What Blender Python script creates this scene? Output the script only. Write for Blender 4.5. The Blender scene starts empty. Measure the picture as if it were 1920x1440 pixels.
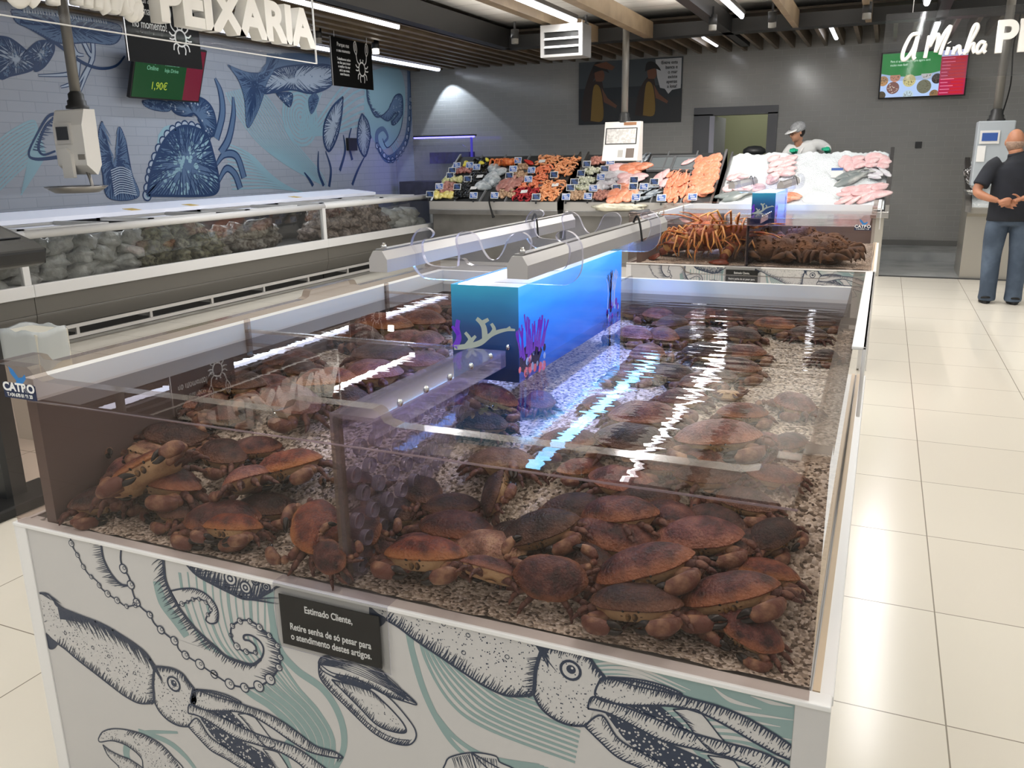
import bpy, bmesh, math, random
from mathutils import Vector, Matrix, Euler, geometry
import numpy as np
PI = math.pi
C = bpy.context.scene.collection
SC = bpy.context.scene
random.seed(7)

# ---------------------------------------------------------------- camera, world, lights, exposure
F_PX, CAM_H = 1560.65, 1.5
RX = Vector((0.91681815, 0.39900778, -0.01540391))      # camera right in the room
RD = Vector((0.09093441, -0.24619629, -0.96494472))     # camera down
RF = Vector((-0.38881284, 0.88327809, -0.26200076))     # camera forward
cd = bpy.data.cameras.new('camera'); cam = bpy.data.objects.new('camera', cd); C.objects.link(cam)
cd.sensor_width = 36; cd.lens = 36 * F_PX / 1920; cd.clip_start = .02; cd.clip_end = 100
m3 = Matrix((RX, -RD, -RF)).transposed()
cam.matrix_world = Matrix.Translation((0, 0, CAM_H)) @ m3.to_4x4()
SC.camera = cam
SC.view_settings.view_transform = 'Standard'; SC.view_settings.look = 'None'
SC.view_settings.exposure = 0.0; SC.view_settings.gamma = 1; SC.view_settings.use_curve_mapping = False
SC.cycles.max_bounces = 10; SC.cycles.diffuse_bounces = 3; SC.cycles.glossy_bounces = 4
SC.cycles.transmission_bounces = 6; SC.cycles.transparent_max_bounces = 24; SC.cycles.volume_bounces = 0
SC.cycles.caustics_reflective = False; SC.cycles.caustics_refractive = False
SC.cycles.sample_clamp_indirect = 4; SC.cycles.use_denoising = True; SC.cycles.blur_glossy = 0.3
SC.cycles.adaptive_threshold = 0.02
w = bpy.data.worlds.new('store_daylight'); SC.world = w; w.use_nodes = True
w.node_tree.nodes['Background'].inputs[0].default_value = (.93, .97, 1, 1)
w.node_tree.nodes['Background'].inputs[1].default_value = 0.62
def area(name, loc, sx, sy, power, col=(1, .985, .96), rot=(0, 0, 0), spread=PI):
    l = bpy.data.lights.new(name, 'AREA'); l.shape = 'RECTANGLE'; l.size = sx; l.size_y = sy
    l.energy = power; l.color = col; l.spread = spread
    o = bpy.data.objects.new(name, l); C.objects.link(o); o.location = loc; o.rotation_euler = rot
    return o
# tube rows under the ceiling (the tubes themselves are modelled further down)
area('tube_row_light', (-3.58, 8.2, 3.035), .02, 4.0, 58)
area('tube_row_light', (-1.72, 8.4, 3.035), .02, 4.8, 74)
area('tube_row_light', (.24, 8.4, 3.035), .02, 4.8, 74)
area('tube_row_light', (-5.62, 7.8, 3.035), .02, 3.4, 35, (.9, .95, 1))
area('tube_row_light', (-7.4, 10.6, 2.99), .10, 6.0, 22, (.8, .9, 1))
area('tube_row_light', (.24, 1.2, 3.05), .06, 6, 38)
area('tube_row_light', (-1.9, -1.2, 3.05), .06, 5, 56)
area('tube_row_light', (-4.2, .4, 3.05), .06, 6, 52)
area('tube_row_light', (2.6, 5.0, 3.05), .06, 9, 46)
for ux in (-3.58, -1.76, .24, 2.6):      # added upward fill above the tubes, brightens the ceiling panels
    area('ceiling_fill_light', (ux, 6.5, 3.13), .1, 10, 22, (1, .97, .93), (PI, 0, 0))
for ux in (-4.65, -2.65, -.75, 1.5):      # more added fill between the beams, without any fixture
    area('bay_fill_light', (ux, 6.5, 2.98), .1, 10, 38, (1, .97, .94), (PI, 0, 0))
def spot(name, loc, aim, power, ang=70, col=(1, .95, .88), blend=.6, rad=.04):
    l = bpy.data.lights.new(name, 'SPOT'); l.energy = power; l.spot_size = math.radians(ang); l.spot_blend = blend
    l.color = col; l.shadow_soft_size = rad
    o = bpy.data.objects.new(name, l); C.objects.link(o); o.location = loc
    o.rotation_euler = (Vector(aim) - Vector(loc)).to_track_quat('-Z', 'Y').to_euler()
    return o
spot('counter_spot_light', (-3.53, 10.44, 2.93), (-5.2, 11.9, 1.1), 150, 75)
spot('counter_spot_light', (-4.50, 10.49, 2.93), (-3.3, 11.9, 1.1), 150, 75)
spot('counter_spot_light', (-1.9, 10.2, 2.93), (-2.6, 11.9, 1.1), 130, 75)
spot('ice_spot_light', (-2.02, 10.6, 2.93), (-1.3, 11.8, 1.2), 300, 70, (1, 1, 1))
spot('ice_spot_light', (-.35, 10.6, 2.93), (-.6, 11.8, 1.2), 300, 70, (1, 1, 1))
spot('tank_fill_spot', (-1.3, 3.4, 2.97), (-.9, 6.3, .5), 90, 60)  # added spot that brightens the printed front of the rear tank
spot('wall_wash_light', (-7.42, 13.93, 2.98), (-7.0, 14.35, 0.8), 60, 82, (.72, .84, 1), .12, .03)
spot('aquarium_glow_light', (-7.2, 13.2, 1.5), (-8.2, 13.2, .9), 14, 150, (.25, .25, 1), 1, .2)

# ---------------------------------------------------------------- helpers
def srgb(h):
    h = h.lstrip('#'); v = [int(h[i:i + 2], 16) / 255 for i in (0, 2, 4)]
    return tuple(x / 12.92 if x <= .04045 else ((x + .055) / 1.055) ** 2.4 for x in v) + (1,)
_M = {}
def mat(name, col='#808080', rough=.5, metal=0., emit=None, es=0., spec=.5, alpha=1., coat=0., noise=None, bump=None):
    if name in _M: return _M[name]
    m = bpy.data.materials.new(name); m.use_nodes = True; nt = m.node_tree
    b = nt.nodes['Principled BSDF']
    c = srgb(col) if isinstance(col, str) else col
    b.inputs['Base Color'].default_value = c; b.inputs['Roughness'].default_value = rough
    b.inputs['Metallic'].default_value = metal; b.inputs['Specular IOR Level'].default_value = spec
    b.inputs['Coat Weight'].default_value = coat
    if emit: b.inputs['Emission Color'].default_value = srgb(emit); b.inputs['Emission Strength'].default_value = es
    if alpha < 1: b.inputs['Alpha'].default_value = alpha
    if noise:     # (scale, other colour, low, high)
        tc = nt.nodes.new('ShaderNodeTexCoord'); n = nt.nodes.new('ShaderNodeTexNoise'); n.inputs['Scale'].default_value = noise[0]
        n.inputs['Detail'].default_value = 5
        r = nt.nodes.new('ShaderNodeValToRGB'); r.color_ramp.elements[0].position = noise[2]; r.color_ramp.elements[1].position = noise[3]
        r.color_ramp.elements[0].color = c; r.color_ramp.elements[1].color = srgb(noise[1])
        nt.links.new(tc.outputs['Object'], n.inputs['Vector']); nt.links.new(n.outputs['Fac'], r.inputs['Fac']); nt.links.new(r.outputs['Color'], b.inputs['Base Color'])
    if bump:      # (scale, strength, distance)
        tc = nt.nodes.new('ShaderNodeTexCoord'); n = nt.nodes.new('ShaderNodeTexNoise'); n.inputs['Scale'].default_value = bump[0]; n.inputs['Detail'].default_value = 3
        bn = nt.nodes.new('ShaderNodeBump'); bn.inputs['Strength'].default_value = bump[1]; bn.inputs['Distance'].default_value = bump[2]
        nt.links.new(tc.outputs['Object'], n.inputs['Vector']); nt.links.new(n.outputs['Fac'], bn.inputs['Height']); nt.links.new(bn.outputs['Normal'], b.inputs['Normal'])
    _M[name] = m; return m
def N(nt, t, **kw):
    n = nt.nodes.new('ShaderNode' + t)
    for k, v in kw.items():
        if k in n.inputs: n.inputs[k].default_value = v
        else: setattr(n, k, v)
    return n
def clear(name, tint='#ffffff', ior=1.45, rough=.02, haze=0., hazecol='#b0a8a8', bump=None, refl=1.):
    """clear pane: what is behind shows through, the surface mirrors by Fresnel, a diffuse share adds haze"""
    if name in _M: return _M[name]
    m = bpy.data.materials.new(name); m.use_nodes = True; nt = m.node_tree; nt.nodes.clear()
    L = nt.links.new
    out = N(nt, 'OutputMaterial'); tr = N(nt, 'BsdfTransparent', Color=srgb(tint)); gl = N(nt, 'BsdfGlossy', Roughness=rough, Color=(refl, refl, refl, 1))
    fr = N(nt, 'Fresnel', IOR=ior); mx = N(nt, 'MixShader')
    base = tr
    if haze > 0:
        df = N(nt, 'BsdfDiffuse', Color=srgb(hazecol)); m2 = N(nt, 'MixShader', Fac=haze)
        L(tr.outputs[0], m2.inputs[1]); L(df.outputs[0], m2.inputs[2]); base = m2
    ge = N(nt, 'NewGeometry'); mi_ = N(nt, 'MapRange'); mi_.inputs['To Min'].default_value = ior; mi_.inputs['To Max'].default_value = 1 / ior
    L(ge.outputs['Backfacing'], mi_.inputs[0]); L(mi_.outputs[0], fr.inputs['IOR'])      # the same mirror strength from either side
    L(fr.outputs[0], mx.inputs[0]); L(base.outputs[0], mx.inputs[1]); L(gl.outputs[0], mx.inputs[2])
    if bump:
        bn = bump(nt); L(bn, gl.inputs['Normal']); L(bn, fr.inputs['Normal'])
    L(mx.outputs[0], out.inputs[0]); _M[name] = m; return m

class MB:
    """collects geometry with material slots; build() links ONE mesh object"""
    def __init__(s): s.v = []; s.f = []; s.mi = []; s.sm = []
    def add(s, vs, fs, mi=0, smooth=False):
        o = len(s.v); s.v += [tuple(v) for v in vs]
        for f in fs: s.f.append([o + i for i in f]); s.mi.append(mi); s.sm.append(smooth)
    def box(s, x0, x1, y0, y1, z0, z1, mi=0):
        v = [(x, y, z) for z in (z0, z1) for y in (y0, y1) for x in (x0, x1)]
        s.add(v, [(0, 2, 3, 1), (4, 5, 7, 6), (0, 1, 5, 4), (2, 6, 7, 3), (0, 4, 6, 2), (1, 3, 7, 5)], mi); return s
    def prism(s, pts, a0, a1, axis='y', mi=0, mi_side=None, smooth=False):
        """polygon pts (2d) extruded along axis"""
        n = len(pts)
        def P(p, a):
            return {'x': (a, p[0], p[1]), 'y': (p[0], a, p[1]), 'z': (p[0], p[1], a)}[axis]
        vs = [P(p, a0) for p in pts] + [P(p, a1) for p in pts]
        tris = geometry.tessellate_polygon([[Vector((p[0], p[1], 0)) for p in pts]])
        s.add(vs, [tuple(t) for t in tris] + [tuple(n + i for i in t[::-1]) for t in tris], mi)
        s.add(vs, [(i, (i + 1) % n, n + (i + 1) % n, n + i) for i in range(n)], mi if mi_side is None else mi_side, smooth); return s
    def tube(s, path, rad, n=8, mi=0, cap=True, flat=1., up=None):
        path = [Vector(p) for p in path]; k = len(path)
        if not hasattr(rad, '__len__'): rad = [rad] * k
        rings = []; prev = None
        for i, p in enumerate(path):
            t = (path[min(i + 1, k - 1)] - path[max(i - 1, 0)])
            t = t.normalized() if t.length > 1e-9 else Vector((0, 0, 1))
            a = prev if prev is not None else (Vector(up) if up else (Vector((0, 0, 1)) if abs(t.z) < .9 else Vector((1, 0, 0))))
            b = t.cross(a)
            if b.length < 1e-6: b = t.cross(Vector((1, .3, .2)))
            b.normalize(); a = b.cross(t).normalized(); prev = a
            fl = flat[i] if hasattr(flat, '__len__') else flat
            rings.append([p + (b * math.cos(2 * PI * j / n) + a * math.sin(2 * PI * j / n) * fl) * rad[i] for j in range(n)])
        vs = [q for r in rings for q in r]; fs = []
        for i in range(k - 1):
            for j in range(n): fs.append((i * n + j, i * n + (j + 1) % n, (i + 1) * n + (j + 1) % n, (i + 1) * n + j))
        if cap: fs += [tuple(range(n))[::-1], tuple(range((k - 1) * n, k * n))]
        s.add(vs, fs, mi, True); return s
    def ell(s, c, r, nu=12, nv=8, mi=0, rot=None, fn=None):
        vs = []; fs = []
        for i in range(nv + 1):
            th = PI * i / nv
            for j in range(nu):
                ph = 2 * PI * j / nu
                p = Vector((math.sin(th) * math.cos(ph), math.sin(th) * math.sin(ph), math.cos(th)))
                if fn: p = Vector(fn(p))
                p = Vector((p.x * r[0], p.y * r[1], p.z * r[2]))
                if rot: p = rot @ p
                vs.append(p + Vector(c))
        for i in range(nv):
            for j in range(nu): fs.append((i * nu + j, (i + 1) * nu + j, (i + 1) * nu + (j + 1) % nu, i * nu + (j + 1) % nu))
        s.add(vs, fs, mi, True); return s
    def lathe(s, prof, c=(0, 0, 0), n=20, mi=0):
        vs = [(c[0] + r * math.cos(2 * PI * j / n), c[1] + r * math.sin(2 * PI * j / n), c[2] + z) for r, z in prof for j in range(n)]
        fs = [(i * n + j, i * n + (j + 1) % n, (i + 1) * n + (j + 1) % n, (i + 1) * n + j) for i in range(len(prof) - 1) for j in range(n)]
        s.add(vs, fs, mi, True); return s
    def build(s, name, mats, parent=None, loc=None, rot=None, bevel=0, merge=False):
        me = bpy.data.meshes.new(name)
        me.from_pydata(s.v, [], s.f)
        if not isinstance(mats, (list, tuple)): mats = [mats]
        for m in mats: me.materials.append(m)
        me.polygons.foreach_set('material_index', s.mi); me.polygons.foreach_set('use_smooth', s.sm)
        if merge:
            bm = bmesh.new(); bm.from_mesh(me); bmesh.ops.remove_doubles(bm, verts=bm.verts, dist=1e-5)
            bmesh.ops.recalc_face_normals(bm, faces=bm.faces); bm.to_mesh(me); bm.free()
        me.update()
        o = bpy.data.objects.new(name, me); C.objects.link(o)
        if parent: o.parent = parent
        if loc is not None: o.location = loc
        if rot is not None: o.rotation_euler = rot
        if bevel:
            b = o.modifiers.new('edge', 'BEVEL'); b.width = bevel; b.segments = 2; b.limit_method = 'ANGLE'
        return o
def tag(o, label=None, cat=None, group=None, kind=None):
    if label: o['label'] = label
    if cat: o['category'] = cat
    if group: o['group'] = group
    if kind: o['kind'] = kind
    return o
def thing(name, label, cat, loc=(0, 0, 0), rz=0., group=None):
    o = bpy.data.objects.new(name, None); C.objects.link(o); o.location = loc; o.rotation_euler = (0, 0, rz)
    o.empty_display_size = .05
    return tag(o, label, cat, group)
def dup(root, loc=None, rot=None, scale=None, label=None, group=None):
    r = root.copy(); C.objects.link(r)
    if loc is not None: r.location = loc
    if rot is not None: r.rotation_euler = rot
    if scale is not None: r.scale = (scale,) * 3 if not hasattr(scale, '__len__') else scale
    if label: r['label'] = label
    if group: r['group'] = group
    for ch in list(root.children):
        c = ch.copy(); C.objects.link(c); c.parent = r; c.matrix_parent_inverse = ch.matrix_parent_inverse
        for g in ch.children:
            d = g.copy(); C.objects.link(d); d.parent = c; d.matrix_parent_inverse = g.matrix_parent_inverse
    return r
# pixel of the 1920x1440 photograph -> point of the room on a plane (used to take measurements off the photograph)
CAM = Vector((0, 0, CAM_H))
def on(px, py, ax, v):
    d = RX * (px - 960) + RD * (py - 720) + RF * F_PX
    return CAM + d * ((v - CAM[ax]) / d[ax])
def ipol(pts, n):
    """smooth (Catmull-Rom) resampling of a polyline"""
    P = [Vector(p) for p in pts]; out = []
    if len(P) < 3:
        return [P[0].lerp(P[-1], i / (n - 1)) for i in range(n)]
    seg = len(P) - 1
    for i in range(n):
        t = i / (n - 1) * seg; k = min(int(t), seg - 1); u = t - k
        p0, p1, p2, p3 = P[max(k - 1, 0)], P[k], P[k + 1], P[min(k + 2, seg)]
        out.append(.5 * ((2 * p1) + (p2 - p0) * u + (2 * p0 - 5 * p1 + 4 * p2 - p3) * u * u + (3 * p1 - p0 - 3 * p2 + p3) * u ** 3))
    return out
def text_curve(body, size, m, parent, name, loc, rot, extrude=.002, offset=0., align='LEFT', sx=1., line=1.):
    cu = bpy.data.curves.new(name, 'FONT'); cu.body = body; cu.size = size; cu.extrude = extrude; cu.offset = offset
    cu.align_x = align; cu.align_y = 'CENTER'; cu.space_line = line; cu.materials.append(m)
    o = bpy.data.objects.new(name, cu); C.objects.link(o); o.parent = parent; o.location = loc; o.rotation_euler = rot; o.scale = (sx, 1, 1)
    return o
# ---------------------------------------------------------------- the room
def pos_brick(name, c1, c2, mortar, bw, bh, ms, axes, off=(0, 0), rough=.3, bump=.3, offset=.5, spec=.5, vary=None):
    m = bpy.data.materials.new(name); m.use_nodes = True; nt = m.node_tree; L = nt.links.new
    b = nt.nodes['Principled BSDF']; b.inputs['Roughness'].default_value = rough; b.inputs['Specular IOR Level'].default_value = spec
    tc = N(nt, 'TexCoord'); sp = N(nt, 'SeparateXYZ'); cb = N(nt, 'CombineXYZ')
    L(tc.outputs['Object'], sp.inputs[0])
    for i, a in enumerate(axes):
        ad = N(nt, 'Math', operation='ADD'); ad.inputs[1].default_value = off[i]
        L(sp.outputs[a], ad.inputs[0]); L(ad.outputs[0], cb.inputs[i])
    br = N(nt, 'TexBrick', Color1=srgb(c1), Color2=srgb(c2), Mortar=srgb(mortar)); br.offset = offset
    br.inputs['Scale'].default_value = 1; br.inputs['Mortar Size'].default_value = ms; br.inputs['Mortar Smooth'].default_value = .1
    br.inputs['Brick Width'].default_value = bw; br.inputs['Row Height'].default_value = bh
    L(cb.outputs[0], br.inputs['Vector'])
    col = br.outputs['Color']
    if vary:
        n = N(nt, 'TexNoise'); n.inputs['Scale'].default_value = vary[0]; n.inputs['Detail'].default_value = 4; L(tc.outputs['Object'], n.inputs['Vector'])
        mx = N(nt, 'MixRGB', blend_type='MULTIPLY'); mx.inputs[0].default_value = vary[1]; L(col, mx.inputs[1]); L(n.outputs['Fac'], mx.inputs[2]); col = mx.outputs[0]
    L(col, b.inputs['Base Color'])
    bn = N(nt, 'Bump'); bn.inputs['Strength'].default_value = bump; bn.inputs['Distance'].default_value = .004; bn.invert = True
    L(br.outputs['Fac'], bn.inputs['Height']); L(bn.outputs['Normal'], b.inputs['Normal'])
    return m
M_floor = pos_brick('cream_floor_tile', '#e2dccf', '#dfd8cb', '#8d8577', .63, .63, .0022, 'XY', (-.285, -.34), .2, .15, 0., .28)
M_wall = pos_brick('grey_glazed_brick', '#9b9995', '#979692', '#a3a19d', .25, .082, .004, 'XZ', (0, 0), .16, .5)
M_mural = pos_brick('pale_glazed_brick', '#abb2be', '#a7aeba', '#9ca4b0', .32, .107, .004, 'YZ', (0, 0), .25, .4)
M_marble = mat('grey_marble', '#b4b6b5', .25, noise=(2.5, '#9a9d9d', .4, .7))
M_white = mat('white_paint', '#e9e8e6', .35)
M_offw = mat('soft_white_panel', '#dedcd8', .4)
M_black = mat('black_paint', '#141414', .5)
M_slat = mat('walnut_slat', '#6d5f4c', .5, noise=(3, '#5e5141', .4, .6))
M_beam = mat('brown_beam', '#8d7a61', .5, noise=(4, '#7d6b54', .4, .6))
M_steel = mat('brushed_steel', '#a5a29f', .32, .9, noise=(9, '#9b9894', .3, .7))
M_alu = mat('satin_aluminium', '#c9c7c5', .35, .55)
M_dark = mat('dark_plastic', '#222324', .45)
M_rubber = mat('black_rubber', '#0c0c0c', .7)
def struct(name, mb, m, **k): return tag(mb.build(name, m, **k), kind='structure')
YB, XW, ZC = 14.2, -8.2, 3.05
struct('floor', MB().box(-8.4, 8, -6, 14.4, -.1, 0), M_floor)
tag(MB().box(-.02, 8, 11.42, 14.2, 0, .004).box(-.02, 8, 13.2, 14.2, .004, .12).box(-4.0, -.02, 12.62, 14.2, 0, .12).build('trim_1', M_marble), kind='structure')
tag(MB().box(-.02, 8, 11.38, 11.42, 0, .012).build('trim_2', mat('dark_joint', '#3c3c3d', .5)), kind='structure')
# back wall with its doorway
wb = MB(); dx0, dx1, dz = -2.92, -1.65, 2.215
wb.box(XW - .2, dx0, YB, YB + .2, 0, 3.6).box(dx1, 8, YB, YB + .2, 0, 3.6).box(dx0, dx1, YB, YB + .2, dz, 3.6)
struct('wall_back', wb, M_wall)
struct('wall_left', MB().box(XW - .2, XW, -6, YB, 0, 3.6), M_mural)
struct('baseboard_back', MB().box(dx1, 8, YB - .03, YB, .12, .2), mat('grey_coving', '#6d6c68', .5))
# doorway: frame, open leaf edge and the pale green room beyond
struct('trim_3', MB().box(dx0 - .02, dx0 + .29, YB - .03, YB + .22, 0, 2.13).box(dx1 - .13, dx1 + .02, YB - .03, YB + .22, 0, 2.13).box(dx0 - .02, dx1 + .02, YB - .03, YB + .22, 2.11, dz + .02), mat('door_frame_grey', '#55565a', .4))
struct('door_1', MB().box(-2.68, -2.60, YB - .04, YB + 1.0, 0.0, 2.1), mat('door_leaf', '#9a9aa6', .35))
rm = MB().box(-4.5, -.5, 16.4, 16.5, 0, 3).box(-4.6, -4.5, YB + .2, 16.5, 0, 3).box(-.5, -.4, YB + .2, 16.5, 0, 3).box(-4.6, -.4, YB + .2, 16.5, 2.9, 3.0).box(-4.6, -.4, YB + .2, 16.5, -.1, 0)
struct('wall_store_room', rm, mat('pale_green_paint', '#9c9e80', .6))
area('store_room_light', (-2.2, 15.4, 2.85), 1, .6, 16, (1, 1, .9))
# ceiling: white panels, slat field, beams
M_ceil = pos_brick('white_ceiling_panel', '#e4e1da', '#dedbd3', '#a7a39b', 2.4, .42, .008, 'XY', (0, 0), .5, .4, .0)
struct('ceiling', MB().box(-8.4, 8, -6, 14.4, 3.42, 3.6), M_ceil)
sl = MB(); x = -8.05
while x < -5.45:
    sl.box(x, x + .085, 2.0, 14.15, ZC, ZC + .17); x += .235
struct('ceiling_slats', sl, [M_slat])
sl = MB(); x = -5.25
while x < 3.5:
    sl.box(x, x + .05, 12.2, 14.15, ZC, ZC + .17); x += .235
struct('ceiling_slats_rear', sl, [M_slat])
struct('ceiling_board', MB().box(-8.2, -5.4, 2, 14.2, 3.30, 3.33).box(-5.4, 4.5, 12.2, 14.2, 3.30, 3.33), mat('ceiling_board_brown', '#4a4136', .7))
bk = MB().box(-5.42, -5.22, -2, 12.1, ZC, ZC + .26)
struct('beam_1', bk, M_black)
struct('beam_2', MB().box(-2.16, -2.03, -2, 13.6, ZC, ZC + .2), M_black)
struct('beam_3', MB().box(.38, .50, -2, 14.1, ZC, ZC + .2), M_black)
struct('lintel_1', MB().box(-5.3, 8, 11.95, 12.2, ZC + .0, ZC + .17), M_black)
for i, bx in enumerate((-3.98, -3.2, -1.24, -.38)):
    struct('beam_%d' % (4 + i), MB().box(bx - (.02 if i > 1 else 0), bx + (.12 if i < 2 else .05), -2, 11.95, ZC, ZC + .2), M_beam)
# ceiling tubes: LED batten + diffuser, each a lamp of its own
M_tube = mat('lit_tube', '#ffffff', .4, emit='#f4f6ff', es=7)
M_tube2 = mat('lit_tube_cool', '#ffffff', .4, emit='#dfe6ff', es=3)
def tube_lamp(x, y0, y1, z, label, wd=.06, m=None):
    t = thing('ceiling_tube_lamp', label, 'lamp', (x, (y0 + y1) / 2, z)); h = (y1 - y0) / 2
    MB().box(-wd * .75, wd * .75, -h, h, .025, .07).build('housing', mat('tube_housing', '#4e4d4b', .5), t)
    MB().prism([(-wd / 2, .025), (-wd / 2, .0), (-wd / 4, -.02), (wd / 4, -.02), (wd / 2, 0), (wd / 2, .025)], -h, h).build('diffuser', m or M_tube, t)
    return t
tube_lamp(-3.58, 7.2, 10.15, 3.06, 'long lit ceiling tube ending above the grey fan heater', .07)
tube_lamp(-1.72, 6.0, 10.8, 3.06, 'long lit ceiling tube right of the black beam', .045)
tube_lamp(.24, 6.0, 10.9, 3.06, 'lit ceiling tube above the right hanging sign')
tube_lamp(-2.48, 12.36, 13.4, 3.07, 'short lit tube between the rear slats, above the door', .05)
tube_lamp(-.82, 12.2, 13.5, 3.07, 'short lit tube between rear slats, right of the doorway', .06)
tube_lamp(.42, 12.3, 13.7, 3.02, 'short lit tube behind the letters of right hanging sign', .06)
tube_lamp(-5.62, 6.0, 9.5, 3.06, 'lit ceiling tube running beside the black beam, over the freezer side', .03)
tube_lamp(-7.42, 5.5, 13.85, 3.02, 'long cool white wall tube above the painted mural', .07, M_tube2)
# spotlights on the ceiling
def ceiling_spot(x, y, z, label, lit=False, tilt=0.):
    t = thing('ceiling_spotlight', label, 'lamp', (x, y, z))
    MB().lathe([(0, .0), (.05, 0), (.05, .11), (0, .11)], n=16).build('body', M_black, t, rot=(tilt, 0, 0))
    MB().lathe([(.046, .0), (.046, -.06), (.04, -.062), (0, -.055)], n=16).build('reflector', mat('spot_lens_lit', '#ffffff', .3, emit='#fff6e8', es=9) if lit else mat('spot_reflector', '#77746e', .35), t, rot=(tilt, 0, 0))
    MB().box(-.012, .012, -.012, .012, .1, .2).build('stem', M_black, t)
    return t
ceiling_spot(-3.53, 10.44, 2.97, 'black ceiling spotlight shining beside the fan heater', True, .5)
ceiling_spot(-4.50, 10.49, 2.97, 'black ceiling spotlight left of the fan heater')
ceiling_spot(-6.56, 10.45, 2.97, 'lit black spotlight above the right black crab sign', True)
ceiling_spot(-6.6, 9.2, 2.97, 'black spotlight right of the last letter of the left hanging sign')
ceiling_spot(-2.02, 10.6, 2.97, 'black spotlight hung beside the black ceiling beam')
ceiling_spot(-1.36, 10.7, 2.97, 'black spotlight at the end of a lit ceiling tube', False, .3)
ceiling_spot(-1.3, 3.4, 3.06, 'unseen black ceiling spotlight added to brighten the rear lobster tank', True, .6)  # out of view, added as the fixture of the extra tank spot
ceiling_spot(-.35, 10.6, 2.97, 'black spotlight left of right hanging sign')

# ---------------------------------------------------------------- the glass tanks
def wave_bump(nt):
    L = nt.links.new
    tc = N(nt, 'TexCoord'); mp = N(nt, 'Mapping'); mp.inputs['Scale'].default_value = (3.5, 28, 1)
    L(tc.outputs['Object'], mp.inputs[0]); n = N(nt, 'TexNoise'); n.inputs['Scale'].default_value = 1; n.inputs['Detail'].default_value = 1.5
    n.inputs['Distortion'].default_value = .6; L(mp.outputs[0], n.inputs['Vector'])
    sp = N(nt, 'SeparateXYZ'); L(tc.outputs['Object'], sp.inputs[0])
    mr = N(nt, 'MapRange'); mr.inputs['From Min'].default_value = -.7; mr.inputs['From Max'].default_value = .7
    mr.inputs['To Min'].default_value = .12; mr.inputs['To Max'].default_value = .75; L(sp.outputs['Y'], mr.inputs[0])
    # the left half of the tank is calmer (no outlet there)
    mx = N(nt, 'MapRange'); mx.inputs['From Min'].default_value = -.25; mx.inputs['From Max'].default_value = .1
    mx.inputs['To Min'].default_value = .07; mx.inputs['To Max'].default_value = 1.; L(sp.outputs['X'], mx.inputs[0])
    ml = N(nt, 'Math', operation='MULTIPLY'); L(mr.outputs[0], ml.inputs[0]); L(mx.outputs[0], ml.inputs[1])
    bn = N(nt, 'Bump'); bn.inputs['Distance'].default_value = .0019
    L(ml.outputs[0], bn.inputs['Strength']); L(n.outputs['Fac'], bn.inputs['Height'])
    return bn.outputs[0]
M_water = clear('tank_water', '#f8f3f0', 1.34, .004, bump=wave_bump)
M_pane = clear('acrylic_pane', '#e2d9d6', 1.28, .01, haze=.014, hazecol='#8a7d78')  # its haze stands in for murky water, painted onto the pane
M_clear = clear('clear_acrylic', '#f4f4f8', 1.45, .02, haze=.03, hazecol='#d8d8e0')
M_edge = clear('acrylic_edge', '#cfc4bd', 1.5, .12, haze=.17, hazecol='#b0a59c')
M_edgeb = clear('bright_acrylic_edge', '#e6e6f2', 1.5, .10, haze=.5, hazecol='#e4e2f2')
M_glass = clear('freezer_glass', '#d2d3d2', 1.5, .02, haze=.04, hazecol='#9a9a98')
def gravel_mat():
    m = bpy.data.materials.new('tank_gravel'); m.use_nodes = True; nt = m.node_tree; L = nt.links.new; b = nt.nodes['Principled BSDF']
    tc = N(nt, 'TexCoord'); v = N(nt, 'TexVoronoi'); v.inputs['Scale'].default_value = 165; L(tc.outputs['Object'], v.inputs['Vector'])
    r = N(nt, 'ValToRGB'); e = r.color_ramp.elements; e[0].position = 0; e[0].color = srgb('#4e4439'); e[1].position = 1; e[1].color = srgb('#fbf2e4')
    for p, c in ((.22, '#8d7f6f'), (.45, '#d9ccb9'), (.62, '#e9dfcf'), (.78, '#9c8f80'), (.9, '#f3eadc')):
        q = e.new(p); q.color = srgb(c)
    sp = N(nt, 'SeparateColor'); L(v.outputs['Color'], sp.inputs[0]); L(sp.outputs[0], r.inputs[0])
    n = N(nt, 'TexNoise'); n.inputs['Scale'].default_value = 4; L(tc.outputs['Object'], n.inputs['Vector'])
    mx = N(nt, 'MixRGB', blend_type='MULTIPLY'); mx.inputs[0].default_value = .2; L(r.outputs[0], mx.inputs[1]); L(n.outputs[0], mx.inputs[2])
    L(mx.outputs[0], b.inputs['Base Color']); b.inputs['Roughness'].default_value = .9
    bn = N(nt, 'Bump'); bn.inputs['Strength'].default_value = .9; bn.inputs['Distance'].default_value = .004; L(v.outputs['Distance'], bn.inputs['Height']); bn.invert = True
    L(bn.outputs[0], b.inputs['Normal']); return m
M_gravel = gravel_mat()
YF, HB, WL = 1.161, .70, 1.006        # front plane, base of the glass, water level
XL, XR, XC = -1.76, -.034, -.854      # outer faces of the glass, centre of the tank
YE = 3.24
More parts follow.
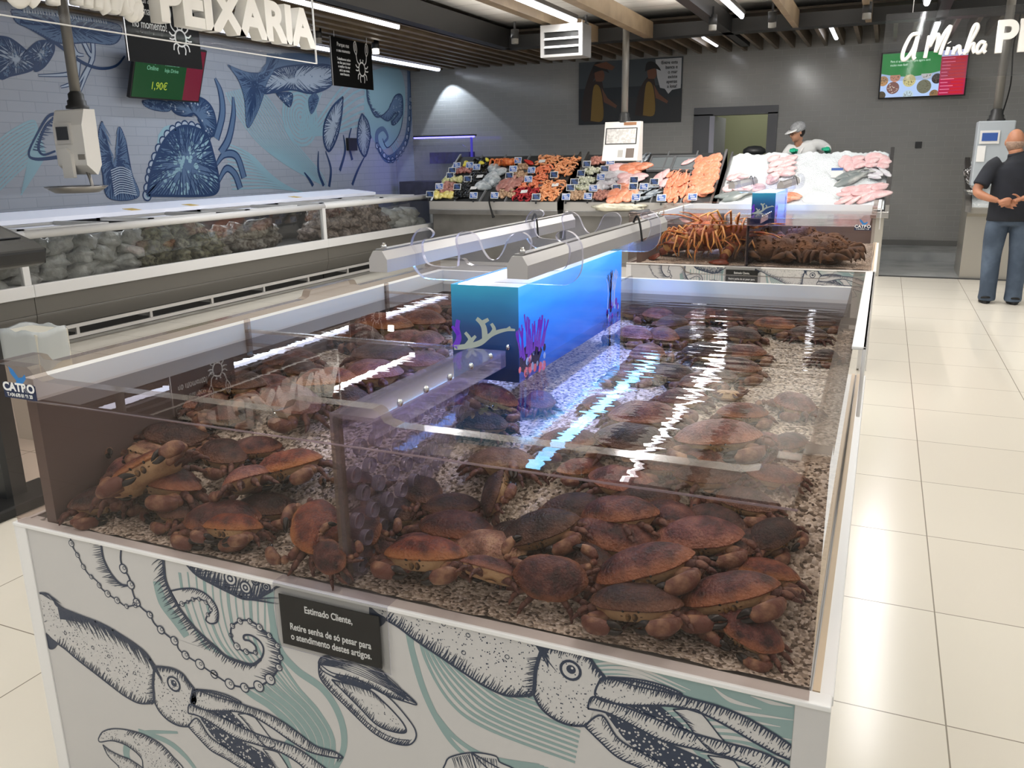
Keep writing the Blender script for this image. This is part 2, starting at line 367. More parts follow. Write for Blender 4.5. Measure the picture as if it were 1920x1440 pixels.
def rim(a0, a1, ups, lo=1.058, hi=1.086, z0=HB, ramp=.045):
    """outline of a pane with raised rim pieces; ups = [(from,to),...]"""
    pts = [(a0, z0)]; top = []
    for u0, u1 in ups:
        if u0 <= a0: top.append((a0, hi))
        else:
            top += [(u0 - ramp, lo), (u0 - ramp * .5, lo + .006), (u0 - ramp * .25, hi - .005), (u0, hi)]
        if u1 >= a1: top.append((a1, hi))
        else:
            top += [(u1, hi), (u1 + ramp * .25, hi - .005), (u1 + ramp * .5, lo + .006), (u1 + ramp, lo)]
    if top[0][0] > a0: top.insert(0, (a0, lo))
    if top[-1][0] < a1: top.append((a1, lo))
    return [(a0, z0)] + top + [(a1, z0)]
def slab(outline, axis, face, back, clear_face, mb=None):
    """a pane: its visible outer face is clear, its cut edge catches light; the face that touches the water is left off"""
    mb = mb or MB(); n = len(outline)
    P = (lambda p, a: (p[0], a, p[1])) if axis == 'y' else (lambda p, a: (a, p[0], p[1]))
    tris = geometry.tessellate_polygon([[Vector((p[0], p[1], 0)) for p in outline]])
    mb.add([P(p, face) for p in outline], [tuple(t) for t in tris], 0)
    vs = [P(p, face) for p in outline] + [P(p, back) for p in outline]
    for i in range(1, n - 2):
        mb.add([vs[i], vs[i + 1], vs[n + i + 1], vs[n + i]], [(0, 1, 2, 3)], 1)
    return mb
def build_tank(oy, label):
    t = thing('seafood_tank', label, 'tank', (XC, YF + oy, 0))
    def put(mb, name, m, par=None, **k):
        o = mb.build(name, m, par or t, **k); o.location = (-XC, -YF, 0) if par is None else (0, 0, 0); return o
    put(MB().box(-1.74, -.05, YF + .006, YE, .02, HB - .002), 'cabinet', M_offw)
    # frame: corner posts and rails
    fr = MB().box(-1.772, -1.733, YF - .004, YF + .05, .0, HB + .004)
    fr.box(-1.772, -.002, YF - .006, YF + .028, HB, HB + .009)
    fr.box(-.034, .0, YF + .028, YE, HB - .012, HB + .006).box(-1.772, -1.76, YF, YE, 0, HB + .006)
    put(fr, 'frame', M_white, bevel=.002)
    put(MB().box(-.052, -.002, YF - .003, YF + .05, 0, HB + .0), 'corner_post', mat('post_warm_grey', '#c9c7c5', .4))
    put(MB().box(-.031, -.020, YF + .03, YE, HB + .006, HB + .009), 'wooden_bead', mat('pale_wood_bead', '#cdb79a', .5))
    put(MB().box(-.012, -.004, 1.93, YE - .02, .93, 1.09).box(-.034, -.004, 1.93, YE - .02, 1.083, 1.09), 'side_cover_strip', M_white, bevel=.002)
    put(MB().box(-1.733, -.052, YF, YF + .006, .015, HB), 'front_panel', mat('printed_panel_white', '#c6c4c2', .28))
    # panes
    put(slab(rim(XL, XR, [(XL, -1.64), (-.945, -.775), (-.105, XR)]), 'y', YF, YF + .03, 0), 'front_pane', [M_pane, M_edge])
    put(slab(rim(YF, YE, [(YF, 1.24), (2.12, 2.3), (3.12, YE)]), 'x', XR, XR - .038, 0), 'side_pane', [M_pane, M_edge])
    put(slab(rim(YF, YE, [(YF, 1.27), (2.28, 2.52), (3.12, YE)]), 'x', XL, XL + .03, 0), 'side_pane', [M_pane, M_edge])
    put(slab(rim(XL, XR, [(XL, -1.64), (-.98, -.70), (-.13, XR)]), 'y', YE, YE - .03, 0), 'rear_pane', [M_clear, M_edge])
    put(MB().box(-1.70, -1.668, YF + .03, 3.11, WL - .006, 1.05).box(-1.668, -.07, 3.085, 3.11, WL - .012, 1.05), 'inner_lining', M_white)
    put(MB().box(-1.70, -1.669, YF + .03, 3.11, HB, WL - .006).box(-1.669, -.07, 3.087, 3.11, HB, WL - .012), 'inner_wall', mat('tank_wall_murk', '#6e5f59', .5))  # wall below the water, brown painted in for murk and dark reflections
    # partitions of clear acrylic
    pp = MB(); PX = -.876
    pts = [(YF + .03, HB + .01), (YF + .03, 1.06), (1.775, 1.06), (1.775, HB + .01)]
    hz = []
    for r in range(6):
        for q in range(11):
            hz.append((YF + .075 + q * .055 + (r % 2) * .027, .735 + r * .047))
    put(MB().box(PX - .005, PX + .005, YF + .03, 1.775, HB + .01, 1.052), 'perforated_partition', clear('partition_acrylic', '#dcd8e2', 1.45, .03, haze=.05, hazecol='#b8b2c4'))
    ring = MB()
    for y, z in hz: ring.tube([(PX - .0075, y, z), (PX - .004, y, z), (PX + .004, y, z), (PX + .0075, y, z)], [.0155, .0165, .0165, .0155], n=12, cap=False)
    put(ring, 'partition_holes', clear('hole_edge', '#c8c4d4', 1.5, .06, haze=.35, hazecol='#c0bccc'))
    put(MB().box(PX - .012, -.79, YF + .03, 1.76, 1.05, 1.058).box(-.797, -.79, YF + .03, 1.76, 1.02, 1.05).box(PX - .012, PX - .006, YF + .03, 1.76, 1.02, 1.05), 'partition_cap', M_edgeb if False else clear('partition_cap_acrylic', '#e8e4f0', 1.48, .05, haze=.16, hazecol='#cfc8e0'))
    for k in range(6): put(MB().ell((-.793, YF + .12 + k * .1, 1.062), (.006, .006, .008), 8, 6), 'screw', mat('chrome', '#dddddd', .12, 1.))
    put(MB().box(PX - .014, PX + .006, YF + .031, YF + .043, HB + .01, 1.055), 'partition_post', M_edge)
    for yy in (1.87, 2.63):
        put(MB().box(-1.668, -.945, yy, yy + .008, HB + .01, 1.022), 'cross_partition', M_clear)
        put(MB().box(-1.668, -.945, yy - .003, yy + .011, 1.022, 1.03).box(-1.668, -1.658, yy - .004, yy + .012, HB, 1.06), 'partition_edge', clear('partition_edge_acrylic', '#ece4de', 1.45, .08, haze=.1, hazecol='#d8d0c8'))
    put(MB().box(-.86, -.846, 2.66, 3.08, .95, 1.06), 'rear_partition', M_clear)
    # water: one sheet, its edge lying against the panes
    wt = MB(); nx, ny = 40, 60; x0, x1, y0, y1 = -1.668, -.072, YF + .028, 3.086
    vs = []
    for j in range(ny + 1):
        for i in range(nx + 1):
            vs.append((x0 + (x1 - x0) * i / nx - XC, y0 + (y1 - y0) * j / ny - YF - .8, 0))
    wt.add(vs, [(j * (nx + 1) + i, j * (nx + 1) + i + 1, (j + 1) * (nx + 1) + i + 1, (j + 1) * (nx + 1) + i) for j in range(ny) for i in range(nx)], 0, True)
    wo = wt.build('water', M_water, t); wo.location = (0, .8, WL)
    put(MB().tube([(x0, YF + .012, WL), (x1, YF + .012, WL)], .0022, 8), 'water_line', clear('meniscus', '#f0eaf2', 1.33, .05, haze=.32, hazecol='#d6ccd6'))
    return t
tank_a = build_tank(0, 'long glass crab tank on white printed cabinet, in front, full of brown crabs')
T2 = 5.09
tank_b = build_tank(T2, 'second glass tank on printed cabinet behind, holding spiny lobsters')
def bank(y, flat=False):
    """height of the gravel: heaped up from the front pane towards the rear"""
    if flat: return HB + .012
    t = min(max((y - 1.27) / .5, 0), 1); t = t * t * (3 - 2 * t)
    return HB + .012 + .165 * t + .03 * min(max((y - 1.77) / 1.2, 0), 1)
def gravel(oy, label):
    g = MB(); nx, ny = 60, 70; rnd = random.Random(3); vs = []
    x0, x1, y0, y1 = -1.668, -.036, YF + .028, 3.085
    for j in range(ny + 1):
        for i in range(nx + 1): vs.append((x0 + (x1 - x0) * i / nx, y0 + (y1 - y0) * j / ny + oy, bank(y0 + (y1 - y0) * j / ny, oy > 0) + rnd.uniform(-.003, .003)))
    g.add(vs, [(j * (nx + 1) + i, j * (nx + 1) + i + 1, (j + 1) * (nx + 1) + i + 1, (j + 1) * (nx + 1) + i) for j in range(ny) for i in range(nx)], 0, True)
    tag(g.build('gravel_bed', M_gravel), label, 'gravel', kind='stuff')
gravel(0, 'beige and grey gravel covering the floor of the front crab tank')
gravel(T2, 'dark gravel on the floor of the rear lobster tank')

# ---------------------------------------------------------------- backlit column with its two lamp bars
def print_mat(name, stops, axis, lo, hi, es, streak=0.):
    m = bpy.data.materials.new(name); m.use_nodes = True; nt = m.node_tree; L = nt.links.new; b = nt.nodes['Principled BSDF']
    tc = N(nt, 'TexCoord'); sp = N(nt, 'SeparateXYZ'); L(tc.outputs['Object'], sp.inputs[0])
    n = N(nt, 'TexNoise'); mp = N(nt, 'Mapping'); mp.inputs['Scale'].default_value = (5, 2.2, 14); L(tc.outputs['Object'], mp.inputs[0]); L(mp.outputs[0], n.inputs['Vector']); n.inputs['Scale'].default_value = 1.4
    mr = N(nt, 'MapRange'); mr.inputs['From Min'].default_value = lo; mr.inputs['From Max'].default_value = hi; L(sp.outputs[axis], mr.inputs[0])
    ad = N(nt, 'Math', operation='MULTIPLY_ADD'); ad.inputs[1].default_value = streak; L(n.outputs[0], ad.inputs[0]); L(mr.outputs[0], ad.inputs[2])
    sb = N(nt, 'Math', operation='SUBTRACT'); sb.inputs[1].default_value = streak * .5; L(ad.outputs[0], sb.inputs[0])
    r = N(nt, 'ValToRGB'); e = r.color_ramp.elements; e[0].position, e[0].color = stops[0][0], srgb(stops[0][1]); e[1].position, e[1].color = stops[-1][0], srgb(stops[-1][1])
    for p, c in stops[1:-1]: q = e.new(p); q.color = srgb(c)
    L(sb.outputs[0], r.inputs[0]); L(r.outputs[0], b.inputs['Emission Color']); b.inputs['Emission Strength'].default_value = es
    b.inputs['Base Color'].default_value = (.02, .03, .06, 1); b.inputs['Roughness'].default_value = .12
    return m
M_pf = print_mat('backlit_sea_front', [(0, '#04102c'), (.3, '#071c48'), (.55, '#0a3a6c'), (.8, '#1b74a0'), (1, '#2aa0bc')], 'Z', 0., .24, .8, .18)
M_ps = print_mat('backlit_sea_side', [(0, '#0b2f8e'), (.25, '#1560d6'), (.6, '#1a7cee'), (.85, '#2f9cf6'), (1, '#58bdf8')], 'Z', 0., .24, 1.1, .35)
M_pw = mat('backlit_white_coral', '#10131c', .2, emit='#a9b2a8', es=.7)
M_pp = mat('backlit_purple_coral', '#10131c', .2, emit='#6a35c0', es=.75)
M_pd = mat('backlit_dark_coral', '#080a18', .2, emit='#150f3a', es=.8)
M_po = mat('backlit_pink_coral', '#10131c', .2, emit='#d86a80', es=.8)
M_pl = mat('backlit_pale_coral', '#10131c', .2, emit='#8fa4e4', es=.8)
CX0, CX1, CY0, CY1, CZ0, CZ1 = -.944, -.766, 1.785, 2.645, .975, 1.207
def stroke2(mb, pts, w, fn, mi=0, off=.0008, n=None):
    """flat printed line: pts (a,b) on a face, w width or list, fn maps (a,b,off) to the room"""
    P = ipol([(p[0], p[1], 0) for p in pts], n or max(2, len(pts) * 5)); k = len(P)
    W = w if hasattr(w, '__len__') else [w, w]
    vs = []
    for i, p in enumerate(P):
        t = (P[min(i + 1, k - 1)] - P[max(i - 1, 0)])
        t = t.normalized() if t.length > 1e-9 else Vector((1, 0, 0))
        q = i / (k - 1) * (len(W) - 1); a = min(int(q), len(W) - 2); ww = W[a] + (W[a + 1] - W[a]) * (q - a)
        nn = Vector((-t.y, t.x, 0)) * ww / 2
        vs += [fn(p.x + nn.x, p.y + nn.y, off), fn(p.x - nn.x, p.y - nn.y, off)]
    mb.add(vs, [(2 * i, 2 * i + 1, 2 * i + 3, 2 * i + 2) for i in range(k - 1)], mi)
def fill2(mb, pts, fn, mi=0, off=.0004, smooth=0):
    if smooth: pts = [(p.x, p.y) for p in ipol([(a, b, 0) for a, b in list(pts) + [pts[0]]], smooth)][:-1]
    tris = geometry.tessellate_polygon([[Vector((a, b, 0)) for a, b in pts]])
    mb.add([fn(a, b, off) for a, b in pts], [tuple(t) for t in tris], mi)
def coral(mb, fn, x, y, ang, ln, w, rnd, depth, mi, spread=.6):
    x2, y2 = x + ln * math.cos(ang), y + ln * math.sin(ang)
    stroke2(mb, [(x, y), ((x + x2) / 2 + rnd.uniform(-1, 1) * ln * .06, (y + y2) / 2), (x2, y2)], [w, w * .75], fn, mi, .001)
    if depth > 0:
        for k in range(rnd.choice((2, 2, 3))): coral(mb, fn, x2, y2, ang + rnd.uniform(-spread, spread), ln * rnd.uniform(.6, .85), w * .75, rnd, depth - 1, mi, spread)
def build_column(oy, label):
    t = thing('backlit_column', label, 'light box', (XC, CY0 + oy, CZ0))
    ox, oyy, oz = XC, CY0, CZ0
    def put(mb, name, m, par=None):
        o = mb.build(name, m, par or t)
        if par is None: o.location = (-ox, -oyy, -oz)
        return o
    x0, x1, y0, y1, z0, z1 = CX0, CX1, CY0, CY1, CZ0, CZ1
    core = MB(); core.box(x0 + .003, x1 - .003, y0 + .003, y1 - .003, z0, z1 - .004); put(core, 'housing', M_white)
    f = MB(); f.add([(x0, 0, 0), (x1, 0, 0), (x1, 0, z1 - z0), (x0, 0, z1 - z0)], [(0, 1, 2, 3)]); o = f.build('front_print', M_pf, t); o.location = (-ox, 0, 0)
    f = MB(); f.add([(0, 0, 0), (0, y1 - y0, 0), (0, y1 - y0, z1 - z0), (0, 0, z1 - z0)], [(0, 1, 2, 3)]); o = f.build('side_print', M_ps, t); o.location = (x1 - ox, 0, 0)
    f = MB(); f.add([(0, 0, 0), (0, y1 - y0, 0), (0, y1 - y0, z1 - z0), (0, 0, z1 - z0)], [(3, 2, 1, 0)]); o = f.build('side_print', M_ps, t); o.location = (x0 - ox, 0, 0)
    f = MB(); f.add([(x0, 0, 0), (x1, 0, 0), (x1, 0, z1 - z0), (x0, 0, z1 - z0)], [(3, 2, 1, 0)]); o = f.build('rear_print', M_pf, t); o.location = (-ox, y1 - y0, 0)
    put(MB().box(x0 + .01, x0 + .075, y0 + .02, y1 - .02, z1 - .004, z1 - .001), 'top_strip_light', mat('column_top_light', '#ffffff', .4, emit='#dcd8ff', es=2.2))
    fnf = lambda a, b, o_: (x0 + a * (x1 - x0), y0 - o_, z0 + (b * .72 + .25) * (z1 - z0))
    cw = MB(); W = .075
    S_ = lambda q: [(x0 + u_ * (x1 - x0), z0 + (v_ * .72 + .25) * (z1 - z0)) for u_, v_ in q]
    fnf = lambda a, b, o_: (a, y0 - o_, b)
    # white branching coral on the front print (a,b in 0..1)
    stroke2(cw, S_([(.02, .10), (.2, .13), (.42, .2), (.6, .34), (.8, .42), (.95, .43)]), [.012, .013, .014, .011, .008, .005], fnf)
    stroke2(cw, S_([(.5, .27), (.49, .42), (.45, .5), (.38, .56)]), [.016, .014, .010], fnf); stroke2(cw, S_([(.46, .5), (.56, .56)]), [.011, .008], fnf)
    stroke2(cw, S_([(.6, .34), (.64, .42), (.6, .5)]), [.012, .008], fnf); stroke2(cw, S_([(.82, .42), (.88, .47)]), [.007, .005], fnf)
    stroke2(cw, S_([(.2, .13), (.27, .24), (.2, .34)]), [.012, .008], fnf); stroke2(cw, S_([(.27, .2), (.36, .3)]), [.012, .007], fnf)
    stroke2(cw, S_([(.03, .1), (.1, .25), (.08, .4), (.1, .52)]), [.016, .014, .011], fnf, 1); stroke2(cw, S_([(.1, .3), (.0, .42)]), [.012, .007], fnf, 1)
    put(cw, 'front_coral_print', [M_pw, M_pp])
    # purple corals on the side print; a runs along the depth, aspect kept square in metres
    fns = lambda a, b, o_: (x1 + o_, y0 + a, z0 + b)
    cs = MB(); rnd = random.Random(5)
    for k in range(13): coral(cs, fns, .008 + k * .012, .062 + rnd.uniform(-.012, .008), PI / 2 + (k - 4) * -.06 + rnd.uniform(-.15, .15), .042 + .014 * (k in (2, 3, 4, 10)), .013, rnd, 1, 0, .35)
    fill2(cs, [(0, .03), (.0, .075), (.06, .085), (.12, .08), (.15, .05), (.12, .02), (.05, .01)], fns, 1, .0004)
    for k in range(30): fill2(cs, [(.0 + rnd.uniform(0, .17), .0 + rnd.uniform(0, .05))] and [(lambda cx, cy, r: [(cx + r * math.cos(q), cy + r * math.sin(q)) for q in np.linspace(0, 6.28, 8)[:-1]])(rnd.uniform(0, .18), rnd.uniform(0, .06), rnd.uniform(.006, .014))][0], fns, rnd.choice((1, 1, 1, 2, 3)), .0006)
    for k in range(8): coral(cs, fns, .75 + rnd.uniform(-.045, .045), .06, PI / 2 + rnd.uniform(-.3, .3), .05, .009, rnd, 2, 3 if k % 2 else 1, .5)
    for k in range(22): fill2(cs, (lambda cx, cy, r: [(cx + r * math.cos(q), cy + r * math.sin(q)) for q in np.linspace(0, 6.28, 8)[:-1]])(rnd.uniform(.66, .84), rnd.uniform(.0, .08), rnd.uniform(.006, .014)), fns, rnd.choice((0, 1, 1, 3)), .0006)
    put(cs, 'side_coral_print', [M_pp, M_pd, M_po, M_pl])
    # clear feet down to the tank floor
    for fx in (x0 + .03, x1 - .03):
        for fy in (y0 + .06, y1 - .06): put(MB().box(fx - .01, fx + .01, fy - .01, fy + .01, HB + .01, z0), 'leg', M_clear)
    # clear hangers that carry the lamp bars
    for hy in (CY0 + .05, CY1 - .06):
        half = [(.0, .0), (.09, .0), (.17, .0), (.2, .006), (.222, .03), (.228, .065), (.224, .098), (.205, .122), (.18, .128), (.163, .118), (.168, .105), (.19, .098), (.196, .08), (.19, .05), (.17, .035), (.105, .033), (.096, .045), (.094, .07), (.1, .1), (.088, .118), (.065, .121), (.042, .108), (.026, .076), (.012, .058), (0, .054)]
        half_ = [(q.x, max(q.y, 0)) for q in ipol([(a, b, 0) for a, b in half], 90)]
        out = [(XC + a, z1 + .001 + b) for a, b in half_] + [(XC - a, z1 + .001 + b) for a, b in half_[::-1][1:-1]]
        put(MB().prism(out, hy, hy + .012, 'y', 0, 1), 'lamp_hanger', [M_clear, M_edgeb])
    return t
def lamp_bar(x, y0, y1, z, label):
    t = thing('led_lamp_bar', label, 'lamp', (x, y0, z))
    L_ = y1 - y0; w_ = .025
    MB().prism([(-w_, 0), (w_, 0), (w_, .03), (w_ * .5, .05), (-w_ * .5, .05), (-w_, .03)], 0, L_).build('housing', mat('lamp_bar_aluminium', '#bfbcba', .34, .3), t)
    MB().box(-w_ * .45, w_ * .45, .01, L_ - .01, .05, .054).build('top_rail', mat('lamp_rail', '#8f8d8b', .3, .6), t)
    MB().box(-.019, .019, .02, L_ - .02, -.0008, .001).build('led_strip', mat('blue_led', '#ffffff', .4, emit='#7cc4ff', es=16), t)
    for q in (.03, L_ - .03): MB().lathe([(0, 0), (.007, 0), (.007, .008), (.004, .008), (.004, .013), (0, .013)], (0, q, .054), 10).build('screw', mat('chrome', '#dddddd', .12, 1.), t)
    MB().tube(ipol([(0, L_ * .72, .05), (.012, L_ * .72, .075), (.03, L_ * .70, .05), (.045, L_ * .68, 0.0)], 12), .0035, 6).build('cable', M_rubber, t)
    return t
build_column(0, 'backlit blue sea print column with coral, standing in the front crab tank')
lamp_bar(-1.093, 1.70, 3.05, 1.241, 'grey lamp bar with violet light left of the front backlit column')
lamp_bar(-.727, 1.69, 3.0, 1.241, 'grey lamp bar right of the front backlit column, nearest to aisle')
build_column(T2, 'backlit blue sea print column in the rear lobster tank')
lamp_bar(-1.093, 1.70 + T2, 3.0 + T2, 1.241, 'grey lamp bar left of the rear backlit column')
lamp_bar(-.727, 1.69 + T2, 3.0 + T2, 1.241, 'grey lamp bar right of the rear backlit column')
for oy in (0, T2):
    for xx in (-1.093, -.727):
        area('lamp_bar_light', (xx, 2.36 + oy, 1.235), .03, 1.25, 4.0, (.14, .2, 1), spread=1.7)
# ---------------------------------------------------------------- crabs
def shell_mat(name, dark, mid, light, rimc, rough=.42):
    m = bpy.data.materials.new(name); m.use_nodes = True; nt = m.node_tree; L = nt.links.new; b = nt.nodes['Principled BSDF']
    tc = N(nt, 'TexCoord'); oi = N(nt, 'ObjectInfo')
    ad = N(nt, 'VectorMath', operation='ADD'); L(tc.outputs['Object'], ad.inputs[0])
    sc_ = N(nt, 'VectorMath', operation='SCALE'); sc_.inputs[0].default_value = (7, 5, 3); L(oi.outputs['Random'], sc_.inputs['Scale']); L(sc_.outputs[0], ad.inputs[1])
    n = N(nt, 'TexNoise'); n.inputs['Scale'].default_value = 4.5; n.inputs['Detail'].default_value = 6; n.inputs['Roughness'].default_value = .65; L(ad.outputs[0], n.inputs['Vector'])
    r = N(nt, 'ValToRGB'); e = r.color_ramp.elements; e[0].position = .38; e[0].color = srgb(dark); e[1].position = .66; e[1].color = srgb(light); q = e.new(.52); q.color = srgb(mid)
    L(n.outputs['Fac'], r.inputs[0])
    v = N(nt, 'TexVoronoi'); v.inputs['Scale'].default_value = 34; L(ad.outputs[0], v.inputs['Vector'])
    vr = N(nt, 'ValToRGB'); vr.color_ramp.elements[0].position = .12; vr.color_ramp.elements[1].position = .4; vr.color_ramp.elements[0].color = srgb('#9a8078'); vr.color_ramp.elements[1].color = (1, 1, 1, 1); L(v.outputs['Distance'], vr.inputs[0])
    mu = N(nt, 'MixRGB', blend_type='MULTIPLY'); mu.inputs[0].default_value = .8; L(r.outputs[0], mu.inputs[1]); L(vr.outputs[0], mu.inputs[2])
    # the shell's own paler orange margin
    mp = N(nt, 'Mapping'); mp.inputs['Scale'].default_value = (2, 3.2, 0); mp.inputs['Location'].default_value = (0, .03, 0); L(tc.outputs['Object'], mp.inputs[0])
    ln = N(nt, 'VectorMath', operation='LENGTH'); L(mp.outputs[0], ln.inputs[0])
    nr = N(nt, 'Math', operation='MULTIPLY_ADD'); nr.inputs[1].default_value = .35; L(n.outputs['Fac'], nr.inputs[0]); L(ln.outputs['Value'], nr.inputs[2])
    rr = N(nt, 'MapRange'); rr.inputs['From Min'].default_value = .98; rr.inputs['From Max'].default_value = 1.2; rr.inputs['To Max'].default_value = .95; L(nr.outputs[0], rr.inputs[0])
    mx = N(nt, 'MixRGB'); L(rr.outputs[0], mx.inputs[0]); L(mu.outputs[0], mx.inputs[1]); mx.inputs[2].default_value = srgb(rimc)
    hs = N(nt, 'HueSaturation'); mv = N(nt, 'MapRange'); mv.inputs['To Min'].default_value = .75; mv.inputs['To Max'].default_value = 1.25; L(oi.outputs['Random'], mv.inputs[0]); L(mv.outputs[0], hs.inputs['Value']); L(mx.outputs[0], hs.inputs['Color'])
    L(hs.outputs[0], b.inputs['Base Color']); b.inputs['Roughness'].default_value = rough
    bn = N(nt, 'Bump'); bn.inputs['Strength'].default_value = .6; bn.inputs['Distance'].default_value = .012; n2 = N(nt, 'TexNoise'); n2.inputs['Scale'].default_value = 30; n2.inputs['Detail'].default_value = 3
    L(ad.outputs[0], n2.inputs['Vector']); L(n2.outputs['Fac'], bn.inputs['Height']); L(bn.outputs[0], b.inputs['Normal'])
    return m
def limb_mat(name, c1, c2, sc_, lo=.4, hi=.62):
    return mat(name, c1, .45, noise=(sc_, c2, lo, hi), bump=(30, .3, .01))
SH = [shell_mat('brown_shell', '#33191a', '#5f3432', '#84584e', '#9c6444'),
      shell_mat('mauve_shell', '#4a2b2c', '#754848', '#95695f', '#a56f58'),
      shell_mat('dark_shell', '#241616', '#422a27', '#5e413a', '#75503c'),
      shell_mat('orange_shell', '#4c1f18', '#7c3c2a', '#9c5d42', '#b27645'),
      shell_mat('tan_shell', '#6b4a3b', '#987260', '#b8987c', '#c2a27c')]
M_under = limb_mat('cream_underside', '#c5a67c', '#8d5f42', 6, .45, .75)
M_claw = limb_mat('claw_shell', '#a58164', '#6a4034', 6, .36, .56)
M_clawt = mat('black_claw_tip', '#15110f', .25)
M_leg = limb_mat('leg_shell', '#4e2b25', '#7f5848', 9, .45, .72)
M_joint = mat('pale_joint', '#8f7060', .5)
M_mouth = limb_mat('mouth_plates', '#8d6c3c', '#2c1c14', 14, .4, .6)
M_eye = mat('crab_eye', '#0a0808', .1)
OUT = [(0, .30), (.10, .302), (.2, .288), (.31, .25), (.41, .17), (.475, .08), (.5, -.01), (.475, -.085), (.40, -.17), (.30, -.25), (.2, -.305), (.1, -.322), (0, -.325)]
_full = OUT + [(-x, y) for x, y in OUT[::-1][1:-1]]
def outline(n=88):
    P = ipol([(x, y, 0) for x, y in _full + [_full[0]]], n + 1)[:-1]
    return [(p.x, p.y) for p in P]
CO = outline()
def lobe(i, n=88):
    x, y = CO[i]
    if y > -.03 and abs(x) > .05: return 1 + .016 * abs(math.sin(i / n * 2 * PI * 9.5)) - .006
    return 1.
def carapace_mesh(seed):
    mb = MB(); n = len(CO); rnd = random.Random(seed)
    rho = [1., .985, .95, .88, .78, .65, .5, .33, .16]; vs = []
    for r in rho:
        for i, (x, y) in enumerate(CO):
            k = 1 + (lobe(i) - 1) * max(0, (r - .85) / .15)
            X, Y = x * r * k, (y + .02) * r * k - .02
            z = .19 * max(0, 1 - r ** 2.5) ** .8
            z += .012 * (math.exp(-((abs(X) - .17) / .09) ** 2 - ((Y - .05) / .1) ** 2)) - .008 * math.exp(-(X / .05) ** 2 - ((Y + .02) / .12) ** 2)
            z += .03 * max(0, Y - .15) * (1 if r < .9 else 0)
            vs.append((X, Y, z))
    vs.append((0, -.02, .176))
    fs = [(k * n + i, k * n + (i + 1) % n, (k + 1) * n + (i + 1) % n, (k + 1) * n + i) for k in range(len(rho) - 1) for i in range(n)]
    t = (len(rho) - 1) * n; fs += [(t + i, t + (i + 1) % n, len(vs) - 1) for i in range(n)]
    mb.add(vs, fs, 0, True)
    # turned-under lip of the shell
    vs = []
    for r, z in ((1., 0), (.985, -.014), (.95, -.016)):
        for i, (x, y) in enumerate(CO):
            k = 1 + (lobe(i) - 1) * max(0, (r - .85) / .15); vs.append((x * r * k, (y + .02) * r * k - .02, z))
    mb.add(vs, [((k + 1) * n + i, (k + 1) * n + (i + 1) % n, k * n + (i + 1) % n, k * n + i) for k in range(2) for i in range(n)], 0, True)
    return mb
def under_mesh():
    mb = MB(); n = len(CO); R = ((.955, -.012), (.92, -.05), (.84, -.10), (.7, -.145), (.5, -.165), (.2, -.17)); vs = []
    for r, z in R:
        for i, (x, y) in enumerate(CO): vs.append((x * r, (y + .02) * r - .02, z * (1. if y > -.2 else .9)))
    vs.append((0, 0, -.17))
    fs = [((k + 1) * n + i, (k + 1) * n + (i + 1) % n, k * n + (i + 1) % n, k * n + i) for k in range(len(R) - 1) for i in range(n)]
    t = (len(R) - 1) * n; fs += [(t + (i + 1) % n, t + i, len(vs) - 1) for i in range(n)]
    mb.add(vs, fs, 0, True)
    # abdomen flap
    mb.ell((0, -.14, -.165), (.09, .15, .02), 12, 6)
    return mb
def claw_meshes(s, pose, rnd):
    """arm + hand (shell) and the two black fingers; s = side"""
    P = lambda x, y, z: (s * x, y, z)
    a, f = MB(), MB()
    if pose == 0:   # tucked under the front edge
        sh, el, wr, pm, kn, tp = (.26, .16, -.09), (.44, .23, -.10), (.49, .30, -.10), (.37, .37, -.12), (.22, .39, -.135), (.04, .365, -.15)
    elif pose == 1:   # held forward, wide
        sh, el, wr, pm, kn, tp = (.28, .16, -.09), (.50, .25, -.08), (.55, .37, -.09), (.46, .46, -.11), (.35, .50, -.13), (.2, .51, -.16)
    elif pose == 3:   # lowered to the gravel
        sh, el, wr, pm, kn, tp = (.27, .15, -.1), (.46, .25, -.12), (.49, .33, -.13), (.37, .39, -.15), (.24, .40, -.16), (.07, .375, -.175)
    else:           # stretched to the side
        sh, el, wr, pm, kn, tp = (.32, .12, -.08), (.58, .18, -.08), (.68, .25, -.09), (.67, .38, -.11), (.62, .48, -.13), (.5, .56, -.16)
    sh, el, wr, pm, kn, tp = [Vector(P(*q)) for q in (sh, el, wr, pm, kn, tp)]
    a.tube(ipol([sh, sh.lerp(el, .5), el], 7), [.046, .050, .055, .057, .056, .052, .042], 12, flat=1.1)
    a.ell(el.lerp(wr, .5), (.054, .050, .054), 12, 8)
    d = (tp - wr).normalized()
    path = ipol([wr, wr.lerp(pm, .5), pm, kn, kn.lerp(tp, .12)], 10)
    a.tube(path, [.036, .050, .062, .070, .073, .072, .068, .060, .052, .042], 14, flat=1.25, up=(0, 0, 1))
    up = Vector((0, 0, 1))
    # fixed finger below, movable finger above
    lo = ipol([kn.lerp(tp, .05) - up * .028, kn.lerp(tp, .6) - up * .040, tp - up * .014], 7)
    hi = ipol([kn.lerp(tp, .0) + up * .035, kn.lerp(tp, .5) + up * .045, tp + up * .004], 7)
    f.tube(lo, [.034, .036, .034, .030, .024, .016, .004], 10); f.tube(hi, [.036, .040, .038, .034, .026, .018, .004], 10)
    # pale hinge
    a.ell(kn + up * .03, (.03, .03, .028), 8, 6, 1)
    return a, f
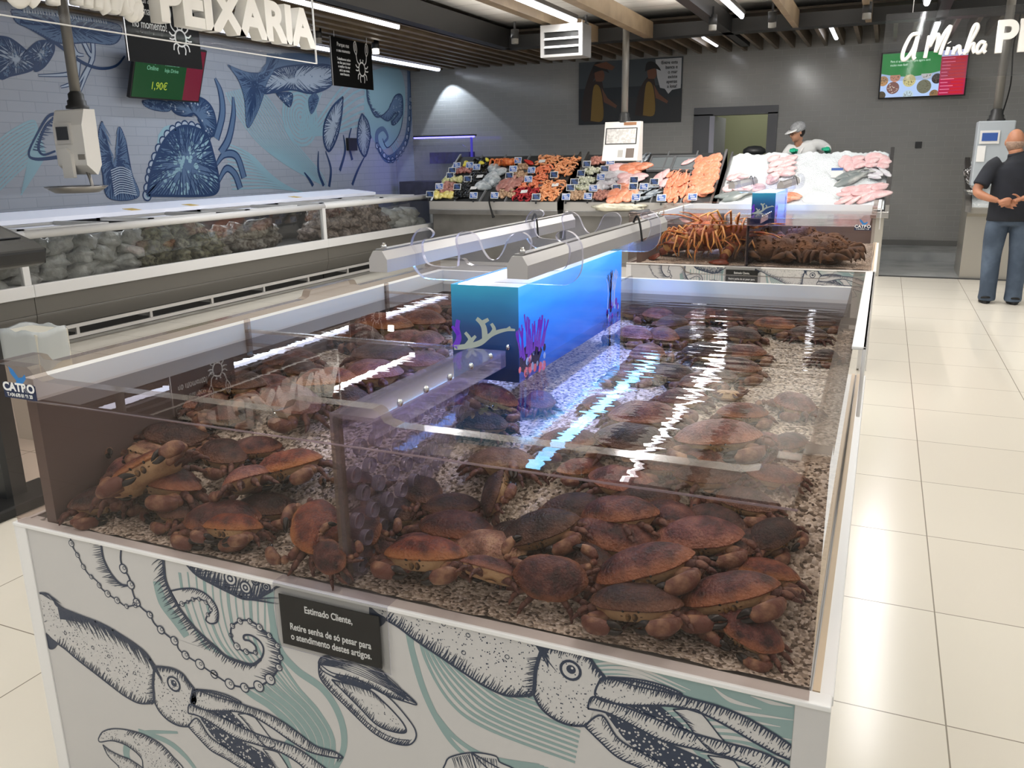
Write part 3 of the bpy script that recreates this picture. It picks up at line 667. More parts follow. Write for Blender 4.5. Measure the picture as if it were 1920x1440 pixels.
def leg_mesh(s, k, rnd, spread):
    mb = MB()
    an = math.radians((68, 92, 116, 142)[k] + rnd.uniform(-9, 9))
    bx, by = .30 - .05 * k * (1 if k > 1 else .3), .06 - .085 * k
    dx, dy = math.sin(an), math.cos(an)
    b = Vector((s * bx, by, -.10)); ln = .27 if k < 3 else .22
    lift = rnd.uniform(-.02, .06)
    kn = b + Vector((s * dx * ln * spread, dy * ln * spread, lift))
    bend = rnd.uniform(-.3, .3)
    an2 = an + bend
    wr = kn + Vector((s * math.sin(an2) * .10, math.cos(an2) * .10, -.058))
    an3 = an2 + bend
    tp = wr + Vector((s * math.sin(an3) * .07, math.cos(an3) * .09, -.052 - .014 * rnd.random()))
    mb.tube(ipol([b, b.lerp(kn, .5) + Vector((0, 0, .015)), kn], 6), [.036, .044, .047, .046, .043, .036], 9, flat=1.2)
    mb.ell(kn, (.031, .031, .031), 8, 6, 1)
    mb.ell(kn, (.036, .036, .03), 8, 6, 0)
    mb.tube(ipol([kn, kn.lerp(wr, .5) + Vector((s * dx * .015, 0, .012)), wr], 6), [.034, .040, .039, .036, .032, .027], 9)
    mb.ell(wr, (.022, .022, .022), 8, 6, 1)
    mb.tube(ipol([wr, wr.lerp(tp, .5) + Vector((s * dx * .012, 0, 0)), tp], 6), [.025, .026, .023, .018, .012, .003], 8)
    return mb
def make_crab(seed, claws, spread, shell):
    rnd = random.Random(seed)
    t = thing('brown_crab', 'crab', 'crab')
    carapace_mesh(seed).build('carapace', SH[shell], t)
    under_mesh().build('underside', M_under, t)
    for s in (-1, 1):
        a, f = claw_meshes(s, claws[0 if s < 0 else 1], rnd)
        ao = a.build('claw', [M_claw, M_joint], t); f.build('claw_fingers', M_clawt, ao)
        for k in range(4): leg_mesh(s, k, rnd, spread).build('leg', [M_leg, M_joint], t)
    m = MB()
    for s in (-1, 1): m.ell((s * .035, .262, -.075), (.03, .03, .05), 10, 8); m.ell((s * .10, .25, -.055), (.035, .02, .03), 10, 8)
    m.build('mouthparts', M_mouth, t)
    for s in (-1, 1): MB().tube([(s * .075, .27, -.02), (s * .08, .295, -.012), (s * .082, .312, -.006)], [.012, .013, .011], 8).build('eye', M_eye, t)
    return t
PROTO = [make_crab(1, (0, 0), .78, 0), make_crab(2, (0, 1), .82, 1), make_crab(3, (0, 3), .75, 2), make_crab(4, (1, 0), .85, 3), make_crab(5, (2, 1), .9, 0), make_crab(6, (0, 0), .74, 1), make_crab(7, (1, 1), .85, 4), make_crab(8, (0, 2), .82, 2)]
DEV = []; used_proto = set()
PV = [np.array([v.co[:] for ch in p.children for v in ch.data.vertices]) for p in PROTO]
GTOP = HB + .012
def place_crab(u, v, z, wpx, yaw, pitch, roll, var, label, group, free=False):
    # local +y (the face) points to the viewer (-Y of the room) at yaw 0; positive yaw turns the face to the right
    R = Matrix.Rotation(PI + math.radians(yaw), 3, 'Z') @ Matrix.Rotation(math.radians(-pitch), 3, 'X') @ Matrix.Rotation(math.radians(roll), 3, 'Y')
    V = PV[var] @ np.array(R).T; lo, hi = V.min(0), V.max(0)
    ry = 1 if v > 0 else 1
    for it in range(14):
        P = on(u, v, 2, z); depth = (P - CAM).dot(RF); W = wpx * (1.0 if v > 1130 else 1.12 if v > 930 else 1.08) * depth / F_PX
        if not free: z = .5 * z + .5 * (bank(min(P.y, 3.08)) - lo[2] * W - .004)          # it stands on the gravel
        z = min(z, WL - .012 - hi[2] * W)
    # keep clear of the panes
    x0, x1, y0 = -1.666, XR - .006, YF + .004
    if P.y + lo[1] * W < y0:
        P.y = y0 - lo[1] * W
    if P.y + hi[1] * W > 3.08: P.y = 3.08 - hi[1] * W
    if P.x + lo[0] * .66 * W < x0: P.x = x0 - lo[0] * .66 * W
    if P.x + hi[0] * W > x1: P.x = x1 - hi[0] * W
    q = P - CAM; dv = (960 + F_PX * q.dot(RX) / q.dot(RF) - u, 720 + F_PX * q.dot(RD) / q.dot(RF) - v)
    if abs(dv[0]) + abs(dv[1]) > 14: DEV.append((round(u), round(v), round(dv[0]), round(dv[1]), round(W, 3), [round(x, 2) for x in P], label[:50]))
    p = PROTO[var]
    if var in used_proto: o = dup(p, label=label)
    else: o = p; used_proto.add(var); o['label'] = label
    o.location = P; o.rotation_euler = R.to_euler(); o.scale = (W, W, W); o['group'] = group
    return o
GF, GT = 'brown crabs in the front tank', 'brown crabs in the front tank'
CRABS = [
 # left compartment, through the front pane
 (186, 925, .815, 160, 25, -38, 30, 3, 'pale orange crab standing tilted on its legs, in front left tank corner'),
 (92, 862, .84, 120, -30, 30, 0, 1, 'mauve crab pressed to the left pane, behind the pale tilted crab'),
 (302, 898, .82, 158, 6, -12, -8, 0, 'broad brown crab right of the pale tilted crab, dark claws beneath'),
 (466, 900, .83, 128, -62, 18, 22, 1, 'mauve pink crab slanting down beside a broad brown crab, claw to its left'),
 (540, 872, .85, 135, 8, -6, 16, 3, 'red crab leaning on the perforated partition, large claw below it'),
 (417, 972, .79, 142, 10, 4, 4, 0, 'brown crab lying right behind the small front face crab'),
 (372, 1024, .775, 118, 4, -16, 4, 3, 'small red brown crab face on at the front pane, left of the black notice'),
 (566, 1004, .80, 140, -58, -8, -16, 3, 'orange crab with one thick pale claw, next to the pane seam'),
 (598, 1058, .765, 88, 150, -50, 10, 4, 'small crab showing its reddish legs at the foot of the pane seam'),
 (217, 800, .90, 110, 20, 5, -10, 2, 'dull crab high in the murk behind the pale tilted crab'),
 (246, 848, .87, 110, -20, -30, 5, 6, 'greenish belly up crab deep in the murk on the left'),
 (345, 822, .88, 95, 40, 10, 8, 2, 'grey brown crab in the murk above the broad brown crab'),
 (150, 842, .86, 90, 60, 0, 0, 1, 'dim crab between the mauve crab and the murk on the left'),
 (480, 838, .85, 90, 30, 5, 0, 0, 'dark crab just under the water line left of the red leaning crab'),
 # right compartment, through the front pane
 (752, 1078, .79, 160, 2, -14, 6, 3, 'orange brown crab face on at the front pane, right of the pane seam'),
 (772, 1026, .815, 112, -25, 10, 20, 0, 'round brown crab behind the face on crab at the pane seam'),
 (856, 990, .815, 142, -4, -4, 3, 0, 'flat brown crab in second row, behind a tan backed crab'),
 (914, 1028, .80, 145, 178, -6, -4, 6, 'crab with pale tan rear edge, above the small mottled crab'),
 (896, 1098, .785, 118, -145, 28, 22, 1, 'small mottled mauve crab slanting at the front pane, legs spread'),
 (1032, 1082, .80, 128, -172, -42, 4, 4, 'round crab propped up so its whole back shows, middle of the front row'),
 (1010, 992, .82, 144, 14, 2, 20, 2, 'dark crab sloping right, behind the propped up round crab'),
 (1160, 962, .85, 148, 168, 4, -12, 0, 'upper crab of the stacked pair behind the big front crab'),
 (1152, 1004, .80, 160, 178, -2, 0, 0, 'lower mottled crab of the stacked pair behind the big front crab'),
 (1206, 1062, .82, 178, 12, -8, 20, 0, 'large red brown crab lying on another, claws hanging, right half of front row'),
 (1172, 1166, .775, 186, 4, -12, 6, 2, 'dark crab face on at the front pane with two pale claws, lowest of pile'),
 (1284, 1060, .80, 108, -60, 4, 10, 2, 'round dark crab right of the large red brown crab'),
 (1366, 1112, .785, 172, 8, -12, 18, 0, 'wide dark crab behind the corner crab, its front edge sloping right'),
 (1436, 1072, .80, 112, -6, -12, 0, 3, 'red crab against the right pane, above the corner crab'),
 (1406, 1180, .775, 138, -22, 10, -14, 0, 'corner crab at the front right with yellowish claw and spread legs'),
 (1310, 1004, .80, 150, 10, 2, 8, 1, 'purple speckled crab in the third row near the right pane'),
 (1348, 974, .80, 108, 160, 0, 6, 2, 'dim oval crab below the water line, third from right pane'),
 (1448, 1000, .78, 100, 60, 10, 10, 7, 'dark crab lost in the shade at the right pane'),
 (928, 924, .82, 110, 80, -62, 30, 2, 'big dark crab standing upright behind the perforated partition'),
 (846, 948, .79, 100, 30, 0, 0, 2, 'dark crab under the upright one behind the partition'),
 (684, 986, .79, 96, 130, -40, 20, 4, 'crab with pinkish legs seen through the partition holes'),
 (668, 900, .84, 92, -30, -20, 10, 1, 'pale crab up against the holes of the partition'),
 (1090, 1040, .8, 130, -20, 4, 4, 7, 'dark crab peeping out between the propped up round crab and the large red brown crab'),
 (1240, 1130, .8, 120, 60, 0, 0, 2, 'dark crab almost hidden under the hanging claw of the large red brown crab'),
 (1080, 952, .8, 120, 30, 0, 0, 7, 'dark crab on the dark edge of the bare gravel behind the second row'),
 (1250, 968, .8, 130, -30, 0, 4, 0, 'brown crab behind the purple speckled crab'),
 (1398, 1020, .8, 120, 40, 0, 0, 2, 'dark crab between the red crab at the right pane and the purple speckled crab'),
 (1400, 940, .8, 110, -20, 0, 0, 7, 'dark crab just under the water line near the right pane'),
 (830, 1040, .8, 100, -40, 0, 0, 5, 'dark mauve crab in the gap behind the face on orange brown crab'),
 (960, 1000, .8, 100, 50, 0, 0, 2, 'dark crab between the flat brown crab and the dark crab sloping right'),
 (740, 960, .8, 110, 20, 0, 0, 2, 'dark crab in the shade right of the partition holes'),
 (790, 920, .8, 110, -50, 0, 0, 7, 'dark crab deep behind the partition, under the violet glints'),
 (1330, 1150, .8, 110, -40, 0, 0, 7, 'dark crab between the lowest face on crab and the corner crab'),
 (690, 1030, .8, 96, 30, 0, 0, 5, 'mauve crab tucked into the foot of the partition'),
 (330, 950, .8, 110, -30, 0, 0, 2, 'dark crab under the broad brown crab, left compartment'),
 (500, 950, .8, 110, 20, 0, 0, 7, 'dark crab below the mauve pink slanting crab'),
 (100, 930, .8, 120, 60, 0, 0, 2, 'dark crab in the left front corner under the pale tilted crab'),
 (420, 850, .8, 120, -20, 0, 0, 7, 'dark crab behind the mauve pink slanting crab'),
 (1210, 930, .8, 120, 10, 0, 0, 2, 'dark crab right behind the upper crab of stacked pair'),
 # seen through the water surface, right half
 (1166, 902, .80, 128, 170, 0, 0, 1, 'crab just behind the front rim below the white wavy reflection'),
 (1326, 890, .79, 118, -160, 0, 0, 2, 'crab behind the front rim, left of the violet rim glint'),
 (1452, 892, .79, 96, 175, 0, 0, 0, 'crab behind the front rim in the right corner'),
 (944, 866, .80, 128, -170, 4, 0, 6, 'large pale tan crab under the front rim, right of the partition'),
 (1088, 878, .78, 86, 40, 0, 0, 3, 'orange crab under the front rim beside the bright blue streak'),
 (1490, 757, .76, 94, -50, 0, 0, 1, 'pinkish crab alone at the right pane, on open gravel'),
 (1392, 774, .77, 90, 20, 0, 0, 0, 'reddish crab below the pale upturned crab'),
 (1346, 818, .77, 150, 10, -2, 6, 1, 'wide crab in the middle of the right half, second row from rim'),
 (1318, 856, .77, 100, 160, 0, 0, 0, 'crab between the wide crab and the front rim'),
 (1208, 780, .76, 136, 172, 0, -6, 1, 'broad mauve crab crossed by the white wavy reflection'),
 (1190, 826, .76, 150, 175, 0, 0, 2, 'broad brown crab below the mauve one, near the bright blue streak'),
 (1280, 747, .75, 92, -150, 0, 0, 1, 'greyish crab behind the broad mauve crab'),
 (1066, 826, .75, 110, 30, 0, 0, 0, 'dark crab between the column and the bright blue streak'),
 (1352, 706, .75, 70, 60, 0, 0, 2, 'small crab behind the pale upturned crab'),
 (1376, 690, .76, 95, 10, 0, 0, 0, 'brown crab at the edge of the open gravel patch'),
 (1214, 664, .76, 92, 90, 0, 0, 1, 'violet lit crab close to the column rear end'),
 (1328, 660, .75, 92, -170, 0, 0, 2, 'grey crab left of the open gravel, upper part'),
 (1396, 662, .75, 80, 30, 0, 0, 0, 'brown crab right of the grey crab at the open gravel'),
 (1452, 610, .76, 76, -20, 0, 0, 3, 'dark red crab alone between ripples in the far right half'),
 (1282, 556, .80, 56, 10, 0, 0, 0, 'crab raised against the white back lining'),
 (1226, 562, .77, 58, 160, 0, 0, 2, 'crab in the far corner behind the column'),
 (1322, 590, .75, 70, 40, 0, 0, 0, 'crab under the rippled glints near the back lining'),
 (1236, 592, .75, 72, -30, 0, 0, 0, 'crab right of the column rear edge, far half'),
 (1536, 588, .76, 66, 20, 0, 0, 2, 'dark crab in the far right corner'),
 (1515, 626, .75, 70, 170, 0, 0, 2, 'dark crab at right pane below the far corner crab'),
 (1546, 668, .75, 62, 60, 0, 0, 2, 'dim crab at the right pane beside the open gravel'),
 (1245, 630, .75, 80, 120, 0, 0, 0, 'ripple blurred crab between column and far right half'),
 (1568, 556, .88, 46, -60, -20, 0, 4, 'crab climbing out at the far right corner of the tank'),
 (1364, 742, .755, 52, 10, 180, 0, 6, 'pale upturned crab lying belly up on the gravel'),
 (926, 742, .79, 92, 20, 6, -20, 3, 'reddish crab under the front of the backlit column'),
 (884, 758, .77, 70, -40, 0, 0, 1, 'pink crab left of the column foot'),
 (904, 792, .76, 104, 170, 0, 0, 2, 'dark crab in front of the column foot, by the partition end'),
 (1012, 752, .76, 84, -60, 0, 0, 0, 'blue lit crab at the right side of the column front'),
 (1300, 628, .8, 84, 20, 0, 0, 2, 'dark crab among the ripples right of the column, far half'),
 (1190, 628, .8, 80, -30, 0, 0, 1, 'violet lit crab hard against the column, far half'),
 (1392, 628, .8, 74, 150, 0, 0, 2, 'dark crab left of the dark red crab in the ripples'),
 (1260, 606, .8, 70, 60, 0, 0, 2, 'dark crab behind the ripple blurred crab'),
 (1375, 580, .8, 64, -20, 0, 0, 0, 'crab near the middle of the back lining'),
 (1440, 572, .8, 62, 170, 0, 0, 2, 'dark crab at the back lining, right of its middle'),
 (1490, 588, .8, 62, 30, 0, 0, 2, 'dark crab left of the far corner crab'),
 (1180, 700, .8, 80, 10, 0, 0, 1, 'violet lit crab in the blue reflection of the column'),
 (1130, 760, .8, 84, 160, 0, 0, 0, 'crab at the end of the blue reflection, left of the bright streak'),
 (1262, 700, .8, 88, -20, 0, 0, 2, 'dark crab behind the greyish crab'),
 (1310, 716, .8, 82, 50, 0, 0, 0, 'brown crab between greyish crab and the small crab'),
 (1425, 830, .8, 92, 30, 0, 0, 1, 'crab right of the wide crab in the right half'),
 (1400, 858, .8, 96, -160, 0, 0, 2, 'dark crab just behind the rim, middle of the right half'),
 (1480, 830, .8, 84, 60, 0, 0, 2, 'dark crab by the right pane behind the corner rim'),
 (1250, 870, .8, 100, 20, 0, 0, 0, 'crab under the front rim between the two reflections'),
 (560, 690, .8, 90, -40, 0, 0, 2, 'dark crab behind the bright orange crab, left half'),
 (420, 716, .8, 96, 30, 0, 0, 0, 'brown crab between reflection letters and the left wall'),
 (660, 745, .8, 90, 150, 0, 0, 2, 'dark crab before the partition cap, left half'),
 (500, 720, .8, 84, 60, 0, 0, 1, 'mauve crab left of bright orange crab'),
 (370, 760, .8, 90, -20, 0, 0, 2, 'dark crab just behind rim, left part'),
 (240, 735, .8, 84, 60, 0, 0, 0, 'brown crab near the left wall, close to the front rim'),
 (690, 640, .8, 90, -30, 0, 0, 2, 'dark crab right behind the first cross partition'),
 (760, 636, .8, 84, 30, 0, 0, 1, 'mauve crab right behind the first cross partition, near the column'),
 # seen through the water surface, left half
 (545, 752, .80, 140, -20, 0, -6, 1, 'mauve red crab under the reflected letters near the front rim'),
 (612, 712, .81, 112, 12, 0, 6, 3, 'bright orange crab under the last reflected letter'),
 (700, 700, .79, 130, 165, 0, -6, 1, 'long mauve crab right of the bright orange crab'),
 (718, 664, .77, 112, 20, 0, 0, 2, 'dark crab behind the long mauve crab, at the cross partition'),
 (790, 678, .77, 96, -150, 0, 0, 0, 'red brown crab left of the column, before the cross partition'),
 (470, 668, .78, 96, 40, 0, 0, 0, 'dark red crab by the left wall in the violet reflection'),
 (340, 706, .78, 110, 10, 0, 0, 2, 'brown crab in the left compartment below the violet reflection'),
 (300, 742, .80, 84, -20, 0, 0, 6, 'pale crab just behind the front rim on the left'),
 (430, 778, .80, 90, 30, 0, 0, 1, 'small pinkish crab by the rim under the reflected letters'),
 (600, 622, .76, 96, -20, 0, 0, 0, 'red brown crab behind the cross partition, near the left wall'),
 (700, 608, .76, 110, 10, 0, 0, 3, 'red crab behind the cross partition, in the middle'),
 (790, 600, .76, 100, 170, 0, 0, 0, 'brown crab behind the cross partition close to column'),
 (650, 580, .76, 88, 60, 0, 0, 0, 'dark red crab against the left wall, middle compartment'),
 (745, 578, .76, 92, -30, 0, 0, 3, 'red crab beyond the second cross partition, left'),
 (820, 568, .76, 80, 30, 0, 0, 0, 'crab beyond the second cross partition beside column'),
 (800, 640, .75, 90, 100, 0, 0, 1, 'grey mauve crab beside the left face of the column'),
]
for c in CRABS: place_crab(*c, GF, free=('upright' in c[8] or 'climbing' in c[8] or 'raised' in c[8]))
for i, p in enumerate(PROTO):
    if i not in used_proto:
        for ch in list(p.children_recursive): bpy.data.objects.remove(ch)
        bpy.data.objects.remove(p)
# ---------------------------------------------------------------- printed illustrations (flat prints on the cabinet fronts and on the left wall)
M_ink = mat('navy_print', '#26334a', .35)
M_teal = mat('teal_print', '#88a09f', .35)
M_paper = mat('print_white', '#c6c4c2', .32)
z1 = lambda p: (720 + p[0] / 2.4, 1100 + p[1] / 2.4)
z2 = lambda p: (60 + p[0] / 3.84, 980 + p[1] / 3.84)
z3 = lambda p: (60 + p[0] / 3., 1080 + p[1] / 3.)
z4 = lambda p: (480 + p[0] / 3.79, 1060 + p[1] / 3.79)
def inside(p, poly):
    x, y = p; r = False; j = len(poly) - 1
    for i in range(len(poly)):
        xi, yi = poly[i]; xj, yj = poly[j]
        if (yi > y) != (yj > y) and x < (xj - xi) * (y - yi) / (yj - yi + 1e-12) + xi: r = not r
        j = i
    return r
class Art:
    """ink drawing on a plane: conv turns drawing coordinates into plane coordinates (a,b); fn puts them in the room"""
    def __init__(s, fn, seed=1): s.mb = MB(); s.fn = fn; s.rnd = random.Random(seed); s.k = 0
    def line(s, pts, w, mi=0, off=.0012, n=None): s.k += 1; stroke2(s.mb, pts, w, s.fn, mi, off + s.k % 40 * 4e-6, n)
    def fill(s, pts, mi, off, smooth=0):
        s.k += 1
        try: fill2(s.mb, pts, s.fn, mi, off + s.k % 40 * 4e-6, smooth)
        except Exception: pass
    def shape(s, pts, w=.004, fillmi=2, off=.0007, closed=True, n=0, ink=0):
        n = n or len(pts) * 6
        q = [(p.x, p.y) for p in ipol([(a, b, 0) for a, b in (list(pts) + [pts[0]] if closed else pts)], n)]
        if fillmi is not None: s.fill(q[:-1] if closed else q, fillmi, off)
        if w: s.line(q, w, ink, off + .0005, n)
        return q
    def hatch(s, edge, ang, ln, gap, w, mi=0, off=.0011, jit=.35, pick=(0, 1)):
        P = ipol([(a, b, 0) for a, b in edge], 200); d = 0; last = P[0]
        for i, p in enumerate(P):
            d += (p - last).length; last = p
            if d >= gap and pick[0] <= i / 199 <= pick[1]:
                d = 0; l = ln * (1 + s.rnd.uniform(-jit, jit)); a = math.radians(ang + s.rnd.uniform(-8, 8))
                e = (p.x + l * math.cos(a), p.y + l * math.sin(a))
                s.line([(p.x, p.y), ((p.x + e[0]) / 2 + s.rnd.uniform(-.1, .1) * l, (p.y + e[1]) / 2), e], [w, w * .8, w * .15], mi, off, 4)
    def hatch_in(s, poly, ln, gap, w, mi=0, off=.0011, jit=.4):
        P = ipol([(a, b, 0) for a, b in list(poly) + [poly[0]]], 260); d = 0; last = P[0]
        cx = sum(p[0] for p in poly) / len(poly); cy = sum(p[1] for p in poly) / len(poly)
        for p in P:
            d += (p - last).length; last = p
            if d < gap: continue
            d = 0; v = Vector((cx - p.x, cy - p.y)); l = min(ln * (1 + s.rnd.uniform(-jit, jit)), v.length * .8); v.normalize(); a = math.atan2(v.y, v.x) + s.rnd.uniform(-.25, .25)
            e = (p.x + l * math.cos(a), p.y + l * math.sin(a))
            s.line([(p.x, p.y), ((p.x + e[0]) / 2, (p.y + e[1]) / 2), e], [w, w * .7, w * .1], mi, off, 4)
    def dots(s, poly, count, r, mi=0, off=.0011, grad=None):
        xs = [p[0] for p in poly]; ys = [p[1] for p in poly]; k = 0; t = 0
        while k < count and t < count * 20:
            t += 1; p = (s.rnd.uniform(min(xs), max(xs)), s.rnd.uniform(min(ys), max(ys)))
            if not inside(p, poly): continue
            if grad and s.rnd.random() > grad(p): continue
            rr = r * s.rnd.uniform(.6, 1.3); a0 = s.rnd.uniform(0, 2)
            s.fill([(p[0] + rr * math.cos(a0 + q), p[1] + rr * math.sin(a0 + q)) for q in (0, 1.26, 2.5, 3.8, 5.)], mi, off); k += 1
    def ring(s, c, r, w, mi=0, off=.0013, fillmi=None):
        q = [(c[0] + r * math.cos(a), c[1] + r * math.sin(a)) for a in np.linspace(0, 2 * PI, 15)]
        if fillmi is not None: s.fill(q[:-1], fillmi, off - .0002)
        if w: s.line(q, w, mi, off, 20)
def to_panel(p):
    q = on(p[0], p[1], 1, YF); return (q.x, q.z)
def panel_fn(a, b, o): return (min(max(a, -1.732), -.053) - XC, -o, min(max(b, .02), HB - .002))
ar = Art(panel_fn, 4)
PX_ = 1 / 1000.      # about one millimetre of the panel
c3 = lambda pts: [to_panel(z3(p)) for p in pts]
c2 = lambda pts: [to_panel(z2(p)) for p in pts]
c1 = lambda pts: [to_panel(z1(p)) for p in pts]
c4 = lambda pts: [to_panel(z4(p)) for p in pts]
# teal water swirls
for k in range(13):
    ar.line(c3([(830 + k * 45, -20 - k * 3), (870 + k * 40, 180), (980 + k * 32, 400), (1220 + k * 22, 610), (1420 + k * 16, 760), (1540 + k * 13, 920), (1540 + k * 12, 1100)]), [.008 if k % 3 == 0 else .004] * 2, 1, .0003, 50)
ar.line(c3([(1330, 80), (1380, 380), (1480, 520), (1640, 640), (1735, 800), (1755, 960), (1700, 1100)]), [.014, .02, .018, .016, .01], 1, .0003, 50)
ar.line(c3([(1010, 380), (1180, 620), (1350, 740), (1480, 880), (1420, 980), (1450, 1080)]), [.012, .018, .02, .012], 1, .0003, 50)
ar.line(c3([(700, 30), (740, 150), (820, 260), (870, 340)]), [.02, .03, .028, .02], 1, .0003)
ar.line(c3([(820, 880), (640, 880), (560, 920), (530, 990), (560, 1090)]), [.006, .012, .02, .02], 1, .0003)
ar.line(c3([(600, 870), (760, 930), (860, 1010), (930, 1100)]), [.012, .016, .01], 1, .0003)
ar.line(c1([(90, 105), (130, 300), (185, 480), (265, 640), (345, 740), (480, 830)]), [.012, .014, .014, .01, .008], 1, .0003, 40)
ar.line(c1([(165, 120), (125, 220), (140, 330)]), [.012, .006], 1, .0003)
ar.fill(c1([(170, 130), (285, 165), (300, 260), (250, 330), (215, 260)]), 1, .0003)
for k in range(15):
    ar.line(c1([(150 + k * 11, 140 + k * 3), (185 + k * 19, 320), (300 + k * 32, 520 - k * 6), (470 + k * 27, 640 - k * 14), (860 + k * 4, 790 - k * 23)]), [.009, .006, .0075, .005], 1, .0003, 40)
for k in range(7):
    ar.line(c1([(230 + k * 6, 560 + k * 14), (330 + k * 14, 680 + k * 12), (470 + k * 20, 760 + k * 10), (700 + k * 20, 800 + k * 8)]), [.003, .0045, .003], 1, .0003, 30)
ar.fill(c1([(760, 272), (1000, 330), (1400, 425), (1850, 533), (1832, 830), (1480, 830), (1300, 640), (1180, 560), (990, 440), (900, 350)]), 1, .0003)
for k in range(8):
    ar.line(c1([(930 + k * 8, 350 + k * 17), (1100 + k * 12, 352 + k * 20), (1380 - k * 22, 465 + k * 9)]), [.002, .007, .001], 2, .0005, 24)
for k in range(10):
    ar.line(c1([(1270 + k * 22, 560 + k * 27), (1500 + k * 18, 555 + k * 31), (1845 - (k % 3) * 60, 600 + k * 30)]), [.001, .007, .006, .001], 2, .0005, 24)
ar.line(c1([(1480, 450), (1560, 510), (1700, 550)]), [.001, .008, .001], 2, .0005); ar.line(c1([(1650, 490), (1740, 520), (1840, 540)]), [.001, .007, .001], 2, .0005)
# the two squids (the print repeats itself)
def squid(dx, dz):
    T = lambda pts: [(a + dx, b + dz) for a, b in c3(pts)]
    top = [(45, 95), (90, 100), (125, 135), (150, 170), (260, 215), (400, 270), (520, 340), (600, 395), (650, 440), (680, 490), (692, 520)]
    bot = [(670, 715), (600, 712), (520, 670), (440, 610), (350, 540), (260, 470), (190, 410), (140, 375)]
    fm = 2
    dark = T([(940, 790), (1010, 890), (1120, 1010), (1230, 1095), (1400, 1095), (1300, 990), (1150, 910), (1040, 840)])
    tA = T([(905, 640), (1000, 650), (1100, 680), (1200, 725), (1300, 760), (1400, 810), (1500, 880), (1600, 955), (1700, 985), (1750, 1020), (1680, 1015), (1560, 985), (1450, 920), (1350, 850), (1250, 790), (1150, 760), (1000, 755), (900, 720)])
    tA2 = T([(925, 635), (1020, 645), (1110, 672), (1180, 710), (1120, 700), (1010, 670)])
    tB = T([(880, 770), (950, 790), (1050, 850), (1150, 910), (1280, 950), (1400, 990), (1500, 1050), (1570, 1110), (1680, 1110), (1600, 1040), (1480, 960), (1350, 915), (1200, 860), (1080, 800), (960, 745), (890, 720)])
    tC = T([(880, 845), (940, 910), (1010, 980), (1100, 1030), (1200, 1090), (1300, 1110), (1220, 1050), (1100, 970), (1000, 900), (930, 800)])
    tE = T([(1160, 775), (1210, 830), (1260, 900), (1320, 960), (1370, 950), (1320, 880), (1260, 800), (1230, 775)])
    tF = T([(1300, 970), (1350, 1040), (1390, 1100), (1450, 1100), (1400, 1010), (1370, 985)])
    ar.fill(dark, 0, .0006); ar.dots(dark, 120, .0022, 2, .0008)
    d2 = T([(1000, 755), (1120, 765), (1230, 870), (1170, 860), (1080, 800)]); ar.fill(d2, 0, .0006); ar.dots(d2, 30, .002, 2, .0008)
    for q in (tE, tF): ar.shape(q, .0025, fm, .0006); ar.hatch(q[:4], -15, .012, .005, .0018)
    ar.shape(tC, .0035, fm, .0008); ar.hatch(tC[:6], 40, .014, .0045, .0022); ar.hatch(tC[6:], 250, .010, .005, .002)
    ar.shape(tB, .0038, fm, .0009); ar.hatch(tB[8:], 250, .016, .004, .0026); ar.hatch(tB[1:8], 50, .010, .005, .002)
    ar.shape(tA2, .003, fm, .0008); ar.hatch(tA2, 260, .012, .004, .002)
    ar.shape(tA, .0038, fm, .001); ar.hatch(tA[:10], 250, .016, .0038, .0026, off=.0016); ar.hatch(tA[10:], 60, .008, .005, .002, off=.0016)
    for q in (tA, tB, tC): ar.dots(q, 60, .0012, 0, .0016)
    head = T([(690, 508), (740, 510), (800, 522), (850, 550), (880, 590), (920, 640), (930, 700), (900, 780), (890, 845), (830, 840), (770, 810), (720, 760), (688, 700)])
    ar.fill(head, 2, .0011); ar.line(head[:6], .0055, 0, .0016); ar.line(head[8:], .0045, 0, .0016)
    ar.hatch(head[:6], 250, .014, .0035, .003, off=.0016); ar.hatch(head[8:], 60, .012, .004, .0022, off=.0016)
    ar.dots(head, 170, .0013, 0, .0016, lambda p: .4)
    e = T([(800, 605)])[0]; ar.ring(e, .0175, .005, 0, .0018, 2); ar.ring((e[0] + .001, e[1] + .002), .0085, .0, 0, .0021, 0); ar.ring((e[0] + .003, e[1] + .005), .0022, 0, 2, .0023, 2)
    fin = T([(80, 320), (110, 350), (142, 375), (125, 405), (95, 400)]); ar.shape(fin, .003, 0, .0008)
    man = T(top + [(686, 600), (688, 680)] + bot + [(78, 310)])
    ar.fill(man, 2, .0010); ar.line(T(top), .0055, 0, .0017, 50); ar.line(T(bot), .0042, 0, .0017, 40); ar.line(T([(692, 515), (684, 600), (690, 690), (672, 716)]), .007, 0, .0018)
    ar.hatch(T(top[3:]), -62, .042, .0034, .0042, off=.0016); ar.hatch(T(top[3:]), -55, .022, .003, .005, off=.0016); ar.hatch(T(top[:4]), -20, .03, .004, .002, off=.0016)
    ar.hatch(T(bot), 62, .022, .0034, .0026, off=.0016); ar.hatch(T([(690, 540), (684, 620), (686, 700)]), 200, .02, .004, .0022, off=.0016)
    ar.dots(man, 420, .0013, 0, .0016)
    for q in ((430, 525), (580, 545), (345, 400), (190, 320), (435, 450)): ar.ring(T([q])[0], .004, .0013, 0, .0017)
    ar.fill(T([(145, 165), (300, 235), (290, 260), (160, 240)]), 0, .0015)
squid(0, 0); squid(.925, .272)
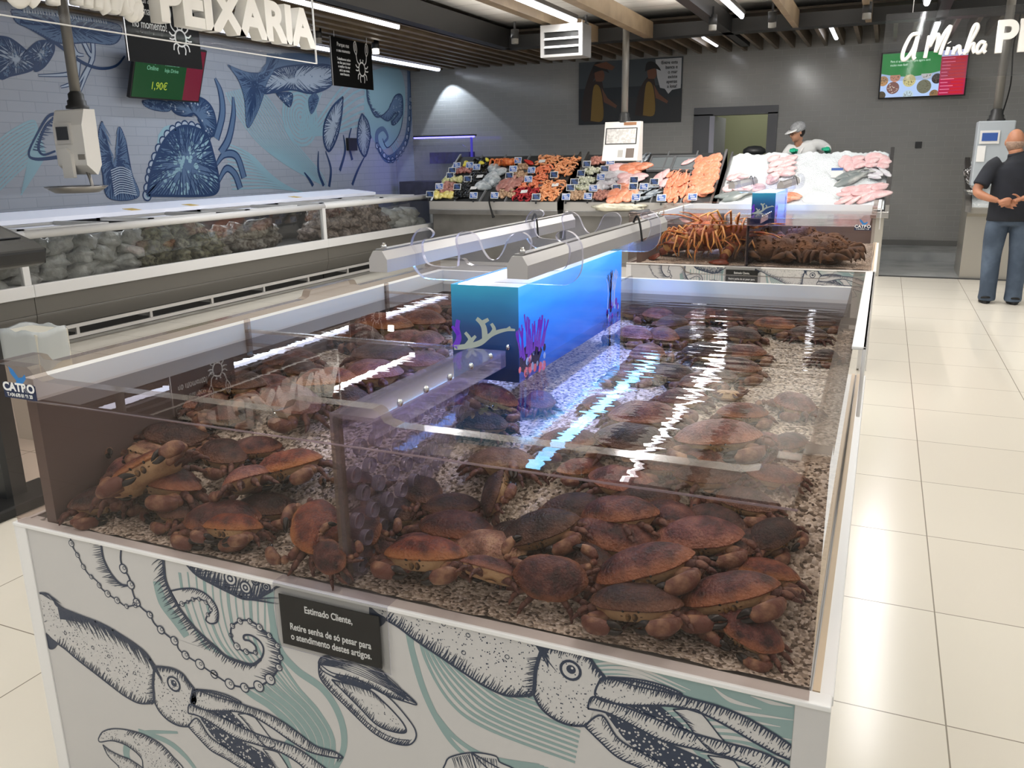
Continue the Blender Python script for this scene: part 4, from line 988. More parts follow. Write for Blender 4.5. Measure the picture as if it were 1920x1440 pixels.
# octopus arms
arm = c2([(648, 150), (640, 260), (660, 330), (700, 390), (720, 470), (750, 560), (800, 620), (850, 660), (880, 720), (930, 770), (990, 820), (1040, 860), (1060, 910), (1120, 960), (1200, 1010), (1270, 1060), (1330, 1100), (1390, 1140), (1440, 1165), (1500, 1180), (1580, 1190), (1650, 1170), (1700, 1140), (1740, 1100), (1780, 1040), (1790, 970), (1775, 900), (1750, 850), (1700, 800), (1650, 760), (1600, 720), (1540, 700), (1480, 715), (1440, 750), (1435, 800), (1450, 850), (1500, 910), (1560, 930), (1610, 935), (1612, 890), (1570, 850), (1530, 840), (1530, 810), (1580, 810), (1640, 850), (1670, 910), (1650, 980), (1590, 1020), (1500, 1000), (1400, 960), (1320, 890), (1250, 830), (1170, 750), (1090, 650), (1030, 560), (990, 480), (960, 390), (945, 230)])
ar.shape(arm, .0045, None, .0006, False, 260)
ar.fill(arm[10:50], 2, .0005)
inner = arm[46:]
ar.line(inner, .007, 0, .0014, 80)
ar.hatch(inner[::-1], 215, .034, .0042, .003, pick=(0, .62)); ar.hatch(inner[::-1], 235, .018, .004, .003, pick=(.6, 1))
ar.hatch(arm[22:30], 175, .03, .004, .0026)
def scallop(edge, r, step, w=.003):
    P = ipol([(a, b, 0) for a, b in edge], 160); d = step; last = P[0]
    for p in P:
        d += (p - last).length; last = p
        if d >= step:
            d = 0; ar.ring((p.x, p.y), r * ar.rnd.uniform(.7, 1.2), w, 0, .0014, 2); ar.ring((p.x + r * .3, p.y + r * .2), r * .35, .0015, 0, .0016)
scallop(arm[2:24], .011, .04); scallop(arm[24:40], .007, .025, .0022)
arm2l = c2([(270, 60), (290, 160), (330, 230), (370, 310), (410, 370), (470, 420), (500, 470), (560, 520), (620, 560), (680, 600), (745, 590)])
arm2r = c2([(495, 100), (510, 230), (540, 310), (590, 390), (650, 445), (715, 450)])
ar.line(arm2l, .0035); ar.line(arm2r, .0055); scallop(arm2l, .007, .028, .002); ar.hatch(arm2r, 195, .03, .004, .0022)
curl = c2([(1000, 490), (1080, 475), (1170, 475), (1250, 510), (1310, 570), (1340, 640), (1335, 710), (1290, 725), (1255, 700), (1270, 660), (1290, 640), (1280, 600), (1240, 560), (1180, 545), (1120, 570), (1060, 590), (1040, 560)])
ar.shape(curl, .004, 2, .0006); ar.hatch(curl[1:7], 230, .014, .0045, .0022); scallop(curl[9:16], .005, .018, .0018)
leaf = c2([(1090, 270), (1180, 370), (1300, 440), (1420, 500), (1520, 545), (1610, 545), (1690, 510), (1750, 470), (1760, 430), (1400, 320)])
ar.shape(leaf, .005, 2, .0006); ar.hatch(leaf[:7], 70, .045, .0036, .0035); ar.hatch(leaf[:6], 10, .07, .006, .002)
for q, r in (((1540, 465), .013), ((1430, 400), .015), ((1610, 420), .008), ((1690, 460), .009)): ar.ring(c2([q])[0], r, .004, 0, .0015, 2); ar.ring(c2([q])[0], r * .4, .004, 0, .0016)
# mussel
ml = c4([(447, 690), (455, 790), (520, 880), (620, 980), (730, 1090), (840, 1190), (960, 1255), (1080, 1275), (1135, 1230), (1130, 1160), (1060, 1060), (960, 950), (850, 870), (700, 800), (540, 760)])
ar.shape(ml, .003, 2, .0006); ar.hatch(ml[:8], 55, .016, .003, .0024)
ar.line(c4([(470, 780), (560, 890), (680, 1010), (800, 1120), (900, 1190), (1000, 1230), (1090, 1240)]), .0018)
mi_ = c4([(540, 810), (620, 830), (800, 880), (900, 960), (1000, 1060), (1060, 1140), (1062, 1185), (980, 1180), (860, 1130), (740, 1010), (620, 890)])
ar.shape(mi_, .0035, 2, .0008); ar.hatch(mi_[6:], 60, .014, .003, .0022, off=.0014); ar.hatch(mi_[:4], -70, .014, .0035, .0016, off=.0014); ar.dots(mi_, 60, .001, 0, .0014)
ar.fill(c4([(540, 790), (700, 815), (830, 870), (800, 890), (640, 835)]), 0, .0012)
mu = c4([(445, 690), (470, 650), (540, 640), (700, 680), (880, 735), (960, 830), (1060, 900), (1145, 985), (1060, 965), (940, 925), (830, 870), (700, 820), (560, 790), (470, 740)])
ar.shape(mu, .003, 2, .0010); ar.hatch(mu[4:8], 170, .05, .0035, .0018, off=.0016); ar.hatch(mu[8:13], 60, .012, .003, .003, off=.0016); ar.hatch(mu[:3], -10, .06, .004, .0022, off=.0016)
for k in range(8): ar.line(c4([(460 + k * 6, 700 - k * 4), (640 + k * 22, 740 - k * 6), (900 + k * 14, 850 - k * 2), (1090, 965)]), [.003, .0008, .002, .0008], 0, .0016, 20)
# claw and shell near the lower edge
cu_ = c3([(375, 915), (400, 875), (460, 858), (540, 865), (630, 890), (720, 940), (790, 1010), (850, 1100), (650, 1100), (620, 1030), (580, 985), (520, 945), (450, 925), (385, 932)])
ar.shape(cu_, .0032, 2, .0006); ar.hatch(cu_[3:8], 230, .02, .0036, .0026); ar.hatch(cu_[9:13], 70, .01, .0035, .0022); ar.dots(cu_, 160, .0012)
cl_ = c3([(400, 948), (440, 980), (500, 1010), (560, 1035), (640, 1100), (520, 1100), (480, 1060), (430, 1010)])
ar.shape(cl_, .003, 2, .0006); ar.hatch(cl_[:5], 250, .012, .004, .002); ar.dots(cl_, 50, .0012)
sh_ = c1([(262, 830), (275, 800), (300, 765), (400, 745), (500, 760), (522, 788), (580, 815), (600, 840), (400, 850)])
ar.shape(sh_, .003, 2, .0006)
for k in range(3): ar.line(c1([(395 + k * 3, 748), (410 + k * 40, 800), (425 + k * 70, 840)]), .003)
ar.hatch(c1([(300, 770), (390, 750)]), -70, .03, .004, .0018); ar.hatch(c1([(405, 760), (510, 775)]), -80, .02, .004, .0018)
fa = ar.mb.build('printed_illustration', [M_ink, M_teal, M_paper], tank_a); fa.location = (0, 0, 0)
fb = fa.copy(); C.objects.link(fb); fb.parent = tank_b
# customer notice in its clear sleeve, one on each tank
M_wtext = mat('white_lettering', '#f2f2f0', .5)
def notice(oy, label):
    t = thing('customer_notice', label, 'sign', (-.90, YF + oy, .63))
    MB().box(-.115, .115, -.006, -.0045, -.055, .055).build('card', mat('notice_black', '#0e0d0d', .3), t)
    MB().prism([(-.125, -.062), (.135, -.062), (.135, .078), (-.125, .078)], -.008, -.0065, 'y', 0, 1).build('clear_sleeve', [clear('sleeve_plastic', '#f2f2f2', 1.4, .05, haze=.004, hazecol='#ffffff', refl=.2), M_edgeb], t)
    MB().box(-.125, .135, -.0065, .03, .0785, .0795).build('sleeve_hook', M_clear, t)
    for k, (tx, zz) in enumerate((('Estimado Cliente,', .032), ('Retire senha de só pesar para', -.012), ('o atendimento destes artigos.', -.034))):
        text_curve(tx, .0205, M_wtext, t, 'lettering', (0, -.0063, zz), (PI / 2, 0, 0), .0003, .00035, 'CENTER', .76)
    return t
notice(0, 'black customer notice card with white lettering on the front tank cabinet')
notice(T2, 'black notice card on the printed front of the rear lobster tank')
# maker's sticker: a blue tail over dark plate
def maker_sticker(oy, x, z, s, label):
    t = thing('maker_sticker', label, 'sticker', (x, YF + oy - .001, z))
    W_ = .105 * s
    MB().box(0, W_, -.001, 0, 0, .034 * s).build('plate', mat('sticker_navy', '#16264a', .4), t)
    k = MB(); f = lambda a, b, o: (a * s, -.0015 - o, b * s)
    fill2(k, [(.040, .034), (.050, .042), (.034, .058), (.030, .075), (.044, .068), (.058, .050), (.070, .052), (.080, .060), (.082, .050), (.074, .042), (.064, .034)], f, 0)
    k.build('tail_emblem', mat('sticker_blue', '#2f7ec4', .35), t)
    MB().box(.002 * s, W_ - .002 * s, -.0017, -.001, .017 * s, .036 * s).build('name_band', mat('sticker_navy', '#16264a', .4), t)
    text_curve('CATRO', .027 * s, M_wtext, t, 'lettering', (W_ / 2, -.002, .026 * s), (PI / 2, 0, 0), .0003, .001 * s, 'CENTER', 1.12)
    text_curve('T.+34 670 01 91 20', .0115 * s, M_wtext, t, 'lettering', (W_ / 2, -.002, .008 * s), (PI / 2, 0, 0), .0003, .0003 * s, 'CENTER', .9)
    return t
maker_sticker(0, -1.722, 1.013, .96, 'blue tail sticker with white name on front left tank corner')
maker_sticker(T2, -.165, .985, 1.0, 'blue tail sticker on the upper right corner of the rear tank')
# ---------------------------------------------------------------- mural on the left wall
M_mink = mat('mural_ink_blue', '#29436b', .4); M_mmid = mat('mural_mid_blue', '#5d7799', .4); M_mteal = mat('mural_teal', '#92b6c4', .4); M_mpale = mat('mural_pale', '#aebccd', .4)
ZW = lambda p: (p[0] / 3., p[1] / 3.)
ZB = lambda p: (560 + p[0] / 3., p[1] / 3.)
def to_wall(p): q = on(p[0], p[1], 0, XW); return (q.y, q.z)
def wall_fn(a, b, o): return (XW + o * 4 + .001, min(a, YB - .01), min(max(b, .6), 3.25))
mu_ = Art(wall_fn, 9)
cw_ = lambda pts: [to_wall(ZW(p)) for p in pts]
cb_ = lambda pts: [to_wall(ZB(p)) for p in pts]
def blob(pts, fill=1, w=.022, hl=.12, gap=.035, ang=-60, off=.0008):
    mu_.shape(pts, w, fill, off); mu_.hatch_in(pts, hl * 1.3, gap * .7, .018, 0 if fill else 1, off + .0006); mu_.dots(pts, int(26 / max(gap, .02) * .03), .012, 1 if fill != 1 else 3, off + .0007)
# teal sweeps first
for k in range(16):
    mu_.line(cw_([(1270 + k * 12, 520 - k * 3), (1330 + k * 16, 640), (1450 + k * 14, 800), (1600 + k * 14, 920 + k * 4), (1750 + k * 6, 1010 + k * 3)]), [.024, .018, .024, .01], 2, .0003, 24)
for k in range(12): mu_.line(cw_([(1260 + k * 4, 800 + k * 24), (1420 + k * 10, 880 + k * 16), (1560 + k * 14, 1040 + k * 4)]), [.02, .03, .01], 2, .0003, 20)
for k in range(12): mu_.line(cw_([(-20, 800 + k * 26), (90 + k * 4, 720 + k * 20), (200 + k * 5, 690 + k * 16), (160 - k * 4, 900 + k * 18)]), [.015, .024, .015], 2, .0003, 24)
for k in range(7): mu_.ring(cw_([(1690, 660)])[0], .05 + k * .06, .04, 2, .0003)
mu_.shape(cw_([(890, 760), (930, 710), (1000, 720), (980, 860), (890, 840)]), 0, 2, .0003)
for k in range(8): mu_.line(cb_([(60 + k * 10, 520), (20 + k * 10, 650), (40 + k * 14, 760), (340 + k * 14, 420 + k * 40), (560, 700 + k * 30)]), [.02, .04, .03], 2, .0003, 24)
mu_.shape(cb_([(400, 400), (560, 380), (600, 560), (560, 760), (470, 840), (380, 700), (370, 520)]), 0, 2, .0002)
# lobster, top left
blob(cw_([(60, 60), (200, 70), (400, 95), (560, 120), (672, 150), (668, 215), (620, 246), (500, 235), (400, 240), (320, 235), (240, 195), (150, 150), (90, 120)]), 0, .03, .2, .03, 80)
mu_.hatch(cw_([(120, 70), (300, 90), (600, 135)]), 100, .25, .03, .02, 3, .0016)
blob(cw_([(-10, 205), (60, 220), (150, 290), (190, 345), (178, 392), (60, 425), (-10, 428)]), 3, .02, .16, .025, -30); blob(cw_([(150, 290), (215, 235), (290, 238), (300, 290), (250, 370), (195, 400), (190, 350)]), 3, .02, .12, .025, 200)
for q in ([(400, 240), (430, 300), (470, 310)], [(470, 240), (500, 300), (520, 330), (470, 420), (440, 470)], [(520, 240), (520, 320), (480, 430), (430, 560)], [(420, 300), (405, 400), (360, 420), (215, 425)], [(440, 330), (430, 430), (400, 470), (340, 490)]):
    mu_.line(cw_(q), [.07, .06, .025], 0, .0008); mu_.line(cw_(q), [.04, .035, .01], 3, .0011)
mu_.line(cw_([(110, 120), (300, 235), (450, 345), (560, 385), (650, 370), (700, 315)]), [.05, .035, .02], 0, .0014, 40)
# oyster
mu_.line(cw_([(320, 640), (270, 655), (215, 740), (160, 860), (200, 895), (320, 885)]), [.035, .02, .04], 0, .0010, 30); mu_.line(cw_([(310, 660), (255, 710), (215, 820), (240, 870), (310, 850)]), [.02, .03, .02], 0, .0010, 30); mu_.hatch(cw_([(300, 650), (230, 740), (180, 850)]), -10, .12, .03, .014)
# big dark claw
blob(cw_([(572, 683), (590, 760), (612, 850), (640, 938), (656, 900), (665, 720), (700, 780), (722, 890), (740, 980), (776, 1105), (612, 1112), (575, 970), (550, 860), (556, 740)]), 0, .02, .1, .03, 60)
for k in range(12): mu_.line(cw_([(620 + k * 2, 960 + k * 13), (680, 940 + k * 13), (735 + k * 3, 965 + k * 12)]), .012, 3, .0016, 8)
# crab
cr = cw_([(826, 1100), (840, 1000), (862, 920), (905, 820), (960, 745), (1030, 708), (1110, 722), (1165, 765), (1200, 870), (1225, 980), (1225, 1070), (1150, 1100)])
mu_.shape(cr, .03, 1, .0006); mu_.dots(cr, 160, .03, 2, .0009); mu_.hatch_in(cr, .36, .022, .022); mu_.hatch(cr[1:5], 0, .35, .05, .012)
for p in ipol([(a, b, 0) for a, b in cr[:8]], 16): mu_.ring((p.x, p.y), .06, .018, 0, .0005, 3)
blob(cw_([(798, 570), (860, 562), (945, 580), (950, 622), (870, 618), (815, 595)]), 0, .02, .04); blob(cw_([(940, 570), (1100, 545), (1180, 590), (1212, 680), (1200, 760), (1160, 760), (1130, 690), (1090, 640), (1040, 652), (980, 632)]), 1, .024, .12, .03, 250)
for q in ([(1208, 440), (1240, 520), (1250, 640), (1215, 780)], [(1310, 545), (1312, 650), (1285, 780), (1240, 860)], [(1215, 930), (1260, 870), (1330, 880), (1372, 1000)], [(1220, 1040), (1270, 950), (1320, 980), (1350, 1060)]):
    mu_.line(cw_(q), [.04, .10, .12, .12], 0, .0006, 20); mu_.line(cw_(q), [.02, .06, .08, .08], 1, .0009, 20)
# fish tail
blob(cw_([(1280, 366), (1360, 400), (1420, 412), (1480, 400), (1545, 300), (1560, 350), (1500, 460), (1478, 540), (1440, 640), (1390, 715), (1375, 560), (1340, 450)]), 0, .02, .15, .03, 20)
blob(cw_([(1425, 440), (1520, 400), (1640, 370), (1860, 370), (1870, 470), (1760, 525), (1640, 505), (1540, 520), (1470, 520)]), 3, .022, .22, .03, 100)
mu_.shape(cw_([(1500, 300), (1700, 300), (1860, 330), (1860, 400), (1600, 420), (1500, 440)]), 0, 1, .0005)
blob(cw_([(1770, 520), (1790, 560), (1750, 640), (1735, 560)]), 0, .015, .06); blob(cw_([(1550, 525), (1640, 525), (1630, 600), (1590, 570)]), 1, .015, .06)
# lobster claws near the corner and octopus arms
for q in ([(248, 545), (190, 600), (145, 690), (140, 790), (170, 850), (215, 770), (240, 650)], [(355, 640), (335, 700), (332, 810), (372, 880), (400, 780), (390, 690)]):
    mu_.shape(cb_(q), .035, 3, .0006); mu_.line(cb_([q[0], ((q[0][0] + q[3][0]) / 2 + 40, (q[0][1] + q[3][1]) / 2), q[4]]), .02, 0, .001); mu_.hatch_in(cb_(q), .14, .025, .014)
for q in ([(150, 850), (180, 950), (170, 1050)], [(370, 880), (330, 960), (300, 1040)], [(250, 760), (260, 850), (230, 960)], [(295, 720), (280, 800), (300, 900)], [(30, 970), (60, 1010), (80, 1045)], [(110, 850), (110, 960), (140, 1045)]): mu_.line(cb_(q), [.02, .05, .06], 0, .0009, 14)
blob(cb_([(380, 500), (400, 600), (440, 660), (500, 620), (540, 540), (580, 540), (582, 640), (540, 700), (520, 690), (560, 640), (540, 640), (500, 680), (440, 640), (390, 580)]), 1, .02, .06)
mu_.line(cb_([(625, 400), (625, 520), (622, 680), (600, 800), (540, 880), (490, 890), (445, 820), (440, 750), (475, 725), (500, 770), (480, 800)]), [.2, .16, .14, .09, .04], 1, .0006, 60)
mu_.line(cb_([(625, 400), (628, 560), (622, 720), (596, 830), (530, 900), (470, 880), (436, 800)]), .022, 0, .0012, 50); mu_.line(cb_([(580, 540), (584, 660), (560, 760), (500, 830), (470, 780)]), .018, 0, .0012, 40)
for p in ipol([(a, b, 0) for a, b in cb_([(628, 560), (615, 740), (580, 850), (510, 900), (440, 820)])], 14): mu_.ring((p.x, p.y), .05, .016, 0, .0011, 3)
tag(mu_.mb.build('wall_mural', [M_mink, M_mmid, M_mteal, M_mpale]), 'big blue drawing of crab, lobster, fish and octopus printed across the left wall', 'mural')
tag(MB().box(XW, XW + .03, 6.95, 7.1, 1.62, 1.72).build('wall_socket', M_dark), 'small dark socket box on painted wall beside the left hanging scale', 'socket').location = (0, 0, 0)
tag(MB().box(XW, XW + .05, 12.0, 12.25, 1.66, 1.86).build('wall_speaker', M_dark), 'dark square box on the painted wall between the lobster claws', 'box')
tag(MB().box(.36, .45, YB - .03, YB, 1.55, 1.64).build('wall_socket', M_dark), 'small dark socket box on grey wall under the right screen', 'socket')

# ---------------------------------------------------------------- freezers along the left wall
M_fbody = mat('freezer_grey', '#5f5c56', .42); M_fwhite = mat('freezer_white', '#d8d7d6', .35); M_fin = mat('freezer_inside', '#4c4a47', .6)
M_bagw = mat('clear_bag', '#d4d4d0', .18, noise=(9, '#a8a8a2', .35, .65), bump=(12, .9, .03))
XFz = -6.42
def freezer(y0, y1, label, endcap=False):
    t = thing('chest_freezer', label, 'freezer', (XFz, (y0 + y1) / 2, 0))
    def put(mb, name, m, par=None, **k): o = mb.build(name, m, t, **k); o.location = (-XFz, -(y0 + y1) / 2, 0); return o
    put(MB().box(-7.55, XFz - .10, y0 + .01, y1 - .01, .0, .16), 'plinth', M_black)
    put(MB().prism([(-7.55, .15), (XFz - .04, .15), (XFz, .27), (XFz, .285), (XFz - .004, .29), (XFz, .295), (XFz, .44), (-7.55, .44)], y0 + .003, y1 - .003, 'y'), 'body', M_fbody)
    put(MB().box(XFz - .03, XFz + .022, y0 + .001, y1 - .001, .44, .545), 'front_band', M_fwhite, bevel=.006)
    b = MB().box(XFz + .06, XFz + .08, y0, y1, .135, .165).box(XFz + .06, XFz + .08, y0, y1, .045, .075); yy = y0 + .3
    while yy < y1: b.box(XFz + .045, XFz + .065, yy, yy + .03, .05, .16); b.box(XFz - .1, XFz + .05, yy, yy + .03, .09, .12); yy += .82
    put(b, 'bumper_rail', M_alu)
    put(MB().box(-7.55, -7.5, y0, y1, .44, .98).box(-7.5, XFz - .03, y0 + .003, y1 - .003, .44, .47), 'liner', M_fin)
    g = MB(); g.add([(XFz, y0, .545), (XFz, y1, .545), (XFz - .03, y1, .92), (XFz - .03, y0, .92)], [(0, 1, 2, 3)]); put(g, 'front_glass', M_glass)
    put(MB().tube([(XFz - .02, y0, .95), (XFz - .02, y1, .95)], .036, 12), 'handrail', M_fwhite)
    put(MB().box(XFz - .035, XFz + .012, y1 - .07, y1 - .01, .545, .93), 'corner_post', M_fwhite)
    if endcap:
        g = MB(); g.add([(XFz, y1 - .004, .545), (-7.5, y1 - .004, .545), (-7.5, y1 - .004, .94), (XFz - .03, y1 - .004, .92)], [(0, 1, 2, 3)]); put(g, 'end_glass', M_glass)
    n = max(1, round((y1 - y0) / 1.35)); dy = (y1 - y0) / n
    for k in range(n):
        a0 = y0 + k * dy; l = MB(); z = .975
        l.box(-7.2, XFz - .05, a0 + .01, a0 + .05, z - .015, z + .02).box(-7.2, XFz - .05, a0 + dy * .62, a0 + dy * .62 + .04, z - .015, z + .02).box(-7.2, -7.15, a0 + .01, a0 + dy * .62, z - .015, z + .02).box(XFz - .09, XFz - .05, a0 + .01, a0 + dy * .62, z - .015, z + .02)
        o = put(l, 'sliding_lid', M_fwhite)
        g = MB(); g.add([(-7.2, a0 + .02, z), (XFz - .06, a0 + .02, z), (XFz - .06, a0 + dy * .62, z), (-7.2, a0 + dy * .62, z)], [(0, 1, 2, 3)]); g.build('lid_glass', M_glass, o)
    return t
freezer(.6, 4.72, 'near chest freezer at the left picture edge, glass front and white handrail')
freezer(4.72, 8.84, 'middle chest freezer with bags of seafood behind its glass front, white posts')
freezer(8.84, 11.66, 'far chest freezer ending at the fish counter, glass front', True)
cn = thing('freezer_light_canopy', 'long white light canopy above the back edge of the chest freezers', 'light', (-7.4, 7, .96))
def putw(mb, name, m, par, **k): o = mb.build(name, m, par, **k); o.location = -Vector(par.location); return o
putw(MB().prism([(-7.62, .95), (-7.14, .99), (-7.14, 1.03), (-7.62, 1.075)], .6, 11.15, 'y'), 'hood', mat('canopy_white', '#e4e6ee', .3, emit='#dfe6ff', es=.28), cn)
putw(MB().box(-7.64, -7.58, .6, 11.15, .4, 1.0), 'back_board', M_fwhite, cn)
for y in (6.52, 7.35, 9.25): putw(MB().prism([(-7.30, 1.048), (-7.16, 1.034), (-7.16, 1.036), (-7.30, 1.050)], y, y + .13, 'y'), 'yellow_sticker', mat('yellow_sticker', '#e2c169', .5), cn)
# bags of frozen seafood behind the glass
area('freezer_canopy_light', (-7.2, 7.2, .94), .06, 8.6, 12, (.95, .98, 1), (0, math.radians(-25), 0))
def lump_mesh(seed, sx, sy, sz, amp=.25):
    r = random.Random(seed); ph = [r.uniform(0, 6) for _ in range(6)]
    def fn(p):
        k = 1 + amp * (.5 * math.sin(5 * p.x + ph[0]) + .5 * math.sin(6 * p.y + ph[1]) + .4 * math.sin(7 * p.z + ph[2] + 3 * p.x))
        return p * k
    return MB().ell((0, 0, 0), (sx, sy, sz), 14, 10, 0, None, fn)
def spread_copies(proto, places, label=None, group=None):
    for i, (loc, rot, sc_) in enumerate(places):
        if i == 0: o = proto; o.location = loc; o.rotation_euler = rot; o.scale = (sc_,) * 3
        else: o = dup(proto, loc, rot, sc_)
rb = random.Random(11)
def bag_run(name, m, y0, y1, n, label, group, sz=(.16, .19, .085), z0=.56, z1=.8):
    p = tag(lump_mesh(rb.randint(0, 99), *sz).build(name, m), label, 'bag', group)
    pl = []
    for k in range(n):
        z = z0 + (z1 - z0) * (k % 3) / 2
        pl.append(((-6.66 - .08 * rb.random() - .05 * (k % 3), y0 + (y1 - y0) * (k + .5) / n + rb.uniform(-.04, .04), z), (rb.uniform(-.4, .4), rb.uniform(-.3, .3), rb.uniform(0, 3)), rb.uniform(.85, 1.2)))
    spread_copies(p, pl)
bag_run('frozen_seafood_bag', M_bagw, 4.8, 6.1, 15, 'clear white bag of frozen seafood heaped at near end of the middle freezer', 'white bags in the middle freezer')
bag_run('frozen_mussel_bag', mat('green_bag', '#8d8a6e', .25, noise=(25, '#4d4a3a', .4, .6), bump=(14, .8, .03)), 6.1, 7.2, 14, 'greenish bag of frozen shellfish in the middle of the freezer run', 'greenish bags in the middle freezer')
bag_run('frozen_mixed_bag', mat('mixed_bag', '#9a948a', .25, noise=(22, '#5c5148', .4, .6), bump=(14, .8, .03)), 7.2, 8.2, 12, 'dull mixed bag of frozen seafood at the far part of middle freezer', 'mixed bags in the middle freezer', z1=.72)
bag_run('frozen_shrimp_bag', mat('shrimp_bag', '#a8978c', .22, noise=(25, '#6f625b', .4, .6), bump=(14, .8, .03)), 8.95, 10.6, 20, 'bag of frozen shrimp in the far freezer', 'bags in the far freezer')
bag_run('frozen_fish_bag', M_bagw, 10.6, 11.5, 10, 'pale bag of frozen fish at end of the far freezer', 'pale bags in the far freezer', z1=.7)
bag_run('frozen_squid_bag', M_bagw, 4.2, 4.66, 5, 'pale bag of frozen squid in the near freezer by its post', 'bags in the near freezer')
# bin with liner and the ticket stand at the left edge
t = thing('waste_bin', 'small white waste bin with a plastic bag liner before the freezers', 'bin', (-4.27, 3.1, 0))
MB().prism([(-.13, 0), (.13, 0), (.15, .62), (-.15, .62)], -.1, .1, 'y').build('bin_body', mat('bin_cream', '#cfccc0', .5), t, bevel=.01)
lm = MB(); k = 28
vs = []
for j, (q, z) in enumerate(((1.02, .40), (1.06, .5), (1.05, .6), (1.02, .635), (.92, .63), (.88, .56))):
    for i in range(k):
        a = 2 * PI * i / k; r_ = 1 / max(abs(math.cos(a)) / .152, abs(math.sin(a)) / .103)
        vs.append((math.cos(a) * r_ * q, math.sin(a) * r_ * q, z + (.07 * math.sin(a * 2 + 1) - .02 if j == 0 else .008 * math.sin(a * 5))))
lm.add(vs, [(j * k + i, j * k + (i + 1) % k, (j + 1) * k + (i + 1) % k, (j + 1) * k + i) for j in range(5) for i in range(k)], 0, True)
lm.build('bag_liner', clear('liner_plastic', '#e8ecee', 1.4, .2, haze=.55, hazecol='#dfe4e6'), t)
t = thing('ticket_stand', 'black ticket stand at the left picture edge beside the crab tank', 'ticket stand', (-3.42, 2.33, 0))
MB().box(-.2, .03, -.2, .2, 0, .05).build('base', M_black, t, bevel=.01)
MB().box(-.16, -.08, -.05, .05, .05, 1.1).build('post', M_dark, t)
MB().prism([(-.3, 1.16), (.06, 1.08), (.17, 1.10), (.185, 1.16), (.12, 1.19), (-.3, 1.32)], -.14, .14, 'y').build('head', M_dark, t, bevel=.012)
MB().prism([(-.25, 1.308), (.08, 1.206), (.08, 1.21), (-.25, 1.312)], -.11, .11, 'y').build('screen', mat('dim_screen', '#3a3c40', .15), t)

# ---------------------------------------------------------------- hanging signs, screens, poster, heater, scales
M_letter = mat('ivory_letters', '#f1eee7', .45)
TXT = []
def script_letters(mb, fn, w, depth, which='aMinha'):
    S = {'a0': [[(1115, 215), (1060, 222), (1018, 300), (995, 385), (1003, 438), (1040, 425), (1085, 345), (1112, 235), (1103, 330), (1092, 415), (1108, 440)]],
         'M': [[(1194, 435), (1203, 340), (1213, 238)], [(1213, 250), (1222, 330), (1250, 270), (1280, 232), (1292, 262), (1280, 390)], [(1282, 380), (1318, 280), (1352, 205), (1385, 168), (1368, 240), (1338, 330), (1322, 412)]],
         'i': [[(1388, 350), (1376, 418)], [(1386, 306), (1390, 312)]],
         'n': [[(1432, 420), (1441, 350)], [(1438, 390), (1458, 356), (1478, 352), (1486, 395), (1500, 418)]],
         'h': [[(1528, 425), (1548, 320), (1575, 200), (1598, 165), (1612, 195), (1588, 262), (1550, 345), (1540, 410), (1570, 345), (1596, 335), (1596, 380), (1612, 414)]],
         'a': [[(1690, 335), (1655, 322), (1626, 370), (1636, 412), (1665, 398), (1692, 345), (1684, 395), (1702, 416)]]}
    for k in ('a0', 'M', 'i', 'n', 'h', 'a'):
        for st in S[k]:
            P = ipol([fn((q[0] - 995) / 260., (430 - q[1]) / 260.) for q in st], max(6, len(st) * 5))
            mb.tube(P, w, 8, flat=depth)
sg = thing('hanging_letter_sign', 'clear hanging sign with thick ivory letters above the freezers, upper left', 'sign', (-5, 5.4, 2.4))
putw(MB().prism([(3.72, 2.395), (7.0, 2.395), (7.0, 2.95), (3.72, 2.95)], -5.062, -5.054, 'x', 0, 1), 'clear_plate', [clear('sign_plate', '#fbfbfb', 1.3, .05, haze=.001, hazecol='#ffffff', refl=.08), mat('plate_edge_white', '#e2e2e2', .4)], sg)
putw(MB().box(-5.066, -5.05, 3.72, 7.0, 2.390, 2.398).box(-5.066, -5.05, 6.994, 7.002, 2.39, 2.95).box(-5.066, -5.05, 3.718, 3.726, 2.39, 2.95), 'plate_border', mat('plate_border_white', '#ecebe8', .4), sg)
for y in (4.0, 6.8): putw(MB().tube([(-5.058, y, 2.95), (-5.058, y, 3.3)], .004, 6), 'suspension_wire', M_alu, sg)
o = text_curve('PEIXARIA', .42, M_letter, sg, 'capital_letters', (-4.99 + 5, 4.98 - 5.4, 2.645 - 2.4), (PI / 2, 0, PI / 2), .055, .02, 'LEFT', 1.05)
sm = MB(); script_letters(sm, lambda a, b: (-4.99, 3.86 + a * .36, 2.5 + b * .30), .036, 1.5); putw(sm, 'script_letters', M_letter, sg)
sr = thing('hanging_letter_sign', 'clear hanging sign with ivory handwriting in front of the right screen', 'sign', (.6, 9.8, 2.3))
putw(MB().prism([(-.14, 2.2), (2.3, 2.2), (2.3, 2.84), (-.14, 2.84)], 9.84, 9.848, 'y', 0, 1), 'clear_plate', [clear('sign_plate_b', '#eeeeee', 1.3, .05, haze=.012, hazecol='#ffffff', refl=.4), mat('plate_edge_grey', '#a0a0a0', .4)], sr)
sm = MB(); script_letters(sm, lambda a, b: (.045 + a * .272, 9.8, 2.405 + b * .272), .021, .9); putw(sm, 'script_letters', M_letter, sr)
text_curve('PEIXARIA', .40, M_letter, sr, 'capital_letters', (.845 - .6, 0, 2.54 - 2.3), (PI / 2, 0, 0), .03, .012, 'LEFT', .92)
for x in (.1, 2.2): putw(MB().tube([(x, 9.844, 2.84), (x, 9.844, 3.4)], .004, 6), 'suspension_wire', M_alu, sr)
M_chalk = mat('chalk_line', '#cfcfcd', .6)
